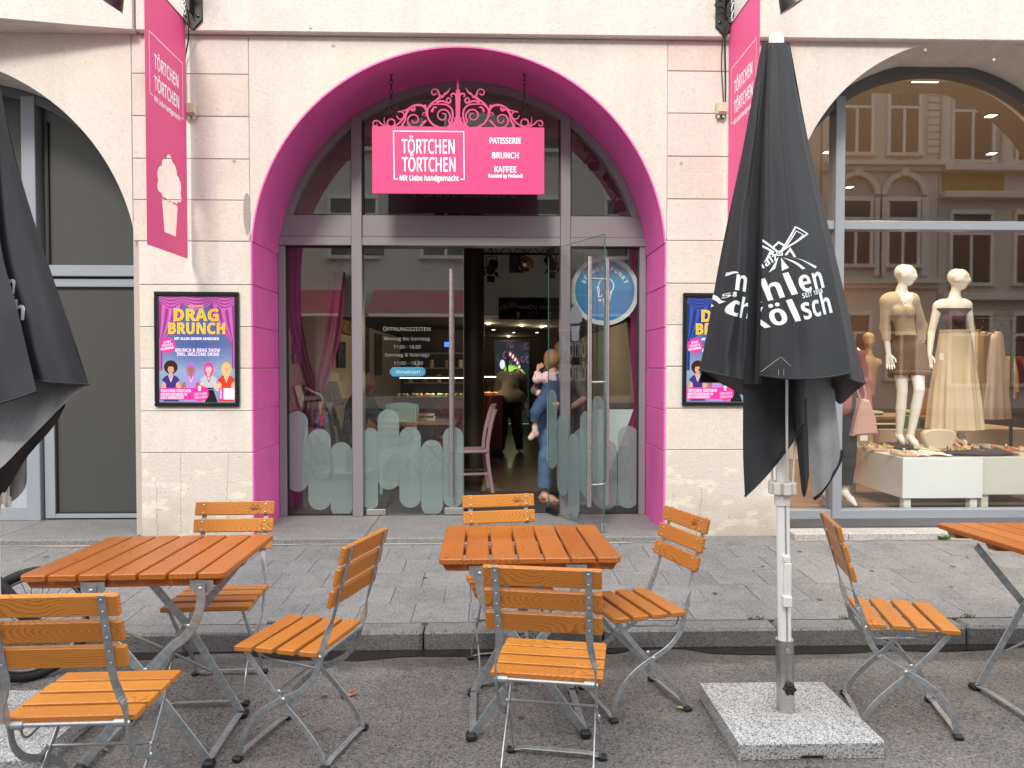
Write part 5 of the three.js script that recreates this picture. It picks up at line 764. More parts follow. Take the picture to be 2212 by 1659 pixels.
// ---------- figures: one smooth body per figure from tapered bones, clothes as children ----------
const v3 = (a) => [a[0], a[1], a[2]];
function bone(a, ra, b, rb, f) { return [...v3(a), ra, ...v3(b), rb, f]; }
function boundsOf(bones, pad) { const lo = [1e9, 1e9, 1e9], hi = [-1e9, -1e9, -1e9]; for (const b of bones) for (const o of [0, 4]) for (let k = 0; k < 3; k++) { lo[k] = Math.min(lo[k], b[o + k] - b[o + 3] * (k === 2 ? b[8] || 1 : 1) - pad); hi[k] = Math.max(hi[k], b[o + k] + b[o + 3] * (k === 2 ? b[8] || 1 : 1) + pad); } return [lo, hi]; }
function flesh(bones, k, cell, clip) { const f0 = bonesField(bones, k), [lo, hi] = boundsOf(bones, cell * 2 + 0.01), f = clip ? (x, y, z) => Math.max(f0(x, y, z), clip(x, y, z)) : f0; return solid(f, lo, hi, cell); }
// head looking along +z, chin at about y = -0.12; h is half the head's height
function headBones(c, h, yaw) {
  const s = h / 0.115, P = (x, y, z) => { const X = x * Math.cos(yaw) + z * Math.sin(yaw), Z = -x * Math.sin(yaw) + z * Math.cos(yaw); return [c[0] + X * s, c[1] + y * s, c[2] + Z * s]; }, b = (a, ra, q, rb) => bone(P(...a), ra * s, P(...q), rb * s);
  return [b([0, 0.03, -0.022], 0.082, [0, 0.026, 0.018], 0.077), b([0, -0.028, 0.02], 0.064, [0, -0.082, 0.047], 0.03), b([0, 0.012, 0.09], 0.008, [0, -0.02, 0.1], 0.0115), b([-0.009, -0.026, 0.098], 0.007, [0.009, -0.026, 0.098], 0.007), b([-0.016, -0.056, 0.078], 0.007, [0.016, -0.056, 0.078], 0.007), b([-0.04, 0.028, 0.07], 0.009, [0.04, 0.028, 0.07], 0.009), b([-0.035, -0.02, 0.06], 0.022, [-0.045, -0.015, 0.04], 0.022), b([0.035, -0.02, 0.06], 0.022, [0.045, -0.015, 0.04], 0.022), b([-0.082, 0.018, -0.008], 0.011, [-0.08, -0.018, 0], 0.007), b([0.082, 0.018, -0.008], 0.011, [0.08, -0.018, 0], 0.007)];
}
// hand: palm, four fingers with a bend, thumb from the side of the palm. dir: wrist to knuckles, side: towards the thumb
function handBones(w, dir, side, L, curl = 0.35) {
  const d = V(...dir).normalize(), s = V(...side).addScaledVector(d, -V(...side).dot(d)).normalize(), n = d.clone().cross(s), W = V(...w), k = L / 0.18, P = (a, b, c) => W.clone().addScaledVector(d, a * k).addScaledVector(s, b * k).addScaledVector(n, c * k).toArray(), out = [];
  out.push(bone(P(0.0, 0.008, 0), 0.024 * k, P(0.075, 0.018, 0), 0.018 * k), bone(P(0, -0.008, 0), 0.022 * k, P(0.072, -0.022, 0), 0.017 * k));
  [[0.03, 0.07], [0.01, 0.078], [-0.011, 0.072], [-0.031, 0.057]].forEach(([o, len]) => { const a = P(0.078, o, 0), b = P(0.078 + len * 0.5 * Math.cos(curl * 0.6), o * 1.1, len * 0.5 * Math.sin(curl * 0.6)), c = P(0.078 + len * 0.5 * Math.cos(curl * 0.6) + len * 0.5 * Math.cos(curl * 1.8), o * 1.12, len * 0.5 * Math.sin(curl * 0.6) + len * 0.5 * Math.sin(curl * 1.8)); out.push(bone(a, 0.0092 * k, b, 0.0084 * k), bone(b, 0.0084 * k, c, 0.007 * k)); });
  out.push(bone(P(0.015, 0.028, 0), 0.014 * k, P(0.05, 0.052, 0.01), 0.0105 * k), bone(P(0.05, 0.052, 0.01), 0.0105 * k, P(0.078, 0.055, 0.016), 0.0085 * k)); return out;
}
function footBones(ankle, toe, k = 1) { const a = V(...ankle), t = V(...toe), d = t.clone().sub(a), m = a.clone().addScaledVector(d, 0.6); return [bone(a.toArray(), 0.036 * k, [a.x - d.x * 0.22, a.y - Math.abs(d.y) * 0.55 - 0.01, a.z - d.z * 0.22], 0.03 * k), bone([a.x, a.y - 0.012, a.z], 0.036 * k, [m.x, m.y - 0.004, m.z], 0.032 * k), bone([m.x, m.y - 0.004, m.z], 0.034 * k, t.toArray(), 0.018 * k)]; }
// J: joints in the thing's own axes; returns the body's bones in groups
function bodyBones(J, k = 1, thin = 1) {
  const B = { torso: [], arms: [], legs: [], head: [], hands: [], feet: [] };
  const mid = (a, b, t = 0.5) => a.map((x, i) => mix(x, b[i], t));
  const hipC = mid(J.hipL, J.hipR), shC = mid(J.shL, J.shR), waist = J.waist ?? mid(hipC, shC, 0.38);
  B.torso.push(bone(mid(J.hipL, J.hipR, 0.25), 0.108 * k, mid(J.hipL, J.hipR, 0.75), 0.108 * k, 0.9), bone(hipC, 0.115 * k, waist, 0.094 * k * thin, 0.82), bone(waist, 0.095 * k * thin, mid(waist, shC, 0.62), 0.118 * k, 0.8), bone(mid(J.shL, shC, 0.35), 0.085 * k, mid(J.shR, shC, 0.35), 0.085 * k, 0.8), bone(mid(J.shL, shC, 0.08), 0.048 * k, mid(J.shR, shC, 0.08), 0.048 * k));
  if (J.bust) for (const q of J.bust) B.torso.push(bone(q, 0.042 * k, q, 0.042 * k));
  B.torso.push(bone([shC[0], shC[1] - 0.02, shC[2]], 0.062 * k, J.neck, 0.047 * k));
  B.head.push(bone(J.neck, 0.047 * k, J.head, 0.05 * k), ...headBones(J.head, J.headH ?? 0.115 * k, J.yaw ?? 0));
  for (const s of ['L', 'R']) if (J['el' + s]) B.arms.push(bone(J['sh' + s], 0.05 * k, J['el' + s], 0.039 * k), bone(J['el' + s], 0.04 * k, J['wr' + s], 0.026 * k));
  for (const s of ['L', 'R']) if (J['kn' + s]) B.legs.push(bone(J['hip' + s], 0.088 * k, mid(J['hip' + s], J['kn' + s], 0.5), 0.072 * k), bone(mid(J['hip' + s], J['kn' + s], 0.5), 0.072 * k, J['kn' + s], 0.053 * k), bone(J['kn' + s], 0.053 * k, mid(J['kn' + s], J['an' + s], 0.35), 0.052 * k), bone(mid(J['kn' + s], J['an' + s], 0.35), 0.052 * k, J['an' + s], 0.034 * k));
  for (const h of J.hands ?? []) B.hands.push(...handBones(...h)); for (const f of J.feet ?? []) B.feet.push(...footBones(...f)); return B;
}
const grow = (bones, d) => bones.map((b) => { const q = b.slice(); q[3] += d; q[7] += d; return q; });
function smin(a, b, k) { const h = Math.max(k - Math.abs(a - b), 0) / k; return Math.min(a, b) - h * h * k * 0.25; }
function bodyMesh(B, cell = 0.012) {
  const neck = bone(B.head[0].slice(0, 3), B.head[0][3], B.head[0].slice(4, 7), B.head[0][7]), groups = [bonesField([...B.torso, neck], 0.045), ...(B.arms.length ? [bonesField(B.arms, 0.006)] : []), ...(B.legs.length ? [bonesField(B.legs, 0.008)] : [])];
  const f = (x, y, z) => groups.reduce((s, g) => smin(s, g(x, y, z), 0.03), 1e3), [lo, hi] = boundsOf([...B.torso, ...B.arms, ...B.legs, neck], cell * 2 + 0.01);
  const list = [solid(f, lo, hi, cell), flesh(B.head, 0.04, 0.0045)]; if (B.hands.length) list.push(flesh(B.hands, 0.007, 0.004)); if (B.feet.length) list.push(flesh(B.feet, 0.02, 0.007)); return join(list);
}
// ---------- inside the café ----------
const FL = 0.183;
const ORD = ['first', 'second', 'third', 'fourth', 'fifth', 'sixth', 'seventh', 'eighth', 'ninth', 'tenth', 'eleventh', 'twelfth', 'thirteenth', 'fourteenth', 'fifteenth', 'sixteenth'];
{
  const woodFloor = tex(512, 512, (u, v) => { const b = Math.floor(v * 6), k = (0.7 + 0.5 * vnoise(b * 7.3, 3)) * (0.8 + 0.4 * fbm(u, v, 4, 60, 3)), s = v * 6 - b < 0.03 ? 0.3 : 1; return [0.05 * k * s, 0.027 * k * s, 0.014 * k * s]; });
  const matTex = tex(256, 256, (u) => { const k = 0.02 + 0.02 * (Math.sin(u * 2 * Math.PI * 32) > 0 ? 1 : 0); return [k, k * 0.97, k * 0.95]; }); matTex.repeat.set(2, 2);
  struct('floor', span(-2.6, 2.3, FL - 0.1, FL - 0.004, -6.725, -17.6, 0, 'x'), mat([1, 1, 1], 0.28, { map: woodFloor }));
  struct('floor', span(-1.2, 1.9, FL - 0.004, FL + 0.004, -6.75, -7.9, 0, 'z'), mat([1, 1, 1], 0.9, { map: matTex })).name = 'door_mat_floor';
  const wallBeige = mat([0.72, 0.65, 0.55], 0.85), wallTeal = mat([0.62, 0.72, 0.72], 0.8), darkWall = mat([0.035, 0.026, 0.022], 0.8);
  struct('wall_left', span(-2.35, -2.25, FL, 4.5, -6.76, -17.5, 0), wallBeige); struct('wall_right', span(2.1, 2.2, FL, 4.5, -6.76, -17.5, 0), wallBeige);
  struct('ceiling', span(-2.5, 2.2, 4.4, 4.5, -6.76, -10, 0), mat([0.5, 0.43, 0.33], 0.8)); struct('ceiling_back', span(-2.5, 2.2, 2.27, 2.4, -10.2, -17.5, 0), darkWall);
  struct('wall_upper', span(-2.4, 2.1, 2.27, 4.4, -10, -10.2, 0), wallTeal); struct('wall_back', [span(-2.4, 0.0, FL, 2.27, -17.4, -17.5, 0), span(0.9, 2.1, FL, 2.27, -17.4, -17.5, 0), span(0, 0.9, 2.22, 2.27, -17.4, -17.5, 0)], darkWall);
  struct('wall_front', [span(-2.5, -1.97, FL, 4.5, -6.74, -6.76, 0), span(1.42, 2.2, FL, 4.5, -6.74, -6.76, 0)], wallBeige);
  for (const z of [7.4, 8.2, 9.0]) struct('ceiling_beam', span(-2.4, 2.1, 4.28, 4.4, -z, -z - 0.14, 0.005), mat([0.42, 0.36, 0.28], 0.8));
  solo('column', cyl(0.13, 0.13, 4.2, 0, 0, 0, 28), mat([0.03, 0.02, 0.016], 0.5), 'dark round column inside the café beside the closed glass door', 'column', [-0.245, FL, -9]);
  const g = thing('garden_door', 'glazed back door at the far end of the café with a painted garden wall outside', 'door', [0.45, FL, -17.45]);
  part('frame', [span(-0.46, -0.41, 0, 2.04, 0, 0.08, 0.004), span(0.41, 0.46, 0, 2.04, 0, 0.08, 0.004), span(-0.14, -0.09, 0, 1.98, 0, 0.08, 0.004), span(-0.41, 0.41, 1.98, 2.04, 0, 0.08, 0.004)], black, g);
  const mural = canvasTex(512, 700, (c, W, H) => { c.fillStyle = '#20262c'; c.fillRect(0, 0, W, H); const r = rng(9); for (let k = 0; k < 26; k++) { c.strokeStyle = ['#6f4a78', '#8c6fa0', '#4a2f3c'][k % 3]; c.lineWidth = 5; c.beginPath(); c.arc(r() * W, r() * 200, 10 + r() * 20, 0, 5); c.stroke(); } c.fillStyle = '#6fae3c'; c.beginPath(); c.ellipse(300, 270, 170, 70, 0.2, 0, 7); c.fill(); c.fillStyle = '#9bd05a'; c.beginPath(); c.ellipse(270, 250, 110, 40, 0.2, 0, 7); c.fill(); c.lineWidth = 30; c.strokeStyle = '#e8e0e0'; c.beginPath(); c.moveTo(200, 90); c.quadraticCurveTo(360, 150, 410, 290); c.stroke(); c.strokeStyle = '#a83a44'; c.setLineDash([22, 22]); c.stroke(); c.setLineDash([]); c.fillStyle = '#cfd8dc'; c.beginPath(); c.arc(110, 190, 40, 0, 7); c.fill(); c.fillStyle = '#1a2416'; for (let k = 0; k < 200; k++) { c.fillStyle = ['#1d2b18', '#2b3d22', '#10180e'][k % 3]; c.beginPath(); c.ellipse(r() * W, 380 + r() * 320, 20, 9, r() * 3, 0, 7); c.fill(); } });
  const mm = mat([0.3, 0.3, 0.3], 0.8, { map: mural }); mm.emissiveMap = mural; mm.emissive.setRGB(0.42, 0.42, 0.42); part('lit_window_view', plane(0.82, 1.98, 0, 0.99, 0.02), mm, g);

  // display counters
  const cmag = mat([0.16, 0.008, 0.035], 0.3), caseMetal = mat([0.4, 0.4, 0.4], 0.3, { metalness: 0.9 }), glow = mat([1, 0.9, 0.7], 0.5); glow.emissive.setRGB(1.8, 1.5, 1.0);
  const counter = (label, x0, x1, z0, z1, h, hg, n, cols, seed) => {
    const t = thing('display_counter', label, 'counter', [(x0 + x1) / 2, FL, (z0 + z1) / 2]), w = x1 - x0, d = z0 - z1; part('body', span(-w / 2, w / 2, 0.08, h, -d / 2, d / 2, 0.006), cmag, t); part('plinth', span(-w / 2, w / 2, 0, 0.08, -d / 2, d / 2 - 0.05, 0), black, t);
    part('shelf', span(-w / 2, w / 2, h, h + 0.012, -d / 2, d / 2, 0.002), caseMetal, t); part('case_glass', [flat([[-w / 2, h], [w / 2, h], [w / 2, h + hg], [-w / 2, h + hg]], d / 2 - 0.01)], clear, t); part('top_rail', span(-w / 2, w / 2, h + hg, h + hg + 0.02, d / 2 - 0.05, d / 2, 0.002), caseMetal, t); part('strip_lamp', span(-w / 2 + 0.1, w / 2 - 0.1, h + hg - 0.012, h + hg - 0.002, d / 2 - 0.05, d / 2 - 0.02, 0), glow, t);
    const l = new THREE.PointLight(0xffd9a0, 0.16); l.position.set(0, h + hg - 0.04, d / 2 - 0.12); l.castShadow = true; t.add(l);
    const r = rng(seed); for (let k = 0; k < n; k++) { const q = ball(0.026 + 0.01 * r(), 0, 0.02, 0, [1, 0.75, 1], 10, 8); solo('pastry', q, mat(cols[Math.floor(r() * cols.length)], 0.6), (label.includes('left') ? 'round pastry in the left glass counter, ' : 'glazed pastry in the far glass counter, ') + ORD[k] + ' from the left', 'pastry', [x0 + 0.06 + (w - 0.12) * ((k + 0.5 * r()) / n), FL + h + 0.012, z0 - 0.08 - 0.12 * r()], 0, label.includes('left') ? 'pastries in the left counter' : 'pastries in the far counter'); }
  };
  counter('magenta display counter with glass case of pastries behind the closed left door', -1.42, -0.3, -10.1, -10.6, 0.95, 0.28, 16, [[0.6, 0.42, 0.2], [0.55, 0.2, 0.15], [0.3, 0.5, 0.4], [0.7, 0.5, 0.25]], 3);
  counter('magenta display counter with glazed pastries further back through the open door', -0.26, 0.14, -11.2, -11.8, 0.93, 0.3, 14, [[0.5, 0.22, 0.07], [0.6, 0.35, 0.12], [0.35, 0.12, 0.05]], 8);
  const sh = thing('back_shelf', 'dark shelving behind the counter with a small blue display', 'shelf', [-0.95, FL, -12.3]); part('case', span(-0.6, 0.6, 0, 2.0, -0.15, 0.15, 0.004), mat([0.025, 0.022, 0.02], 0.6), sh); for (const y of [1.1, 1.35, 1.6]) part('shelf_board', span(-0.55, 0.55, y, y + 0.02, 0.15, 0.3, 0.002), mat([0.2, 0.2, 0.2], 0.4), sh); const scr = mat([0.05, 0.12, 0.4], 0.3); scr.emissive.setRGB(0.05, 0.14, 0.5); part('screen', span(0.12, 0.28, 1.72, 1.8, 0.15, 0.156, 0), scr, sh);
  for (let k = 0; k < 8; k++) solo('jar', cyl(0.04, 0.04, 0.13, 0, 0, 0, 12), mat([[0.35, 0.3, 0.2], [0.4, 0.36, 0.3], [0.2, 0.12, 0.06]][k % 3], 0.4), 'small jar on the dark shelving, ' + ORD[k] + ' from the left', 'jar', [-1.4 + k * 0.12, FL + [1.12, 1.37][k % 2], -12.08], 0, 'jars behind the counter');
  // ceiling lamps at the back
  const disc = mat([1, 0.95, 0.85], 0.5); disc.emissive.setRGB(9, 8, 6.6); let nLamp = 0;
  for (const [px, py] of [[1055, 700], [1066, 712], [1098, 727], [1110, 718], [1127, 704], [1160, 718], [1170, 707], [1178, 703]]) { const q = onY(px, py, 2.265), l = thing('ceiling_spotlight', 'recessed spotlight glowing in the dark back room, ' + ORD[nLamp] + ' from the left', 'lamp', q.toArray(), 0, 'recessed spotlights at the back of the café'); part('ring', new THREE.TorusGeometry(0.04, 0.006, 6, 20).rotateX(Math.PI / 2), caseMetal, l); part('lamp_glow', cyl(0.032, 0.032, 0.004, 0, -0.004, 0, 16), disc, l); if (nLamp++ % 2 === 0) { const p = new THREE.PointLight(0xffe2b8, 0.22); p.position.set(0, -0.05, 0); p.castShadow = true; l.add(p); } }
  // chalkboard, mirror ball, stage lamps
  const chalk = canvasTex(1024, 360, (c) => { c.fillStyle = '#0c0c0c'; c.fillRect(0, 0, 1024, 360); c.fillStyle = c.strokeStyle = 'rgba(200,200,200,.75)'; text(c, 'Schön,', 130, 190, 130, { weight: 'italic', font: 'serif', turn: -0.25 }); text(c, 'dass', 420, 180, 84, { font: 'serif' }); text(c, 'Du', 570, 190, 110, { font: 'serif' }); text(c, 'hier', 760, 185, 90, { font: 'serif', weight: 'italic' }); text(c, 'bist', 930, 180, 90, { font: 'serif', weight: 'italic' }); c.lineWidth = 5; for (const [a, b] of [[520, 500], [570, 570], [620, 650]]) { c.beginPath(); c.moveTo(a, 225); c.lineTo(b, 300); c.stroke(); } cupcake(c, 320, 230, 0.9, 'rgba(190,190,190,.7)'); cupcake(c, 850, 220, 0.9, 'rgba(190,190,190,.7)'); for (let k = 0; k < 40; k++) { c.beginPath(); c.arc(60 + k * 10, 60 + 30 * Math.sin(k * 0.6), 3, 0, 7); c.fill(); } });
  { const a = at(1077, 690, 9.96), b = at(1211, 643, 9.96), t = thing('chalkboard', 'long chalkboard with a handwritten welcome above the back room', 'chalkboard', [(a.x + b.x) / 2, (a.y + b.y) / 2, -9.99]), w = b.x - a.x, h = b.y - a.y; part('board', span(-w / 2, w / 2, -h / 2, h / 2, 0, 0.02, 0.003), black, t); part('writing', plane(w - 0.02, h - 0.02, 0, 0, 0.0215), mat([1, 1, 1], 0.9, { map: chalk }), t); }
  { const q = at(1135, 570, 9), t = thing('mirror_ball', 'small mirror ball hanging inside above the open doorway', 'mirror ball', q.toArray()), m = mat([0.5, 0.42, 0.34], 0.12, { metalness: 1, flatShading: true }); const ge = new THREE.SphereGeometry(0.1, 20, 14).toNonIndexed(); ge.computeVertexNormals(); part('ball', ge, m, t); part('cord', rod([0, 0.1, 0], [0, 0.8, 0], 0.004), black, t); }
  const stage = (px, py, Z, s, turn, label) => { const t = thing('stage_lamp', label, 'lamp', at(px, py, Z).toArray(), turn); t.scale.setScalar(s); const b = new THREE.CylinderGeometry(0.09, 0.075, 0.24, 20, 1, true); b.rotateX(0.9); part('body', [b, new THREE.CylinderGeometry(0.072, 0.072, 0.01, 20).rotateX(0.9)], black, t); for (let k = 0; k < 4; k++) { const f = box(0.15, 0.12, 0.004, 0, 0.06, 0, 0.001); f.rotateX(0.5); f.translate(0, 0.09, 0); f.rotateZ(k * Math.PI / 2); f.rotateX(Math.PI / 2 + 0.9); f.translate(0, -0.075, -0.1); part('barn_door', f, black, t); } part('yoke', [span(-0.11, -0.1, -0.02, 0.2, -0.015, 0.015, 0.002), span(0.1, 0.11, -0.02, 0.2, -0.015, 0.015, 0.002), span(-0.11, 0.11, 0.19, 0.2, -0.015, 0.015, 0.002), span(-0.01, 0.01, 0.2, 0.42, -0.01, 0.01, 0.002)], black, t); };
  stage(1062, 578, 9.2, 0.7, 0.4, 'black stage lamp left of the mirror ball'); stage(1190, 570, 9.2, 0.7, -0.6, 'black stage lamp right of the mirror ball'); stage(985, 446, 7.5, 1, 0.3, 'black stage lamp with barn doors below the hanging sign'); stage(1280, 320, 7.6, 0.9, -0.6, 'black stage lamp behind the right part of the arch window'); stage(1335, 395, 7.8, 1.2, -0.9, 'large black stage lamp low in the right corner of the arch window');
  { const a = at(1020, 548, 9.3), b = at(1210, 540, 9.3), t = thing('lamp_truss', 'dark perforated lamp rail under the ceiling inside the doorway', 'rail'); part('rail', [rod([a.x, a.y, -9.3], [b.x, a.y, -9.3], 0.015), rod([a.x, a.y + 0.1, -9.3], [b.x, a.y + 0.1, -9.3], 0.015), ...Array.from({ length: 14 }, (_, k) => rod([mix(a.x, b.x, k / 13), a.y + (k % 2) * 0.1, -9.3], [mix(a.x, b.x, (k + 1) / 13), a.y + ((k + 1) % 2) * 0.1, -9.3], 0.006))], black, t); part('speaker', box(0.19, 0.22, 0.16, 0.3, a.y - 0.13, -9.3, 0.01), blackGloss, t); }
  { const a = at(832, 460, 7.3), b = at(1165, 330, 7.3), t = thing('inner_sign', 'black panel with outlined letters hanging inside behind the pink sign', 'sign', [(a.x + b.x) / 2, (a.y + b.y) / 2, -7.3]), w = b.x - a.x, h = b.y - a.y; part('board', span(-w / 2, w / 2, -h / 2, h / 2, -0.02, 0, 0.004), blackGloss, t); const tt = canvasTex(1024, 400, (c) => { c.strokeStyle = 'rgba(110,110,110,.9)'; fit(c, 'TÖRTCHEN', 150, 880, 292, 200, { stroke: 4, weight: 'bold' }); }); part('lettering', plane(w, w * 0.39, 0, 0.0, 0.002), decal(tt), t); for (const x of [-w * 0.4, w * 0.4]) part('cord', rod([x, h / 2, -0.01], [x, h / 2 + 0.5, -0.01], 0.004), black, t); }
  // round blue sign behind the right pane
  { const q = at(1305.5, 629, 6.9), t = thing('round_sign', 'round blue ice cream sign with a pale rim behind the right pane', 'sign', [q.x, q.y, -6.9]), rr = 0.33; part('rim', [new THREE.CylinderGeometry(rr, rr, 0.06, 64).rotateX(Math.PI / 2)], mat([0.62, 0.72, 0.68], 0.4), t);
    const c0 = canvasTex(768, 768, (c) => { c.fillStyle = '#2f86b8'; c.beginPath(); c.arc(384, 384, 384, 0, 7); c.fill(); c.fillStyle = '#eef4f2'; c.strokeStyle = '#eef4f2'; const s = 'SCHMELZPUNKT'; [...s].forEach((ch, i) => { const a = -1.16 + i * (2.32 / (s.length - 1)); c.save(); c.translate(384 + 292 * Math.sin(a), 384 - 292 * Math.cos(a)); c.rotate(a); text(c, ch, 0, 26, 76, { weight: 'bold' }); c.restore(); }); c.lineWidth = 13; c.lineCap = 'round'; c.beginPath(); c.moveTo(300, 470); c.lineTo(300, 440); c.arc(285, 330, 0, 0, 0); c.stroke(); c.beginPath(); c.arc(400, 320, 98, 2.6, 8.0); c.moveTo(316, 370); c.lineTo(306, 440); c.quadraticCurveTo(310, 470, 340, 455); c.lineTo(345, 430); c.moveTo(470, 390); c.lineTo(400, 690); c.lineTo(360, 480); c.stroke(); c.beginPath(); c.arc(318, 505, 13, 0, 7); c.stroke(); });
    const m = mat([1, 1, 1], 0.35, { map: c0 }); const d = new THREE.CircleGeometry(rr * 0.87, 64); d.translate(0, 0, 0.0315); part('face', d, m, t); part('cord', [rod([-0.2, 0.26, 0], [-0.2, 0.62, 0], 0.003), rod([0.2, 0.26, 0], [0.2, 0.62, 0], 0.003)], black, t); }
  // curtains
  const cl = mat([0.17, 0.012, 0.05], 0.7, { sheen: 0.4 }), drape = (cols, Z, folds, amp, ny = 40) => { const rows = []; for (let i = 0; i <= ny; i++) { const [x0, x1, y] = spline(cols, i / ny), row = []; for (let j = 0; j <= 60; j++) { const t = j / 60, p = at(mix(x0, x1, t), y, Z); p.z += Math.sin(t * folds * 2 * Math.PI + i * 0.02) * amp * clamp((x1 - x0) / 60 + 0.25); row.push(p); } rows.push(row); } return sheet(rows); };
  const cur = thing('curtain', 'dark magenta curtain tied in the middle with a tasselled cord behind the left pane', 'curtain');
  part('cloth', drape([[613, 652, 533], [614, 652, 600], [620, 652, 680], [638, 665, 760], [664, 688, 842]], 6.98, 3, 0.03), cl, cur); part('cloth', drape([[716, 745, 586], [712, 745, 640], [700, 738, 720], [688, 720, 790], [676, 703, 842]], 7.0, 2, 0.03), cl, cur);
  part('sheer', drape([[650, 752, 533], [650, 725, 640], [652, 708, 720], [664, 694, 790], [672, 694, 842]], 7.03, 6, 0.02), mat([0.2, 0.03, 0.07], 0.8, { transparent: true, opacity: 0.45 }), cur);
  part('cloth', drape([[664, 703, 838], [652, 700, 880], [644, 702, 930], [632, 708, 1010], [618, 718, 1114]], 6.99, 4, 0.035), cl, cur);
  part('cord', [tube([[660, 838, 6.95], [675, 846, 6.9], [694, 856, 6.92], [697, 872, 6.93], [693, 882, 6.93]].map(([x, y, z]) => at(x, y, z).toArray()), 0.014, 30, 8)], mat([0.2, 0.15, 0.15], 0.9), cur);
  for (const [x, y, c] of [[686, 905, [0.03, 0.07, 0.2]], [696, 909, [0.3, 0.01, 0.03]], [706, 903, [0.03, 0.09, 0.22]], [692, 898, [0.3, 0.02, 0.03]], [701, 897, [0.28, 0.02, 0.04]]]) { const q = at(x, y, 6.92); part('tassel', [cyl(0.026, 0.012, 0.075, q.x, q.y - 0.04, q.z, 10), ball(0.018, q.x, q.y + 0.04, q.z, [1, 1, 1], 10, 8)], mat(c, 0.95), cur); }
  part('tassel', [cyl(0.018, 0.02, 0.12, at(693, 895, 6.92).x, at(693, 895, 6.92).y, -6.92, 10)], mat([0.25, 0.14, 0.08], 0.9), cur);
  const cu2 = thing('curtain', 'dark magenta curtain hanging at the right edge behind the round blue sign', 'curtain'); part('cloth', drape([[1350, 1384, 533], [1350, 1384, 640], [1356, 1384, 720], [1364, 1384, 800], [1370, 1384, 880]], 7.0, 3, 0.03), cl, cu2); part('cloth', drape([[1370, 1384, 880], [1340, 1384, 960], [1315, 1384, 1030], [1334, 1384, 1050]], 6.86, 3, 0.02), cl, cu2);
  // white block at the right pane
  { const a = at(1290, 1104, 7.0), b = at(1382, 878, 7.0), t = thing('ice_cabinet', 'white block counter behind the right pane below the blue sign', 'counter', [(a.x + b.x) / 2 + 0.05, FL, -7.3]); part('body', span(-(b.x - a.x) / 2 - 0.05, (b.x - a.x) / 2 + 0.05, 0, b.y - FL - 0.02, -0.27, 0.27, 0.008), mat([0.62, 0.72, 0.72], 0.4), t); part('top', span(-(b.x - a.x) / 2 - 0.07, (b.x - a.x) / 2 + 0.07, b.y - FL - 0.02, b.y - FL + 0.01, -0.29, 0.285, 0.004), black, t); }
  // pictures, ledge and magazines on the left wall
  const picture = (z0, z1, y0, y1, seed, label, cols) => { const t = thing('picture', label, 'picture', [-2.245, (y0 + y1) / 2, -(z0 + z1) / 2]), w = z1 - z0, h = y1 - y0, p = canvasTex(128, 160, (c) => { const r = rng(seed); c.fillStyle = cols[0]; c.fillRect(0, 0, 128, 160); for (let k = 0; k < 40; k++) { c.strokeStyle = cols[k % cols.length]; c.lineWidth = 3 + r() * 9; c.beginPath(); c.moveTo(r() * 128, r() * 160); c.bezierCurveTo(r() * 128, r() * 160, r() * 128, r() * 160, r() * 128, r() * 160); c.stroke(); } }); part('frame', span(0, 0.025, -h / 2, h / 2, -w / 2, w / 2, 0.004), black, t); const q = plane(w - 0.03, h - 0.03); q.rotateY(Math.PI / 2); q.translate(0.0262, 0, 0); part('print', q, mat([1, 1, 1], 0.6, { map: p }), t); };
  picture(8.05, 8.4, 1.6, 2.05, 4, 'purple abstract picture on the wall left of the tied curtain', ['#4a3f6a', '#6a6f9a', '#2a2440', '#8f9ab0']); picture(10.3, 10.85, 1.55, 1.93, 5, 'blue and red abstract picture right of the tied curtain', ['#2a4a68', '#16222c', '#7a8a98', '#6a2f34']); picture(10.6, 11.3, 2.05, 2.6, 6, 'golden textured picture high on the left wall', ['#b08a3c', '#8a6a2a', '#c8a85a', '#6f5220']); picture(12.2, 12.9, 1.45, 2.3, 7, 'tall dark picture on the left wall behind the closed door', ['#3a3430', '#55504a', '#221e1c', '#6a6258']); picture(13.6, 14.4, 1.4, 2.2, 8, 'grey picture furthest back on the left wall', ['#4a4540', '#2b2724', '#6a6158', '#39302c']);
  { const t = thing('magazine_ledge', 'wall ledge with standing magazines behind the left pane', 'shelf', [-2.25, FL, -9]); part('ledge', span(0, 0.2, 0.86, 0.9, -1.6, 1.5, 0.004), mat([0.2, 0.17, 0.15], 0.6), t); part('lip', span(0.19, 0.2, 0.9, 0.94, -1.6, 1.5, 0.002), mat([0.2, 0.17, 0.15], 0.6), t);
    const cols = [[0.5, 0.48, 0.45], [0.3, 0.26, 0.22], [0.12, 0.08, 0.07], [0.4, 0.3, 0.22], [0.2, 0.05, 0.06], [0.08, 0.09, 0.1], [0.45, 0.4, 0.36]]; const r = rng(12); for (let k = 0; k < 13; k++) { const m = solo('magazine', box(0.012, 0.28, 0.2, 0, 0.14, 0, 0.002), mat(cols[Math.floor(r() * 7)], 0.35), 'magazine on the wall ledge behind the tied curtain, ' + ORD[k] + ' from the street', 'magazine', [-2.15 + 0.05 * r(), FL + 0.905, -7.65 - k * 0.2], 0.25 * (r() - 0.5), 'magazines on the wall ledge'); m.rotation.z = 0.2 + 0.1 * r(); } }
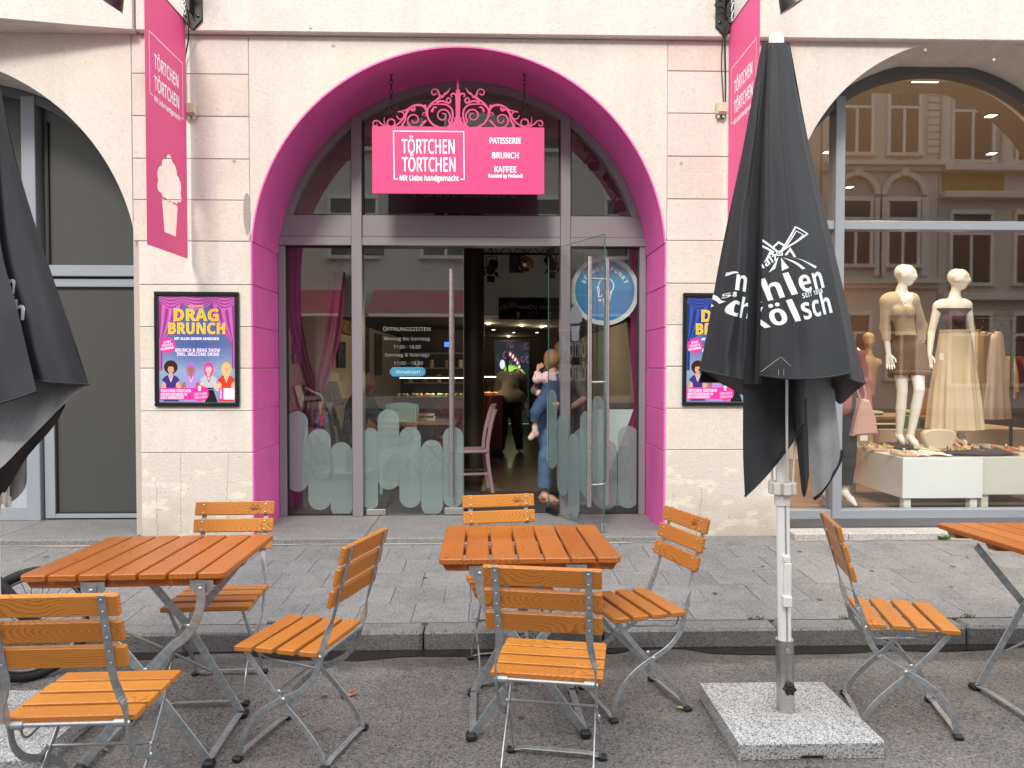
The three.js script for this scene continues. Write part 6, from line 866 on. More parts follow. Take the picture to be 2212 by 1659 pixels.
  // tables and chairs inside
  const inTable = (x, z, w, d, label) => { const t = thing('cafe_table', label, 'table', [x, FL, z]); part('top', span(-w / 2, w / 2, 0.72, 0.75, -d / 2, d / 2, 0.004), mat([0.16, 0.085, 0.045], 0.5), t); for (const sx of [-1, 1]) for (const sz of [-1, 1]) part('leg', span(sx * (w / 2 - 0.04) - 0.025, sx * (w / 2 - 0.04) + 0.025, 0, 0.72, sz * (d / 2 - 0.04) - 0.025, sz * (d / 2 - 0.04) + 0.025, 0.003), mat([0.06, 0.035, 0.02], 0.6), t); };
  inTable(-0.85, -8.5, 0.85, 0.75, 'brown wooden café table behind the closed glass door'); inTable(-1.1, -9.5, 0.7, 0.6, 'small wooden table in front of the left display counter');
  solo('paper_sheet', box(0.26, 0.16, 0.006, 0, 0.08, 0, 0.001).rotateX(-0.4), mat([0.6, 0.62, 0.66], 0.7), 'pale sheet of paper standing on the brown café table', 'paper', [-1.02, FL + 0.755, -8.5]);
  { const t = thing('cake_cover', 'clear domed cover on the brown café table', 'cover', [-0.68, FL + 0.752, -8.45]); part('dome', new THREE.SphereGeometry(0.14, 24, 10, 0, 7, 0, Math.PI / 2), clear, t); part('knob', ball(0.016, 0, 0.15, 0), clear, t); part('plate', cyl(0.16, 0.16, 0.01, 0, 0, 0, 24), mat([0.3, 0.2, 0.12], 0.5), t); }
  const vintage = (x, z, turn, m, label) => { const t = thing('cafe_chair', label, 'chair', [x, FL, z], turn); part('seat', box(0.38, 0.035, 0.38, 0, 0.455, 0, 0.012), m, t); for (const s of [-1, 1]) { part('back_leg', sweep([[s * 0.165, 0, -0.24], [s * 0.165, 0.25, -0.2], [s * 0.165, 0.46, -0.18], [s * 0.165, 0.7, -0.21], [s * 0.16, 0.92, -0.27]], Array(5).fill([0, 0.1, 1]), 0.04, 0.03, 20), m, t); part('front_leg', sweep([[s * 0.16, 0.44, 0.16], [s * 0.165, 0, 0.18]], [[1, 0, 0], [1, 0, 0]], 0.035, 0.035), m, t); part('side_rail', span(s * 0.165 - 0.01, s * 0.165 + 0.01, 0.2, 0.225, -0.19, 0.17, 0.002), m, t); } const b = []; for (let i = 0; i <= 10; i++) { const row = []; for (let j = 0; j <= 6; j++) row.push(V(mix(-0.19, 0.19, i / 10), mix(0.68, 0.95, j / 6) + 0.02 * Math.sin(Math.PI * i / 10), -0.225 - 0.05 * (j / 6) - 0.03 * Math.sin(Math.PI * i / 10))); b.push(row); } const g = sheet(b); part('backrest', [g, flip(pushed(g, 0.012))], m, t); part('apron', span(-0.16, 0.16, 0.4, 0.44, 0.15, 0.17, 0.002), m, t); };
  vintage(-0.27, -7.95, -Math.PI / 2 + 0.15, mat([0.36, 0.25, 0.27], 0.5), 'worn pink wooden chair just inside the open doorway'); vintage(-0.3, -10.85, -Math.PI / 2, mat([0.27, 0.25, 0.07], 0.5), 'yellow green wooden chair in front of the far counter'); vintage(-1.05, -7.95, 0, mat([0.17, 0.3, 0.24], 0.5), 'green wooden chair behind the frosted stripes of the closed door'); vintage(-0.55, -9.3, Math.PI, mat([0.25, 0.03, 0.05], 0.5), 'dark red chair at the brown café table');
  vintage(-1.62, -8.3, Math.PI / 2, mat([0.03, 0.028, 0.026], 0.5), 'dark chair with a seated guest behind the left pane');

  // ---- people ----
  const skin = mat([0.50, 0.27, 0.19], 0.5), skin2 = mat([0.55, 0.31, 0.23], 0.5), denimTex = tex(256, 256, (u, v) => { const k = 0.8 + 0.4 * fbm(u, v, 6, 10, 3) + 0.3 * (vnoise(u * 120, v * 40, 120, 40) - 0.5); return [0.075 * k, 0.135 * k, 0.23 * k]; }); denimTex.repeat.set(3, 3);
  const jeans = mat([1, 1, 1], 0.85, { map: denimTex }), navy = mat([0.4, 0.42, 0.55], 0.85, { map: denimTex }), hairTex = (() => { const t = tex(256, 64, (u, v) => { const k = 0.55 + 0.9 * vnoise(u * 120, v * 6, 120, 6); return [0.25 * k, 0.13 * k, 0.05 * k]; }); t.repeat.set(1.5, 1.5); return t; })(), dotTex = canvasTex(128, 128, (c) => { c.fillStyle = '#cbaeb0'; c.fillRect(0, 0, 128, 128); c.fillStyle = '#5a4450'; for (const [x, y] of [[20, 24], [84, 20], [52, 66], [112, 74], [18, 104], [78, 112]]) { c.beginPath(); c.ellipse(x, y, 5, 8, 0.5, 0, 7); c.fill(); } }); dotTex.wrapS = dotTex.wrapT = THREE.RepeatWrapping; dotTex.repeat.set(8, 8);
  {
    const ox = 0.62, oz = -7.25, t = thing('person', 'person in blue jeans and beige sandals standing in the open doorway carrying a child', 'person', [ox, FL, oz]), w = (x, y, z) => [x - ox, y - FL, z - oz];
    const J = { hipL: w(0.555, 1.04, -7.24), hipR: w(0.71, 1.04, -7.28), shL: w(0.53, 1.47, -7.24), shR: w(0.84, 1.47, -7.32), neck: w(0.695, 1.575, -7.3), head: w(0.725, 1.7, -7.32), yaw: 2.3, elL: w(0.42, 1.325, -7.13), wrL: w(0.585, 1.2, -7.0), elR: w(0.93, 1.25, -7.2), wrR: w(0.78, 1.17, -7.06), knL: w(0.53, 0.66, -7.19), anL: w(0.515, 0.285, -7.24), knR: w(0.73, 0.66, -7.3), anR: w(0.74, 0.28, -7.42), hands: [[w(0.6, 1.192, -6.99), [0.8, -0.3, -0.25], [0, 0.5, 0.4], 0.17, 0.5], [w(0.77, 1.168, -7.05), [-0.8, 0.05, 0.3], [0, 1, 0], 0.17, 0.5]], feet: [[w(0.515, 0.265, -7.24), w(0.64, 0.222, -7.12)], [w(0.74, 0.26, -7.42), w(0.86, 0.222, -7.32)]] };
    const B = bodyBones(J); part('body', bodyMesh(B), skin2, t);
    const legs = [...grow(B.legs.slice(0, 3), 0.016), ...grow(B.legs.slice(4, 7), 0.016), bone(J.knL, 0.072, w(0.522, 0.33, -7.235), 0.082), bone(J.knR, 0.072, w(0.74, 0.32, -7.4), 0.082), ...grow(B.torso.slice(0, 2), 0.014)];
    part('jeans', flesh(legs, 0.035, 0.011, (x, y) => Math.max(0.155 - y, y - 0.98)), jeans, t); part('top', flesh([...grow(B.torso.slice(1), 0.012), ...grow(B.arms.filter((_, i) => i % 2 === 0), 0.012)], 0.04, 0.012, (x, y) => Math.max(0.9 - y, y - 1.385)), mat([0.1, 0.095, 0.09], 0.85), t);
    const hc = J.head; part('hair', flesh([bone([hc[0] - 0.01, hc[1] + 0.04, hc[2] + 0.02], 0.098, [hc[0], hc[1] + 0.02, hc[2] + 0.03], 0.096), bone([hc[0] - 0.03, hc[1], hc[2] + 0.06], 0.06, [hc[0] - 0.03, hc[1] - 0.12, hc[2] + 0.07], 0.05)], 0.03, 0.009), mat([0.14, 0.07, 0.03], 0.6), t);
    const sole = mat([0.2, 0.1, 0.055], 0.7), strap = mat([0.42, 0.35, 0.26], 0.6); for (const [a, b] of [[w(0.5, 0, -7.27), w(0.66, 0, -7.1)], [w(0.725, 0, -7.45), w(0.88, 0, -7.29)]]) { part('sandal', [sweep([[a[0], 0.016, a[2]], [mix(a[0], b[0], 0.5), 0.014, mix(a[2], b[2], 0.5)], [b[0], 0.012, b[2]]], Array(3).fill([b[2] - a[2], 0, a[0] - b[0]]), 0.088, 0.028)], sole, t); for (const u of [0.42, 0.68]) { const c = [mix(a[0], b[0], u), 0, mix(a[2], b[2], u)], n = V(b[2] - a[2], 0, a[0] - b[0]).normalize(); part('sandal_strap', sweep([[c[0] - n.x * 0.042, 0.03, c[2] - n.z * 0.042], [c[0] - n.x * 0.03, 0.07 - u * 0.02, c[2] - n.z * 0.03], [c[0], 0.085 - u * 0.025, c[2]], [c[0] + n.x * 0.03, 0.07 - u * 0.02, c[2] + n.z * 0.03], [c[0] + n.x * 0.042, 0.03, c[2] + n.z * 0.042]], Array(5).fill([b[0] - a[0], 0, b[2] - a[2]]), 0.035, 0.005), strap, t); } }
  }
  {
    const ox = 0.55, oz = -7.08, t = thing('person', 'small child in denim dungarees and a pale dotted shirt carried in the doorway', 'person', [ox, 0.87, oz]), w = (x, y, z) => [x - ox, y - 0.87, z - oz];
    const k = 0.66, J = { hipL: w(0.51, 1.24, -7.04), hipR: w(0.6, 1.23, -7.1), shL: w(0.515, 1.455, -7.06), shR: w(0.66, 1.45, -7.12), neck: w(0.585, 1.53, -7.1), head: w(0.592, 1.63, -7.12), headH: 0.092, yaw: 2.2, elL: w(0.425, 1.44, -7.04), wrL: w(0.44, 1.53, -7.12), elR: w(0.72, 1.4, -7.14), wrR: w(0.74, 1.5, -7.2), knL: w(0.415, 1.12, -6.97), anL: w(0.405, 0.96, -6.99), knR: w(0.72, 1.1, -7.1), anR: w(0.74, 0.96, -7.14), hands: [[w(0.443, 1.54, -7.125), [0.5, 0.5, -0.5], [-0.5, 0.5, 0], 0.1, 0.4]], feet: [[w(0.405, 0.935, -6.99), w(0.36, 0.885, -6.94), 0.7], [w(0.74, 0.935, -7.14), w(0.7, 0.885, -7.08), 0.7]] };
    const B = bodyBones(J, k, 1.1); part('body', bodyMesh(B, 0.009), skin, t);
    part('dungarees', flesh([...grow(B.torso.slice(0, 3), 0.02), ...grow(B.legs.slice(0, 2), 0.022), ...grow(B.legs.slice(4, 6), 0.022), bone(J.knL, 0.055, w(0.407, 1.04, -6.98), 0.05), bone(J.knR, 0.055, w(0.735, 1.02, -7.12), 0.05)], 0.03, 0.008, (x, y) => Math.max(0.155 - y, y - 0.56)), navy, t);
    part('shirt', flesh([...grow(B.torso.slice(2), 0.012), ...grow(B.arms, 0.012)], 0.025, 0.008, (x, y, z) => y - 0.65), mat([1, 1, 1], 0.85, { map: dotTex }), t); for (const x of [0.545, 0.63]) part('shoulder_strap', sweep([w(x, 1.4, -7.015), w(x, 1.46, -7.02), w(x, 1.5, -7.07), w(x, 1.47, -7.14)], Array(4).fill([1, 0, 0]), 0.026, 0.004, 10), navy, t);
    const hc = J.head; part('hair', flesh([bone([hc[0] - 0.012, hc[1] + 0.03, hc[2] + 0.02], 0.08, [hc[0] - 0.01, hc[1] + 0.01, hc[2] + 0.03], 0.078), bone([hc[0] - 0.03, hc[1] - 0.02, hc[2] + 0.05], 0.05, [hc[0] - 0.05, hc[1] - 0.07, hc[2] + 0.04], 0.03), bone([hc[0] - 0.05, hc[1], hc[2] + 0.04], 0.04, [hc[0] - 0.07, hc[1] - 0.03, hc[2] + 0.05], 0.02)], 0.03, 0.007), mat([1, 1, 1], 0.65, { map: hairTex }), t);
    for (const [a, b] of [[w(0.41, 0.9, -7.0), w(0.36, 0.875, -6.93)], [w(0.745, 0.9, -7.15), w(0.7, 0.875, -7.08)]]) part('shoe', flesh([bone([a[0], a[1] + 0.01, a[2]], 0.034, b, 0.028), bone([a[0], a[1] + 0.03, a[2]], 0.03, a, 0.034)], 0.02, 0.006), mat([0.5, 0.38, 0.36], 0.6), t); part('sock', rod(w(0.405, 0.99, -6.988), w(0.407, 0.92, -6.99), 0.03, 14), mat([0.45, 0.44, 0.42], 0.8), t);
  }
  {
    const ox = 0.25, oz = -11.6, t = thing('person', 'person in a grey shirt and dark trousers bending forward deep inside the café', 'person', [ox, FL, oz]), w = (x, y, z) => [x - ox, y - FL, z - oz];
    const J = { hipL: w(0.16, 1.03, -11.6), hipR: w(0.34, 1.03, -11.6), waist: w(0.26, 1.2, -11.68), shL: w(0.12, 1.38, -11.95), shR: w(0.48, 1.36, -11.95), neck: w(0.36, 1.4, -12.07), head: w(0.4, 1.4, -12.2), yaw: Math.PI, elL: w(0.05, 1.12, -12.05), wrL: w(0.1, 0.95, -12.2), elR: w(0.52, 1.1, -12.0), wrR: w(0.5, 0.93, -12.15), knL: w(0.14, 0.62, -11.62), anL: w(0.12, 0.27, -11.55), knR: w(0.38, 0.62, -11.62), anR: w(0.42, 0.27, -11.58), hands: [[w(0.1, 0.94, -12.2), [0, -1, -0.4], [1, 0, 0], 0.17], [w(0.5, 0.92, -12.15), [0, -1, -0.4], [-1, 0, 0], 0.17]], feet: [[w(0.12, 0.27, -11.55), w(0.1, 0.215, -11.72)], [w(0.42, 0.27, -11.58), w(0.44, 0.215, -11.75)]] };
    const B = bodyBones(J); part('body', bodyMesh(B, 0.016), skin, t); part('shirt', flesh([...grow(B.torso, 0.03), ...grow(B.arms.filter((_, i) => i % 2 === 0), 0.025), bone(w(0.12, 1.05, -11.6), 0.13, w(0.4, 1.05, -11.6), 0.13)], 0.06, 0.016, (x, y, z) => 0.8 - y), mat([0.1, 0.095, 0.092], 0.9), t); part('trousers', flesh([...grow(B.legs, 0.03), ...grow(B.torso.slice(0, 1), 0.01)], 0.04, 0.016, (x, y) => y - 0.87), mat([0.018, 0.017, 0.017], 0.9), t); part('hair', flesh([bone(w(0.4, 1.43, -12.2), 0.1, w(0.38, 1.4, -12.14), 0.09)], 0.03, 0.014), black, t);
  }
  {
    const ox = -1.55, oz = -8.25, t = thing('person', 'person in dark clothes seated inside behind the left mullion, chin on hand', 'person', [ox, FL, oz]), w = (x, y, z) => [x - ox, y - FL, z - oz];
    const J = { hipL: w(-1.62, 0.74, -8.34), hipR: w(-1.62, 0.74, -8.16), shL: w(-1.58, 1.16, -8.42), shR: w(-1.5, 1.16, -8.08), neck: w(-1.52, 1.28, -8.24), head: w(-1.465, 1.4, -8.22), yaw: 1.35, elL: w(-1.3, 1.0, -8.4), wrL: w(-1.15, 0.97, -8.3), elR: w(-1.29, 0.98, -8.02), wrR: w(-1.385, 1.21, -8.1), knL: w(-1.2, 0.7, -8.36), anL: w(-1.2, 0.28, -8.36), knR: w(-1.2, 0.7, -8.14), anR: w(-1.2, 0.28, -8.14), hands: [[w(-1.39, 1.22, -8.105), [0, 0.9, -0.3], [0.4, 0, 0.8], 0.16, 0.9], [w(-1.14, 0.97, -8.29), [1, 0, 0.2], [0, 0, 1], 0.16, 0.3]], feet: [[w(-1.2, 0.27, -8.36), w(-1.05, 0.215, -8.36)], [w(-1.2, 0.27, -8.14), w(-1.05, 0.215, -8.14)]] };
    const B = bodyBones(J); part('body', bodyMesh(B, 0.014), skin, t); part('coat', flesh([...grow(B.torso.slice(0, 5), 0.03), ...grow(B.arms, 0.016)], 0.045, 0.013, (x, y) => y - 1.09), mat([0.012, 0.012, 0.014], 0.8), t); part('trousers', flesh(grow(B.legs, 0.014), 0.03, 0.014), mat([0.015, 0.016, 0.02], 0.8), t); const hc = J.head; part('hair', flesh([bone([hc[0] - 0.035, hc[1] + 0.035, hc[2]], 0.1, [hc[0] - 0.03, hc[1] + 0.02, hc[2]], 0.095), bone([hc[0] - 0.08, hc[1] - 0.02, hc[2]], 0.07, [hc[0] - 0.09, hc[1] - 0.14, hc[2]], 0.045)], 0.03, 0.01), mat([0.02, 0.014, 0.01], 0.6), t);
  }
}
// ---------- inside the clothes shop ----------
{
  const F2 = 0.195, warm = mat([0.46, 0.34, 0.21], 0.85), floorT = tex(512, 512, (u, v) => { const b = Math.floor(u * 5), k = (0.8 + 0.35 * vnoise(b * 5.1, 8)) * (0.85 + 0.3 * fbm(u, v, 40, 4, 3)), s = u * 5 - b < 0.02 ? 0.5 : 1; return [0.23 * k * s, 0.135 * k * s, 0.085 * k * s]; });
  struct('floor', span(2.3, 9.4, F2 - 0.1, F2, -6.52, -13.5, 0, 'z'), mat([1, 1, 1], 0.45, { map: floorT }));
  struct('wall_back', span(2.3, 9.4, F2, 4.5, -13.4, -13.5, 0), warm); struct('wall_left', span(2.3, 2.42, F2, 4.5, -6.76, -13.4, 0), warm); struct('wall_right', span(9.3, 9.4, F2, 4.5, -6.76, -13.4, 0), warm);
  struct('ceiling', span(2.3, 9.4, 4.4, 4.5, -6.5, -13.5, 0), mat([0.42, 0.36, 0.28], 0.85)); struct('wall_front', span(5.46, 9.4, F2, 4.5, -6.72, -6.76, 0), warm); struct('pillar', span(4.0, 4.5, F2, 4.4, -10.4, -10.9, 0.01), mat([0.6, 0.55, 0.47], 0.8)); struct('dark_partition', span(5.6, 9.3, F2, 3.0, -12.0, -12.1, 0.01), mat([0.13, 0.075, 0.045], 0.6));
  const lampGlow = mat([1, 0.9, 0.75], 0.5); lampGlow.emissive.setRGB(2.2, 1.9, 1.3);
  for (const [x, z, s, I] of [[4.28, -6.95, 0.26, 5], [3.2, -8.2, 0.09, 5], [5.6, -8.0, 0.09, 6], [4.4, -9.4, 0.09, 6], [6.6, -9.4, 0.09, 6], [3.4, -10.8, 0.09, 6], [5.6, -11.2, 0.09, 6]]) { const t = thing('ceiling_lamp', z > -7 ? 'square ceiling lamp just inside the clothes shop window arch' : 'square warm ceiling lamp further back in the clothes shop', 'lamp', [x, 4.4, z], 0, 'square ceiling lamps in the clothes shop'); part('frame', [span(-s / 2 - 0.02, s / 2 + 0.02, -0.012, 0, -s / 2 - 0.02, s / 2 + 0.02, 0.003)], mat([0.3, 0.3, 0.3], 0.5), t); part('lamp_glow', span(-s / 2, s / 2, -0.016, -0.0125, -s / 2, s / 2, 0), lampGlow, t); const l = new THREE.SpotLight(0xffdcb0, I * 1.0, 0, 1.25, 0.7); l.position.set(0, -0.05, 0); l.target.position.set(0, -3, 0); t.add(l.target); l.shadow.radius = 6; l.castShadow = true; t.add(l); }
  const white = mat([0.74, 0.78, 0.78], 0.25, { clearcoat: 0.6, clearcoatRoughness: 0.1 });
  const plinth = (label, x0, x1, z0, z1, y0, y1, m) => { const t = thing('display_plinth', label, 'plinth', [(x0 + x1) / 2, F2, -(z0 + z1) / 2]), w = (x1 - x0) / 2, d = (z1 - z0) / 2; part('box', span(-w, w, y0 - F2, y1 - F2, -d, d, 0.004), m, t); for (const sx of [-1, 1]) for (const sz of [-1, 1]) part('leg', span(sx * (w - 0.03), sx * (w - 0.1), 0, y0 - F2, sz * (d - 0.03), sz * (d - 0.1), 0.003), m, t); return t; };
  const zp = 6.6; plinth('white display plinth on feet in the middle of the clothes window', 3.835, 4.6, zp, 7.75, 0.327, 0.71, white); plinth('pale display plinth on feet at the right edge of the clothes window', 4.612, 5.5, zp + 0.05, 7.8, 0.35, 0.71, mat([0.6, 0.62, 0.55], 0.3, { clearcoat: 0.5 })); plinth('low display table deeper in the clothes shop behind the plinths', 4.7, 6.6, 8.6, 9.6, 0.5, 0.8, mat([0.5, 0.42, 0.3], 0.5));
  const T = 0.712;
  const shell = mat([0.8, 0.78, 0.73], 0.28, { clearcoat: 0.3 });
  // first mannequin: tan cardigan, brown shorts
  {
    const ox = 4.36, oz = -7.45, t = thing('mannequin', 'white mannequin in a tan cardigan and brown shorts on the white plinth', 'mannequin', [ox, T, oz]), w = (px, py, Z) => { const q = at(px, py, Z); return [q.x - ox, q.y - T, q.z - oz]; };
    const J = { hipL: w(1944, 757, 7.47), hipR: w(1977, 757, 7.43), waist: w(1955, 705, 7.45), shL: w(1914, 650, 7.45), shR: w(1972, 648, 7.4), neck: w(1947, 628, 7.46), head: w(1955, 594, 7.43), headH: 0.116, yaw: 0.75, elL: w(1912, 708, 7.52), wrL: w(1920, 765, 7.45), elR: w(1992, 705, 7.56), wrR: w(1990, 758, 7.55), knL: w(1949, 846, 7.44), anL: w(1942, 944, 7.52), knR: w(1986, 842, 7.27), anR: w(1966, 946, 7.36), bust: [w(1938, 672, 7.37), w(1964, 671, 7.34)], hands: [[w(1920, 768, 7.45), [0.1, -1, 0.15], [0.8, 0, 0.5], 0.18, 0.25], [w(1990, 760, 7.55), [0.05, -1, 0.1], [-0.8, 0, 0.5], 0.18, 0.25]], feet: [[w(1942, 948, 7.52), w(1957, 975, 7.42)], [w(1966, 950, 7.36), w(1983, 978, 7.25)]] };
    for (const f of J.feet) { f[0][1] = 0.13; f[1][1] = 0.022; } const B = bodyBones(J, 0.95, 0.9); part('body', bodyMesh(B), shell, t);
    const neckY = w(0, 640, 7.45)[1], hemY = w(0, 733, 7.45)[1], topY = w(0, 722, 7.45)[1], shortY = w(0, 808, 7.45)[1];
    const wool = mat([0.52, 0.40, 0.25], 0.9), brown = mat([0.15, 0.085, 0.045], 0.85);
    part('cardigan', flesh([...grow(B.torso, 0.012), ...grow(B.arms, 0.01)], 0.03, 0.01, (x, y, z) => Math.max(hemY - y + 0.0, 0.1 - Math.hypot((x - J.neck[0]) * 1.45, (y - neckY - 0.05) * 0.62, (z - J.neck[2] - 0.06) * 0.72))), wool, t);
    part('shorts', flesh([...grow(B.torso.slice(0, 2), 0.018), bone(J.hipL, 0.11, w(1948, 800, 7.45), 0.105), bone(J.hipR, 0.11, w(1984, 800, 7.36), 0.105)], 0.03, 0.01, (x, y) => Math.max(shortY - y, y - topY)), brown, t);
    part('cuff', [[1948, 800, 7.45], [1984, 800, 7.36]].map(([a, b, c]) => { const q = w(a, b, c), g = new THREE.TorusGeometry(0.108, 0.017, 8, 28); g.rotateX(Math.PI / 2); g.scale(1, 1.5, 1); g.translate(q[0], shortY + 0.015, q[2]); return g; }), brown, t);
    part('button', [655, 668, 681, 694, 707, 720].map((py, i) => { const q = w(1955 + i * 1.2, py, 7.29); return ball(0.007, q[0], q[1], q[2] + 0.0, [1, 1, 0.6], 8, 6); }), mat([0.3, 0.2, 0.1], 0.4), t);
    part('stand', [rod([J.anL[0], 0, J.anL[2] - 0.03], [J.anL[0], 0.16, J.anL[2] - 0.03], 0.007), cyl(0.13, 0.13, 0.006, 0.02, 0.0, 0, 28)], mat([0.05, 0.05, 0.05], 0.4), t);
  }
  // second mannequin: dark strapless top, long cream skirt
  {
    const ox = 5.1, oz = -7.72, t = thing('mannequin', 'white mannequin in a dark strapless top and long cream skirt', 'mannequin', [ox, T, oz]), Z = 7.72, w = (px, py, dz = 0) => { const q = at(px, py, Z + dz); return [q.x - ox, q.y - T, q.z - oz]; };
    const J = { hipL: w(2050, 762), hipR: w(2078, 762), waist: w(2064, 712), shL: w(2026, 662), shR: w(2089, 660), neck: w(2062, 640, 0.02), head: w(2070, 603, -0.02), headH: 0.118, yaw: 0.7, elL: w(2012, 718, 0.05), wrL: w(2008, 766, -0.02), elR: w(2098, 718, 0.06), wrR: w(2102, 770, 0.0), knL: w(2054, 850), anL: w(2048, 935, 0.03), knR: w(2076, 850, -0.03), anR: w(2076, 935), bust: [w(2046, 690, -0.1), w(2074, 689, -0.11)], hands: [[w(2007, 768, -0.02), [-0.1, -1, 0.1], [0.8, 0, 0.5], 0.18, 0.25], [w(2103, 772, 0), [0.1, -1, 0.1], [-0.8, 0, 0.5], 0.18, 0.25]], feet: [[w(2048, 937, 0.03), w(2056, 950, -0.06)], [w(2076, 937), w(2086, 950, -0.1)]] };
    for (const f of J.feet) { f[0][1] = 0.11; f[1][1] = 0.02; } J.anL[1] = Math.max(J.anL[1], 0.12); J.anR[1] = Math.max(J.anR[1], 0.12); const B = bodyBones(J, 0.95, 0.88); part('body', bodyMesh(B), shell, t);
    const y1 = w(0, 662)[1], y0 = w(0, 718)[1]; part('top', flesh(grow(B.torso, 0.013), 0.045, 0.009, (x, y) => Math.max(y0 - y - 0.02, y - y1)), mat([0.055, 0.012, 0.014], 0.8), t);
    const rows = [], n = 120; for (let i = 0; i <= 40; i++) { const u = i / 40, c = w(mix(2063, 2062, u), mix(714, 926, u)), rx = mix(0.148, 0.275, Math.pow(u, 0.75)), rz = mix(0.115, 0.24, Math.pow(u, 0.75)), row = []; for (let j = 0; j <= n; j++) { const a = j / n * 2 * Math.PI, f = 1 + smooth(0.12, 0.7, u) * (0.05 * Math.sin(a * 11 + Math.sin(a * 3)) + 0.03 * Math.sin(a * 19 + u)); row.push(V(c[0] + Math.cos(a) * rx * f, c[1], c[2] + Math.sin(a) * rz * f)); } rows.push(row); }
    const sk = sheet(rows); part('skirt', sk, mat([0.56, 0.47, 0.33], 0.85, { sheen: 0.3 }), t); part('waistband', new THREE.TorusGeometry(0.148, 0.012, 8, 40).rotateX(Math.PI / 2).scale(1, 1.8, 0.78).translate(...w(2063, 717)), mat([0.5, 0.42, 0.3], 0.8), t); const q = w(2032, 770, -0.22); part('price_tag', plane(0.045, 0.075, q[0] + 0.0, q[1], q[2] + 0.015), mat([0.7, 0.68, 0.62], 0.6), t);
    part('stand', [cyl(0.14, 0.14, 0.006, 0, 0, 0, 28), rod([0.02, 0, -0.03], [0.02, 0.5, -0.03], 0.008)], mat([0.05, 0.05, 0.05], 0.4), t);
  }
  // third mannequin half behind the parasol, standing on the floor
  {
    const ox = 3.38, oz = -6.98, t = thing('mannequin', 'mannequin in a dark red coat half hidden behind the black parasol', 'mannequin', [ox, F2, oz]);
    const J = { hipL: [-0.1, 0.98, 0], hipR: [0.1, 0.98, 0], shL: [-0.19, 1.5, 0], shR: [0.19, 1.5, 0], neck: [0, 1.62, 0], head: [0, 1.78, 0.02], headH: 0.116, yaw: 0.5, elL: [-0.26, 1.2, -0.02], wrL: [-0.24, 0.95, 0.05], elR: [0.27, 1.2, 0.0], wrR: [0.25, 0.95, 0.1], knL: [-0.1, 0.55, 0.02], anL: [-0.1, 0.16, -0.02], knR: [0.1, 0.55, 0.03], anR: [0.1, 0.16, -0.01], hands: [[[0.25, 0.94, 0.1], [0, -1, 0.1], [-0.8, 0, 0.5], 0.18, 0.3], [[-0.24, 0.94, 0.05], [0, -1, 0.1], [0.8, 0, 0.5], 0.18, 0.3]], feet: [[[-0.1, 0.13, -0.02], [-0.06, 0.03, 0.12]], [[0.1, 0.13, -0.01], [0.13, 0.03, 0.14]]] };
    const B = bodyBones(J, 0.98, 0.9); part('body', bodyMesh(B), shell, t); part('coat', flesh([...grow(B.torso, 0.028), ...grow(B.arms, 0.028)], 0.05, 0.012, (x, y) => Math.max(0.78 - y, y - 1.53)), mat([0.26, 0.085, 0.08], 0.85), t); part('trousers', flesh(grow([...B.legs], 0.03), 0.03, 0.013, (x, y) => 0.2 - y), mat([0.02, 0.018, 0.018], 0.8), t); part('base_plate', cyl(0.2, 0.2, 0.008, 0.05, 0, 0, 28), mat([0.09, 0.09, 0.09], 0.4), t);
    const b = thing('handbag', 'soft pale pink handbag hanging from the arm of the coat mannequin', 'bag', [at(1862, 905, 6.85).x, at(0, 948, 6.85).y, -6.85]); const prof = extrude([[-0.12, 0.01], [0.13, 0.03], [0.11, 0.18], [0.04, 0.36], [-0.03, 0.37], [-0.08, 0.2]], 0.1, 0.02); part('bag_body', prof.translate(0, 0, -0.05), mat([0.55, 0.33, 0.27], 0.6), b); part('strap', tube([[-0.02, 0.36, 0], [-0.05, 0.48, 0], [0.0, 0.52, 0], [0.03, 0.42, 0], [0.03, 0.36, 0]], 0.009, 24, 6), mat([0.5, 0.3, 0.25], 0.6), b);
    const b2 = thing('handbag', 'large brown tote bag standing behind the pink handbag', 'bag', [3.86, 0.71, -7.55]); part('bag_body', extrude([[-0.16, 0.0], [0.18, 0.0], [0.14, 0.42], [-0.1, 0.42]], 0.1, 0.02).translate(0, 0, -0.05), mat([0.3, 0.19, 0.1], 0.7), b2); part('handle', new THREE.TorusGeometry(0.09, 0.01, 8, 24, Math.PI).translate(0.02, 0.42, 0), mat([0.26, 0.16, 0.09], 0.7), b2); part('paper_tag', plane(0.08, 0.06, 0.06, 0.1, 0.075), mat([0.7, 0.68, 0.62], 0.7), b2);
  }
  // shoes: sole, upper with an opening
  const shoe = (px, py, Z, turn, colour, label, heel = 0.012, L = 0.24) => {
    const q = at(px, py, Z), t = thing('shoe', label, 'shoe', [q.x, T, -Z], turn); const m = colour.isMaterial ? colour : mat(colour, 0.45), rows = [], n = 40;
    for (let i = 0; i <= n; i++) { const u = i / n, x = (u - 0.5) * L, hw = 0.5 * 0.085 * Math.pow(Math.sin(Math.PI * clamp(0.06 + 0.94 * u * 0.985 + 0.0)), 0.55) * mix(0.72, 1, smooth(0, 0.65, u)) * (1 - 0.35 * smooth(0.85, 1, u)), base = heel * smooth(0.6, 0.1, u), top = u < 0.1 ? mix(0.045, 0.055, u * 10) : u < 0.55 ? mix(0.05, 0.03, (u - 0.1) / 0.45) : mix(0.046, 0.016, smooth(0.55, 1, u)), open = u > 0.08 && u < 0.55, row = []; for (let j = 0; j <= 16; j++) { const a = -0.25 + (Math.PI + 0.5) * j / 16; const inn = open && j > 4 && j < 12; row.push(V(x, base + 0.006 + (inn ? 0.008 : Math.max(0, Math.sin(a)) * top), Math.cos(a) * hw * (inn ? 0.8 : 1))); } rows.push(row); }
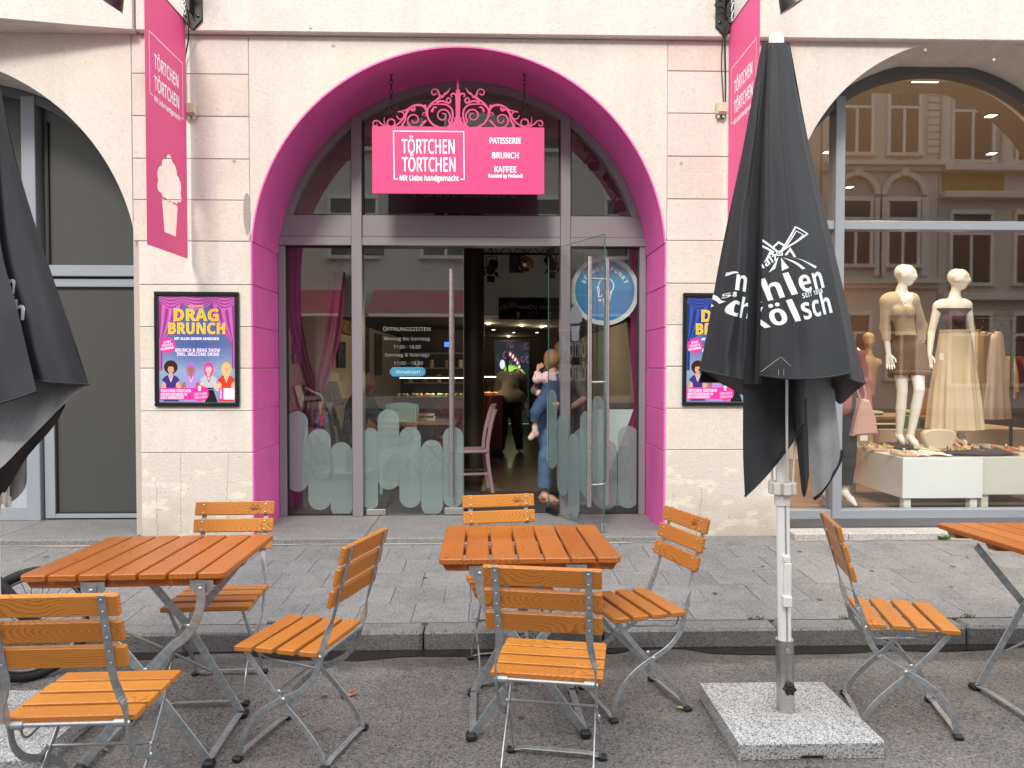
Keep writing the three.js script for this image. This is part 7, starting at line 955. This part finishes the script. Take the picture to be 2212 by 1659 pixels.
    part('upper', sheet(rows), m, t); const so = []; for (let i = 0; i <= 30; i++) { const u = i / 30, hw = 0.5 * 0.09 * Math.pow(Math.max(0.0001, Math.sin(Math.PI * clamp(0.05 + 0.93 * u))), 0.55) * mix(0.72, 1, smooth(0, 0.65, u)); so.push([(u - 0.5) * L * 1.01, hw]); } const sh = extrude([...so, ...so.slice().reverse().map(([x, y]) => [x, -y])], 0.005, 0.001); sh.rotateX(-Math.PI / 2); { const p = sh.attributes.position; for (let i = 0; i < p.count; i++) p.setY(i, p.getY(i) + heel * smooth(0.6, 0.1, p.getX(i) / L + 0.5)); } part('sole', sh, mat([0.3, 0.19, 0.11], 0.6), t); if (heel > 0.02) part('heel', cyl(0.014, 0.022, heel, -L * 0.43, 0, 0, 12), m, t); return t;
  };
  const leopard = canvasTex(256, 256, (c) => { c.fillStyle = '#b8995e'; c.fillRect(0, 0, 256, 256); const r = rng(2); for (let k = 0; k < 90; k++) { c.fillStyle = '#1d140c'; c.beginPath(); c.ellipse(r() * 256, r() * 256, 6 + r() * 6, 5 + r() * 4, r() * 3, 0, 7); c.fill(); c.fillStyle = '#8a5f2c'; } }); const leo = mat([1, 1, 1], 0.6, { map: leopard });
  const zebra = canvasTex(256, 256, (c) => { c.fillStyle = '#c9c0b0'; c.fillRect(0, 0, 256, 256); const r = rng(5); c.fillStyle = '#151210'; for (let k = 0; k < 60; k++) { c.beginPath(); c.ellipse(r() * 256, r() * 256, 14, 6, r() * 3, 0, 7); c.fill(); } }); const zeb = mat([1, 1, 1], 0.6, { map: zebra });
  shoe(1872, 957, 7.3, 0.1, zeb, 'black and white spotted slip-on shoe at the left end of the white plinth'); shoe(1892, 962, 7.15, -0.1, [0.45, 0.3, 0.18], 'tan slip-on shoe next to the black and white spotted one'); shoe(1905, 956, 7.4, -0.3, leo, 'brown striped slip-on shoe behind the tan one');
  shoe(1953, 975, 6.72, -0.45, [0.42, 0.3, 0.2], 'beige strap ballet shoe at the front corner of the white plinth'); shoe(1980, 977, 6.75, -0.35, zeb, 'dark spotted flat shoe beside the beige ballet shoe'); shoe(2003, 955, 7.1, -0.4, [0.5, 0.42, 0.26], 'gold pointed shoe behind the folded white cloth', 0.02);
  shoe(2072, 962, 7.05, 0.02, leo, 'leopard print slip-on shoe before the cream clutch bag'); shoe(2078, 940, 7.25, -0.55, [0.5, 0.29, 0.17], 'tan heeled sandal right of the cream clutch bag', 0.06); shoe(2094, 938, 7.3, -0.6, [0.42, 0.25, 0.15], 'second tan heeled sandal behind the first', 0.06); shoe(2128, 962, 6.95, -0.3, [0.1, 0.06, 0.035], 'dark brown woven sandal on the dark folded cloth'); shoe(2146, 960, 7.0, -0.3, [0.02, 0.05, 0.04], 'dark green woven sandal beside the brown one'); shoe(2172, 950, 7.1, -0.35, [0.33, 0.1, 0.03], 'rust orange slip-on shoe at the right on the pale plinth'); shoe(2200, 952, 7.1, -0.3, [0.5, 0.38, 0.26], 'pale beige slip-on shoe at the far right on the pale plinth');
  { const q = at(2027, 963, 7.2), t = thing('handbag', 'cream rounded clutch bag standing on the white plinth', 'bag', [q.x, T, -7.2]); const s = new THREE.Shape(); s.moveTo(-0.12, 0); s.lineTo(0.12, 0); s.bezierCurveTo(0.14, 0.06, 0.19, 0.12, 0.165, 0.17); s.bezierCurveTo(0.14, 0.215, -0.14, 0.215, -0.165, 0.17); s.bezierCurveTo(-0.19, 0.12, -0.14, 0.06, -0.12, 0); part('bag_body', extrude(s, 0.05, 0.012, [], 12).translate(0, 0.012, -0.03), mat([0.56, 0.47, 0.34], 0.5), t); part('zip', tube([[-0.16, 0.175, 0], [-0.1, 0.208, 0], [0.1, 0.208, 0], [0.16, 0.175, 0]], 0.004, 24, 6), mat([0.4, 0.33, 0.22], 0.4), t); }
  const cloth = (px0, px1, py0, py1, Z0, Z1, m, name, label, seed) => { const a = at(px0, py1, Z0), b = at(px1, py1, Z0), rows = []; for (let i = 0; i <= 24; i++) { const row = []; for (let j = 0; j <= 40; j++) { const u = j / 40, v = i / 24; row.push(V(mix(a.x, b.x, u) + 0.02 * Math.sin(v * 5 + seed), 0.004 + 0.026 * (0.5 + 0.5 * Math.sin(u * 17 + v * 4 + seed)) * smooth(0, 0.15, Math.min(u, 1 - u, v, 1 - v)) + 0.012 * vnoise(u * 8 + seed, v * 5), mix(-Z0, -Z1, v) + 0.02 * Math.sin(u * 7 + seed))); } rows.push(row); } const g = sheet(rows); g.translate(0, T, 0); solo(name, [g, flip(pushed(g, -0.003))], m, label, 'clothing'); };
  cloth(1972, 2052, 970, 985, 6.68, 6.9, mat([0.66, 0.63, 0.57], 0.9), 'folded_shirt', 'white crumpled shirt laid on the front of the white plinth', 1); cloth(2046, 2212, 975, 988, 6.7, 6.95, mat([0.03, 0.026, 0.028], 0.9), 'folded_trousers', 'dark folded trousers laid along the front of both plinths', 4); cloth(1945, 1990, 955, 965, 7.2, 7.7, mat([0.03, 0.025, 0.022], 0.9), 'folded_scarf', 'dark folded scarf around the feet of the tan cardigan mannequin', 7);
  // clothes rails with hanging garments
  const rail = (label, x0, x1, y, z) => { const t = thing('clothes_rail', label, 'clothes rail'); part('bar', [rod([x0, y, z], [x1, y, z], 0.018)], black, t); for (const x of [x0 + 0.02, x1 - 0.02]) { part('post', rod([x, F2, z], [x, y, z], 0.02), black, t); part('foot', span(x - 0.02, x + 0.02, F2, F2 + 0.03, z - 0.25, z + 0.25, 0.004), black, t); } };
  const garment = (name, label, px, pyTop, pyHem, Z, wTop, wHem, m, turn, sleeves) => { const a = at(px, pyTop, Z), b = at(px, pyHem, Z), h = a.y - b.y, t = thing(name, label, 'garment', [a.x, a.y, -Z], turn); const rows = []; for (let i = 0; i <= 24; i++) { const u = i / 24, row = [], w = mix(wTop, wHem, u) / 2 * (i === 0 ? 0.35 : i === 1 ? 0.9 : 1), dp = 0.045 + 0.03 * u; for (let j = 0; j <= 64; j++) { const q = j / 64 * 2 * Math.PI, f = 1 + 0.16 * u * Math.sin(q * 9 + u); row.push(V(Math.cos(q) * w * f, -h * u, Math.sin(q) * dp * f)); } rows.push(row); } part('cloth', sheet(rows), m, t); if (sleeves) for (const s of [-1, 1]) part('sleeve', sweep([[s * wTop * 0.4, -0.03, 0], [s * wTop * 0.62, -0.25, 0.02], [s * wTop * 0.66, -sleeves, 0.03]], Array(3).fill([1, 0.2, 0.3]), 0.12, 0.05, 10), m, t); part('hanger', [tube([[-wTop * 0.42, -0.02, 0], [0, 0.05, 0], [wTop * 0.42, -0.02, 0]], 0.008, 16, 6), tube([[0, 0.05, 0], [0.02, 0.1, 0], [0, 0.14, 0], [-0.02, 0.11, 0]], 0.004, 16, 6)], black, t); };
  rail('black clothes rail with pale garments right of the skirt mannequin', 5.35, 6.35, at(2140, 690, 8.6).y, -8.6);
  garment('hanging_coat', 'olive garment hanging just right of the skirt mannequin', 2108, 712, 795, 8.6, 0.36, 0.32, mat([0.22, 0.2, 0.12], 0.9), 0.9, 0.5); garment('hanging_cardigan', 'cream cardigan hanging from the black rail', 2124, 716, 885, 8.55, 0.4, 0.34, mat([0.5, 0.38, 0.26], 0.9), 0.7, 0.62); garment('hanging_skirt', 'white pleated skirt hanging at the end of the black rail', 2154, 716, 905, 8.5, 0.16, 0.46, mat([0.62, 0.54, 0.47], 0.9), 0.3, 0);
  rail('dark clothes rail with coloured garments at the right edge deep in the shop', 6.7, 8.4, 1.95, -10.0); for (let k = 0; k < 7; k++) garment('hanging_shirt', ['tan', 'dark wine red', 'brown', 'grey green', 'beige', 'black', 'rust red'][k] + ' shirt on the rail deep at the right edge of the shop', 2180 + k * 22, 770, 860, 10, 0.42, 0.4, mat([[0.4, 0.26, 0.1], [0.16, 0.02, 0.03], [0.3, 0.2, 0.12], [0.2, 0.24, 0.2], [0.4, 0.3, 0.25], [0.1, 0.08, 0.07], [0.4, 0.12, 0.06]][k], 0.9), 1.2, 0.5);
  garment('hanging_skirt', 'orange brown skirt hanging behind the legs of the cardigan mannequin', 1998, 838, 930, 8.9, 0.22, 0.4, mat([0.4, 0.17, 0.05], 0.85), 0.2, 0);
  { const t = thing('shop_table', 'table with a green cloth behind the white plinth', 'table', [at(1925, 900, 9).x, F2, -9]); part('top', span(-0.6, 0.6, 0.72, 0.76, -0.35, 0.35, 0.004), mat([0.25, 0.17, 0.1], 0.6), t); for (const sx of [-1, 1]) part('leg', span(sx * 0.5 - 0.03, sx * 0.5 + 0.03, 0, 0.72, -0.03, 0.03, 0.003), black, t); part('cloth', span(-0.05, 0.16, 0.15, 0.77, 0.352, 0.362, 0.003), mat([0.08, 0.25, 0.1], 0.8), t); part('folded_cloth', [box(0.3, 0.05, 0.25, -0.3, 0.785, 0, 0.02), box(0.26, 0.06, 0.22, 0.3, 0.79, 0.02, 0.02)], mat([0.3, 0.34, 0.28], 0.9), t); }
  { const q = at(1876, 760, 10.2), t = thing('bust_mannequin', 'small wooden toned display bust far behind the parasol edge', 'mannequin', [q.x, F2, -10.2]); part('bust', flesh([bone([0, 1.78, 0], 0.085, [0, 1.72, 0.02], 0.07), bone([0, 1.62, 0], 0.045, [0, 1.5, 0], 0.06), bone([-0.13, 1.42, 0], 0.07, [0.13, 1.42, 0], 0.07), bone([0, 1.38, 0], 0.13, [0, 1.0, 0], 0.1, 0.7)], 0.06, 0.014), mat([0.4, 0.27, 0.13], 0.4), t); part('post', rod([0, 0, 0], [0, 1.0, 0], 0.02), black, t); part('foot', cyl(0.18, 0.18, 0.02, 0, 0, 0, 24), black, t); }
}
// ---------- houses on the other side of the street (seen in the panes) ----------
{
  const oz = 11, pale = mat([0.5, 0.48, 0.45], 0.85), stoneW = mat([0.56, 0.52, 0.46], 0.8), dark = mat([0.03, 0.032, 0.035], 0.12), trim = mat([0.62, 0.6, 0.55], 0.7), frameW = mat([0.7, 0.7, 0.68], 0.5);
  const win = (t, x, y, w, h, z, arch) => { const g = holder('window', t); part('frame', [span(x - w / 2 - 0.1, x - w / 2, y, y + h, z - 0.08, z, 0), span(x + w / 2, x + w / 2 + 0.1, y, y + h, z - 0.08, z, 0), span(x - w / 2 - 0.1, x + w / 2 + 0.1, y + h, y + h + 0.14, z - 0.1, z, 0), span(x - 0.045, x + 0.045, y, y + h * 0.7, z - 0.05, z, 0), span(x - w / 2, x + w / 2, y + h * 0.7, y + h * 0.7 + 0.09, z - 0.06, z, 0)], frameW, g); part('sill', span(x - w / 2 - 0.16, x + w / 2 + 0.16, y - 0.12, y, z - 0.16, z, 0.01), trim, g); part('pane', span(x - w / 2, x + w / 2, y, y + h, z - 0.02, z, 0), dark, g); };
  const a = thing('opposite_house', 'plain pale house across the street with red awnings, seen only reflected in the panes', 'building', [0, 0, oz]);
  part('wall', span(-16, 10.95, 0, 13.5, 0, 0.4, 0), pale, a); for (let x = -14; x < 10; x += 3.1) for (const y of [5.3, 8.9]) win(a, x, y, 1.5, 1.9, -0.01);
  part('shop_window', [span(-15, -6, 0.6, 3.4, -0.02, 0, 0), span(-5, 2.5, 0.6, 3.4, -0.02, 0, 0), span(3.5, 10, 0.6, 3.4, -0.02, 0, 0)].slice(0, 1), dark, a); part('shop_window', span(-5, 2.5, 0.6, 3.4, -0.02, 0, 0), dark, a); part('shop_window', span(3.5, 10, 0.6, 3.4, -0.02, 0, 0), dark, a);
  for (const [x0, x1] of [[-12, -4.4], [-4.0, 1.0], [1.6, 8]]) { const g = sheet([[V(x0, 4.15, 0), V(x1, 4.15, 0)], [V(x0, 3.45, -1.2), V(x1, 3.45, -1.2)], [V(x0, 3.25, -1.2), V(x1, 3.25, -1.2)]]); part('awning', g, mat([0.32, 0.06, 0.09], 0.8), a); part('awning_bar', rod([x0, 3.22, -1.22], [x1, 3.22, -1.22], 0.05), frameW, a); }
  const b = thing('opposite_house', 'ornate pale house across the street with arched window heads, seen reflected in the shop window', 'building', [0, 0, oz]);
  part('wall', span(11, 14.9, 0, 15, -0.1, 0.4, 0), stoneW, b); for (const y of [1.2, 5.0, 8.7, 12]) for (const x of [12.1, 13.7]) win(b, x, y, 0.95, 2.1, -0.11);
  for (const y of [4.35, 8.25, 11.6, 14.8]) part('cornice', [span(10.98, 14.92, y, y + 0.14, -0.42, -0.1, 0.01), span(10.98, 14.92, y - 0.16, y, -0.26, -0.1, 0.01)], trim, b);
  for (const x of [12.1, 13.7]) { const s = new THREE.Shape(); s.absarc(0, 0, 0.78, 0, Math.PI, false); s.absarc(0, 0, 0.6, Math.PI, 0, true); part('arch_head', new THREE.ExtrudeGeometry(s, { depth: 0.14, bevelEnabled: false, curveSegments: 24 }).translate(x, 7.3, -0.26), trim, b); const d = new THREE.CircleGeometry(0.58, 24, 0, Math.PI); d.rotateY(Math.PI); d.translate(x, 7.3, -0.115); part('tympanum', d, mat([0.42, 0.39, 0.35], 0.9), b); part('keystone', span(x - 0.14, x + 0.14, 7.9, 8.2, -0.32, -0.1, 0.02), trim, b); for (const s2 of [-1, 1]) part('pilaster', span(x + s2 * 0.72 - 0.12, x + s2 * 0.72 + 0.12, 4.6, 7.2, -0.24, -0.1, 0.01), trim, b); }
  part('quoins', Array.from({ length: 12 }, (_, k) => span(14.5, 14.9, 8.7 + k * 0.24, 8.7 + k * 0.24 + 0.2, -0.16, -0.1, 0.01)), trim, b);
  const c = thing('opposite_house', 'house across the street with stucco columns and yellow brick band, reflected in the shop window', 'building', [0, 0, oz]);
  part('wall', span(15, 26, 0, 14.5, 0, 0.4, 0), stoneW, c); for (const y of [1.0, 4.4, 8.5, 11.8]) for (const x of [16.1, 18.3, 20.5, 22.7]) win(c, x, y, 1.3, 2.3, -0.01); for (const y of [3.8, 7.2, 8.1, 11.4]) part('cornice', span(15, 26, y, y + 0.22, -0.35, 0, 0.02), trim, c); for (const x of [15.1, 17.2, 19.4, 21.6]) { part('column', [rod([x, 8.4, -0.14], [x, 10.9, -0.14], 0.16, 16), span(x - 0.25, x + 0.25, 10.9, 11.3, -0.34, 0, 0.02), span(x - 0.22, x + 0.22, 8.3, 8.5, -0.32, 0, 0.02)], trim, c); } part('brick_band', span(15.1, 17.2, 7.45, 8.05, -0.03, 0, 0), mat([0.35, 0.24, 0.08], 0.8), c); for (let k = 0; k < 12; k++) part('balcony_bar', rod([17.6 + k * 0.3, 4.4, -0.5], [17.6 + k * 0.3, 5.3, -0.5], 0.02), black, c);
  struct('far_pavement', span(-40, 40, -0.1, 0.16, 8.6, 11, 0.01), mat([0.14, 0.138, 0.135], 0.85));
}
// ---------- bicycle at the left edge, its front wheel towards the kerb ----------
{
  const q = at(72, 1345, 3.64), r = 0.262, t = thing('bicycle', 'dark bicycle standing by the gutter, cut by the left edge of the picture', 'bicycle', [q.x, roadY(-3.64), -3.64], R(45));
  const paint = mat([0.028, 0.036, 0.047], 0.35), C = [0, r + 0.026, 0], R2 = [-1.05, r + 0.026, 0];
  for (const c of [C, R2]) { const w = holder('wheel', t); part('tyre', new THREE.TorusGeometry(r, 0.024, 12, 56).translate(...c), mat([0.015, 0.015, 0.016], 0.75), w); part('rim', new THREE.TorusGeometry(r - 0.03, 0.01, 8, 56).scale(1, 1, 1.3).translate(...c), mat([0.25, 0.25, 0.26], 0.35, { metalness: 0.8 }), w); part('hub', new THREE.CylinderGeometry(0.035, 0.035, 0.09, 16).rotateX(Math.PI / 2).translate(...c), black, w); part('spokes', Array.from({ length: 28 }, (_, k) => { const a = k / 28 * 2 * Math.PI, s = k % 2 ? 1 : -1; return rod([c[0] + 0.03 * Math.cos(a + s * 1.2), c[1] + 0.03 * Math.sin(a + s * 1.2), c[2] + s * 0.035], [c[0] + (r - 0.03) * Math.cos(a), c[1] + (r - 0.03) * Math.sin(a), c[2]], 0.0014, 4); }), black, w); }
  const head = [-0.4, 1.0, 0], crown = [-0.22, 0.63, 0];
  for (const s of [-1, 1]) { part('fork_leg', [rod([crown[0], crown[1], s * 0.065], [C[0], C[1], s * 0.065], 0.034, 14), ball(0.034, C[0], C[1], s * 0.065)], paint, t); part('fork_stanchion', rod([crown[0] - 0.06, crown[1] + 0.13, s * 0.065], [crown[0], crown[1], s * 0.065], 0.017, 14), steel, t); }
  const bb = [-0.62, 0.3, 0]; part('frame', [rod(head, bb, 0.045, 16), rod(head, [-0.78, 0.72, 0], 0.03, 16), rod(bb, [-0.84, 0.84, 0], 0.024, 14), rod([-0.8, 0.7, 0], R2, 0.016, 10), rod(bb, R2, 0.018, 10), rod(head, [-0.26, 0.78, 0], 0.032, 14), box(0.06, 0.05, 0.17, -0.26, 0.78, 0, 0.012)], paint, t);
  part('handlebar', [rod(head, [-0.4, 1.1, 0], 0.016), rod([-0.4, 1.1, -0.3], [-0.42, 1.11, 0.3], 0.014)], black, t); part('saddle', ball(0.1, -0.88, 0.9, 0, [1.3, 0.35, 0.8]), black, t);
  part('crank', [rod([bb[0], bb[1], -0.08], [bb[0], bb[1], 0.08], 0.03), rod([bb[0], bb[1], 0.07], [bb[0] + 0.12, bb[1] - 0.11, 0.08], 0.012)], black, t); part('pedal', box(0.1, 0.022, 0.08, bb[0] + 0.12, bb[1] - 0.11, 0.13, 0.008), rubber, t);
}
// ---------- small things on the ground ----------
{
  const bend = (w, h, curl, n = 10) => { const rows = []; for (let i = 0; i <= n; i++) { const row = []; for (let j = 0; j <= n; j++) { const u = j / n - 0.5, v = i / n - 0.5; row.push(V(u * w, curl * (u * u * 4 + 0.5 * Math.sin(v * 7)) * 0.5 + 0.003, v * h)); } rows.push(row); } return sheet(rows); };
  const leafShape = (L, W, curl) => { const rows = []; for (let i = 0; i <= 14; i++) { const t = i / 14, w = W * Math.pow(Math.sin(Math.PI * clamp(t, 0.02, 0.98)), 0.8) * (1 - 0.3 * t), row = []; for (let j = 0; j <= 6; j++) { const u = j / 6 - 0.5; row.push(V((t - 0.5) * L, 0.004 + curl * (Math.abs(u) * 1.5 + Math.sin(t * 4) * 0.4), u * w)); } rows.push(row); } return sheet(rows); };
  const put = (px, py) => { const q = onY(px, py, 0); return [q.x, roadY(q.z) + 0.004, q.z]; };
  const wr = canvasTex(128, 96, (c) => { c.fillStyle = '#a85a38'; c.fillRect(0, 0, 128, 96); c.fillStyle = '#d8c8a0'; c.fillRect(18, 14, 60, 34); c.fillStyle = '#7a1f18'; c.fillRect(70, 50, 50, 36); c.fillStyle = '#e8b040'; c.beginPath(); c.arc(50, 70, 16, 0, 7); c.fill(); });
  solo('sweet_wrapper', bend(0.075, 0.042, 0.02), mat([0.8, 0.8, 0.8], 0.4, { map: wr }), 'crumpled orange sweet wrapper on the asphalt right of the left table', 'litter', put(752, 1497), 0.5);
  solo('leaf', leafShape(0.055, 0.026, 0.01), mat([0.26, 0.33, 0.08], 0.5), 'yellow green fallen leaf left of the parasol base', 'leaf', put(1473, 1533), -0.3); solo('leaf', leafShape(0.045, 0.02, 0.008), mat([0.22, 0.14, 0.06], 0.6), 'curled brown leaf on the gutter edge under the middle table', 'leaf', put(1155, 1418), 0.6);
  solo('paper_scrap', bend(0.06, 0.014, 0.004), mat([0.6, 0.6, 0.58], 0.7), 'narrow white paper scrap under the front left chair', 'litter', put(205, 1558), 0.25); solo('twig', tube([[-0.035, 0.004, 0], [0, 0.007, 0.01], [0.035, 0.004, -0.008]], 0.0022, 12, 5), mat([0.16, 0.07, 0.035], 0.8), 'small dark twig on the asphalt behind the left chairs', 'twig', put(695, 1580), 0.5); solo('leaf', leafShape(0.026, 0.016, 0.008), mat([0.4, 0.2, 0.09], 0.6), 'tiny dry orange leaf beside the granite base', 'leaf', put(1544, 1585), 1); solo('leaf', leafShape(0.03, 0.014, 0.01), mat([0.42, 0.32, 0.18], 0.6), 'small dry tan leaf at the bottom left under the table', 'leaf', put(226, 1628), 0.2);
  { const r = rng(66), bits = [], bits2 = []; for (let k = 0; k < 420; k++) { const x = -3 + 6.4 * r(), z = -3.75 + 2.1 * r(), s = 0.0025 + 0.004 * r(), g = new THREE.TetrahedronGeometry(s, 0); g.rotateX(r() * 6); g.rotateY(r() * 6); g.translate(x, roadY(z) + 0.003, z); (r() > 0.45 ? bits : bits2).push(g); } const m = part('grit', bits, mat([0.3, 0.28, 0.25], 0.8), scene); m.userData = { label: 'pale loose grit scattered on the asphalt', category: 'grit', kind: 'stuff' }; const m2 = part('grit_001', bits2, mat([0.1, 0.07, 0.045], 0.8), scene); m2.userData = { label: 'dark crumbs scattered on the asphalt', category: 'grit', kind: 'stuff' }; }
  { const r = rng(91), spots = []; for (let k = 0; k < 46; k++) { const x = -3.4 + 7 * r(), z = k < 26 ? -5.6 + 1.4 * r() : -3.6 + 1.6 * r(), g = new THREE.CylinderGeometry(0.008 + 0.012 * r(), 0.012 + 0.01 * r(), 0.0022, 9); g.scale(1, 1, 0.6 + 0.5 * r()); g.rotateX(z < -4.1 ? 0.036 : -0.025); g.translate(x, (z < -4.1 ? paveY(z) : roadY(z)) + 0.0015, z); spots.push(g); } const m = part('gum_spots', spots, mat([0.055, 0.053, 0.05], 0.8), scene); m.userData = { label: 'dark flattened gum spots on pavement and asphalt', category: 'gum', kind: 'stuff' }; }
  const weed = (px, py, n, L, label) => { const q = onY(px, py, paveY(-5.78)), t = thing('weed', label, 'plant', [q.x, paveY(q.z) - 0.004, q.z]), r = rng(px | 0), gm = [mat([0.09, 0.22, 0.045], 0.6), mat([0.14, 0.3, 0.07], 0.6)]; for (let k = 0; k < n; k++) { const g = leafShape(L * (0.6 + 0.6 * r()), L * 0.42, 0.01); g.translate(L * 0.42, 0, 0); g.rotateZ(0.25 + 0.7 * r()); g.rotateY(r() * 6.28); g.translate((r() - 0.5) * L * 1.2, 0, (r() - 0.5) * L * 0.4); part('leaf', g, gm[k % 2], t); } };
  weed(2040, 1166, 26, 0.055, 'small green weed growing at the edge of the pale window step'); 
  const tuft = (px, py, label) => { const q = onY(px, py, 0.082), t = thing('grass_tuft', label, 'grass', [q.x, 0.08, -4.134]), r = rng(px | 0), b = []; for (let k = 0; k < 26; k++) { const x = (r() - 0.5) * 0.09, h = 0.008 + 0.018 * r(); b.push(sweep([[x, 0, 0], [x + (r() - 0.5) * 0.012, h * 0.6, 0.004], [x + (r() - 0.5) * 0.03, h, 0.012 * r()]], Array(3).fill([1, 0, 0]), 0.003, 0.0012)); } part('blades', b, mat([0.14, 0.19, 0.06], 0.7), t).userData.kind = 'stuff'; };
  tuft(597, 1343, 'tiny grass tuft in the kerb joint behind the left table'); tuft(1360, 1343, 'tiny grass tuft in the kerb joint right of the middle table'); tuft(1640, 1344, 'tiny grass tuft in the kerb joint left of the parasol pole'); tuft(1845, 1346, 'tiny grass tuft in the kerb joint behind the right chair'); tuft(2115, 1346, 'tiny grass tuft in the kerb joint near the right table');
}
camera.far = 150; camera.updateProjectionMatrix();
renderer.render(scene, camera);
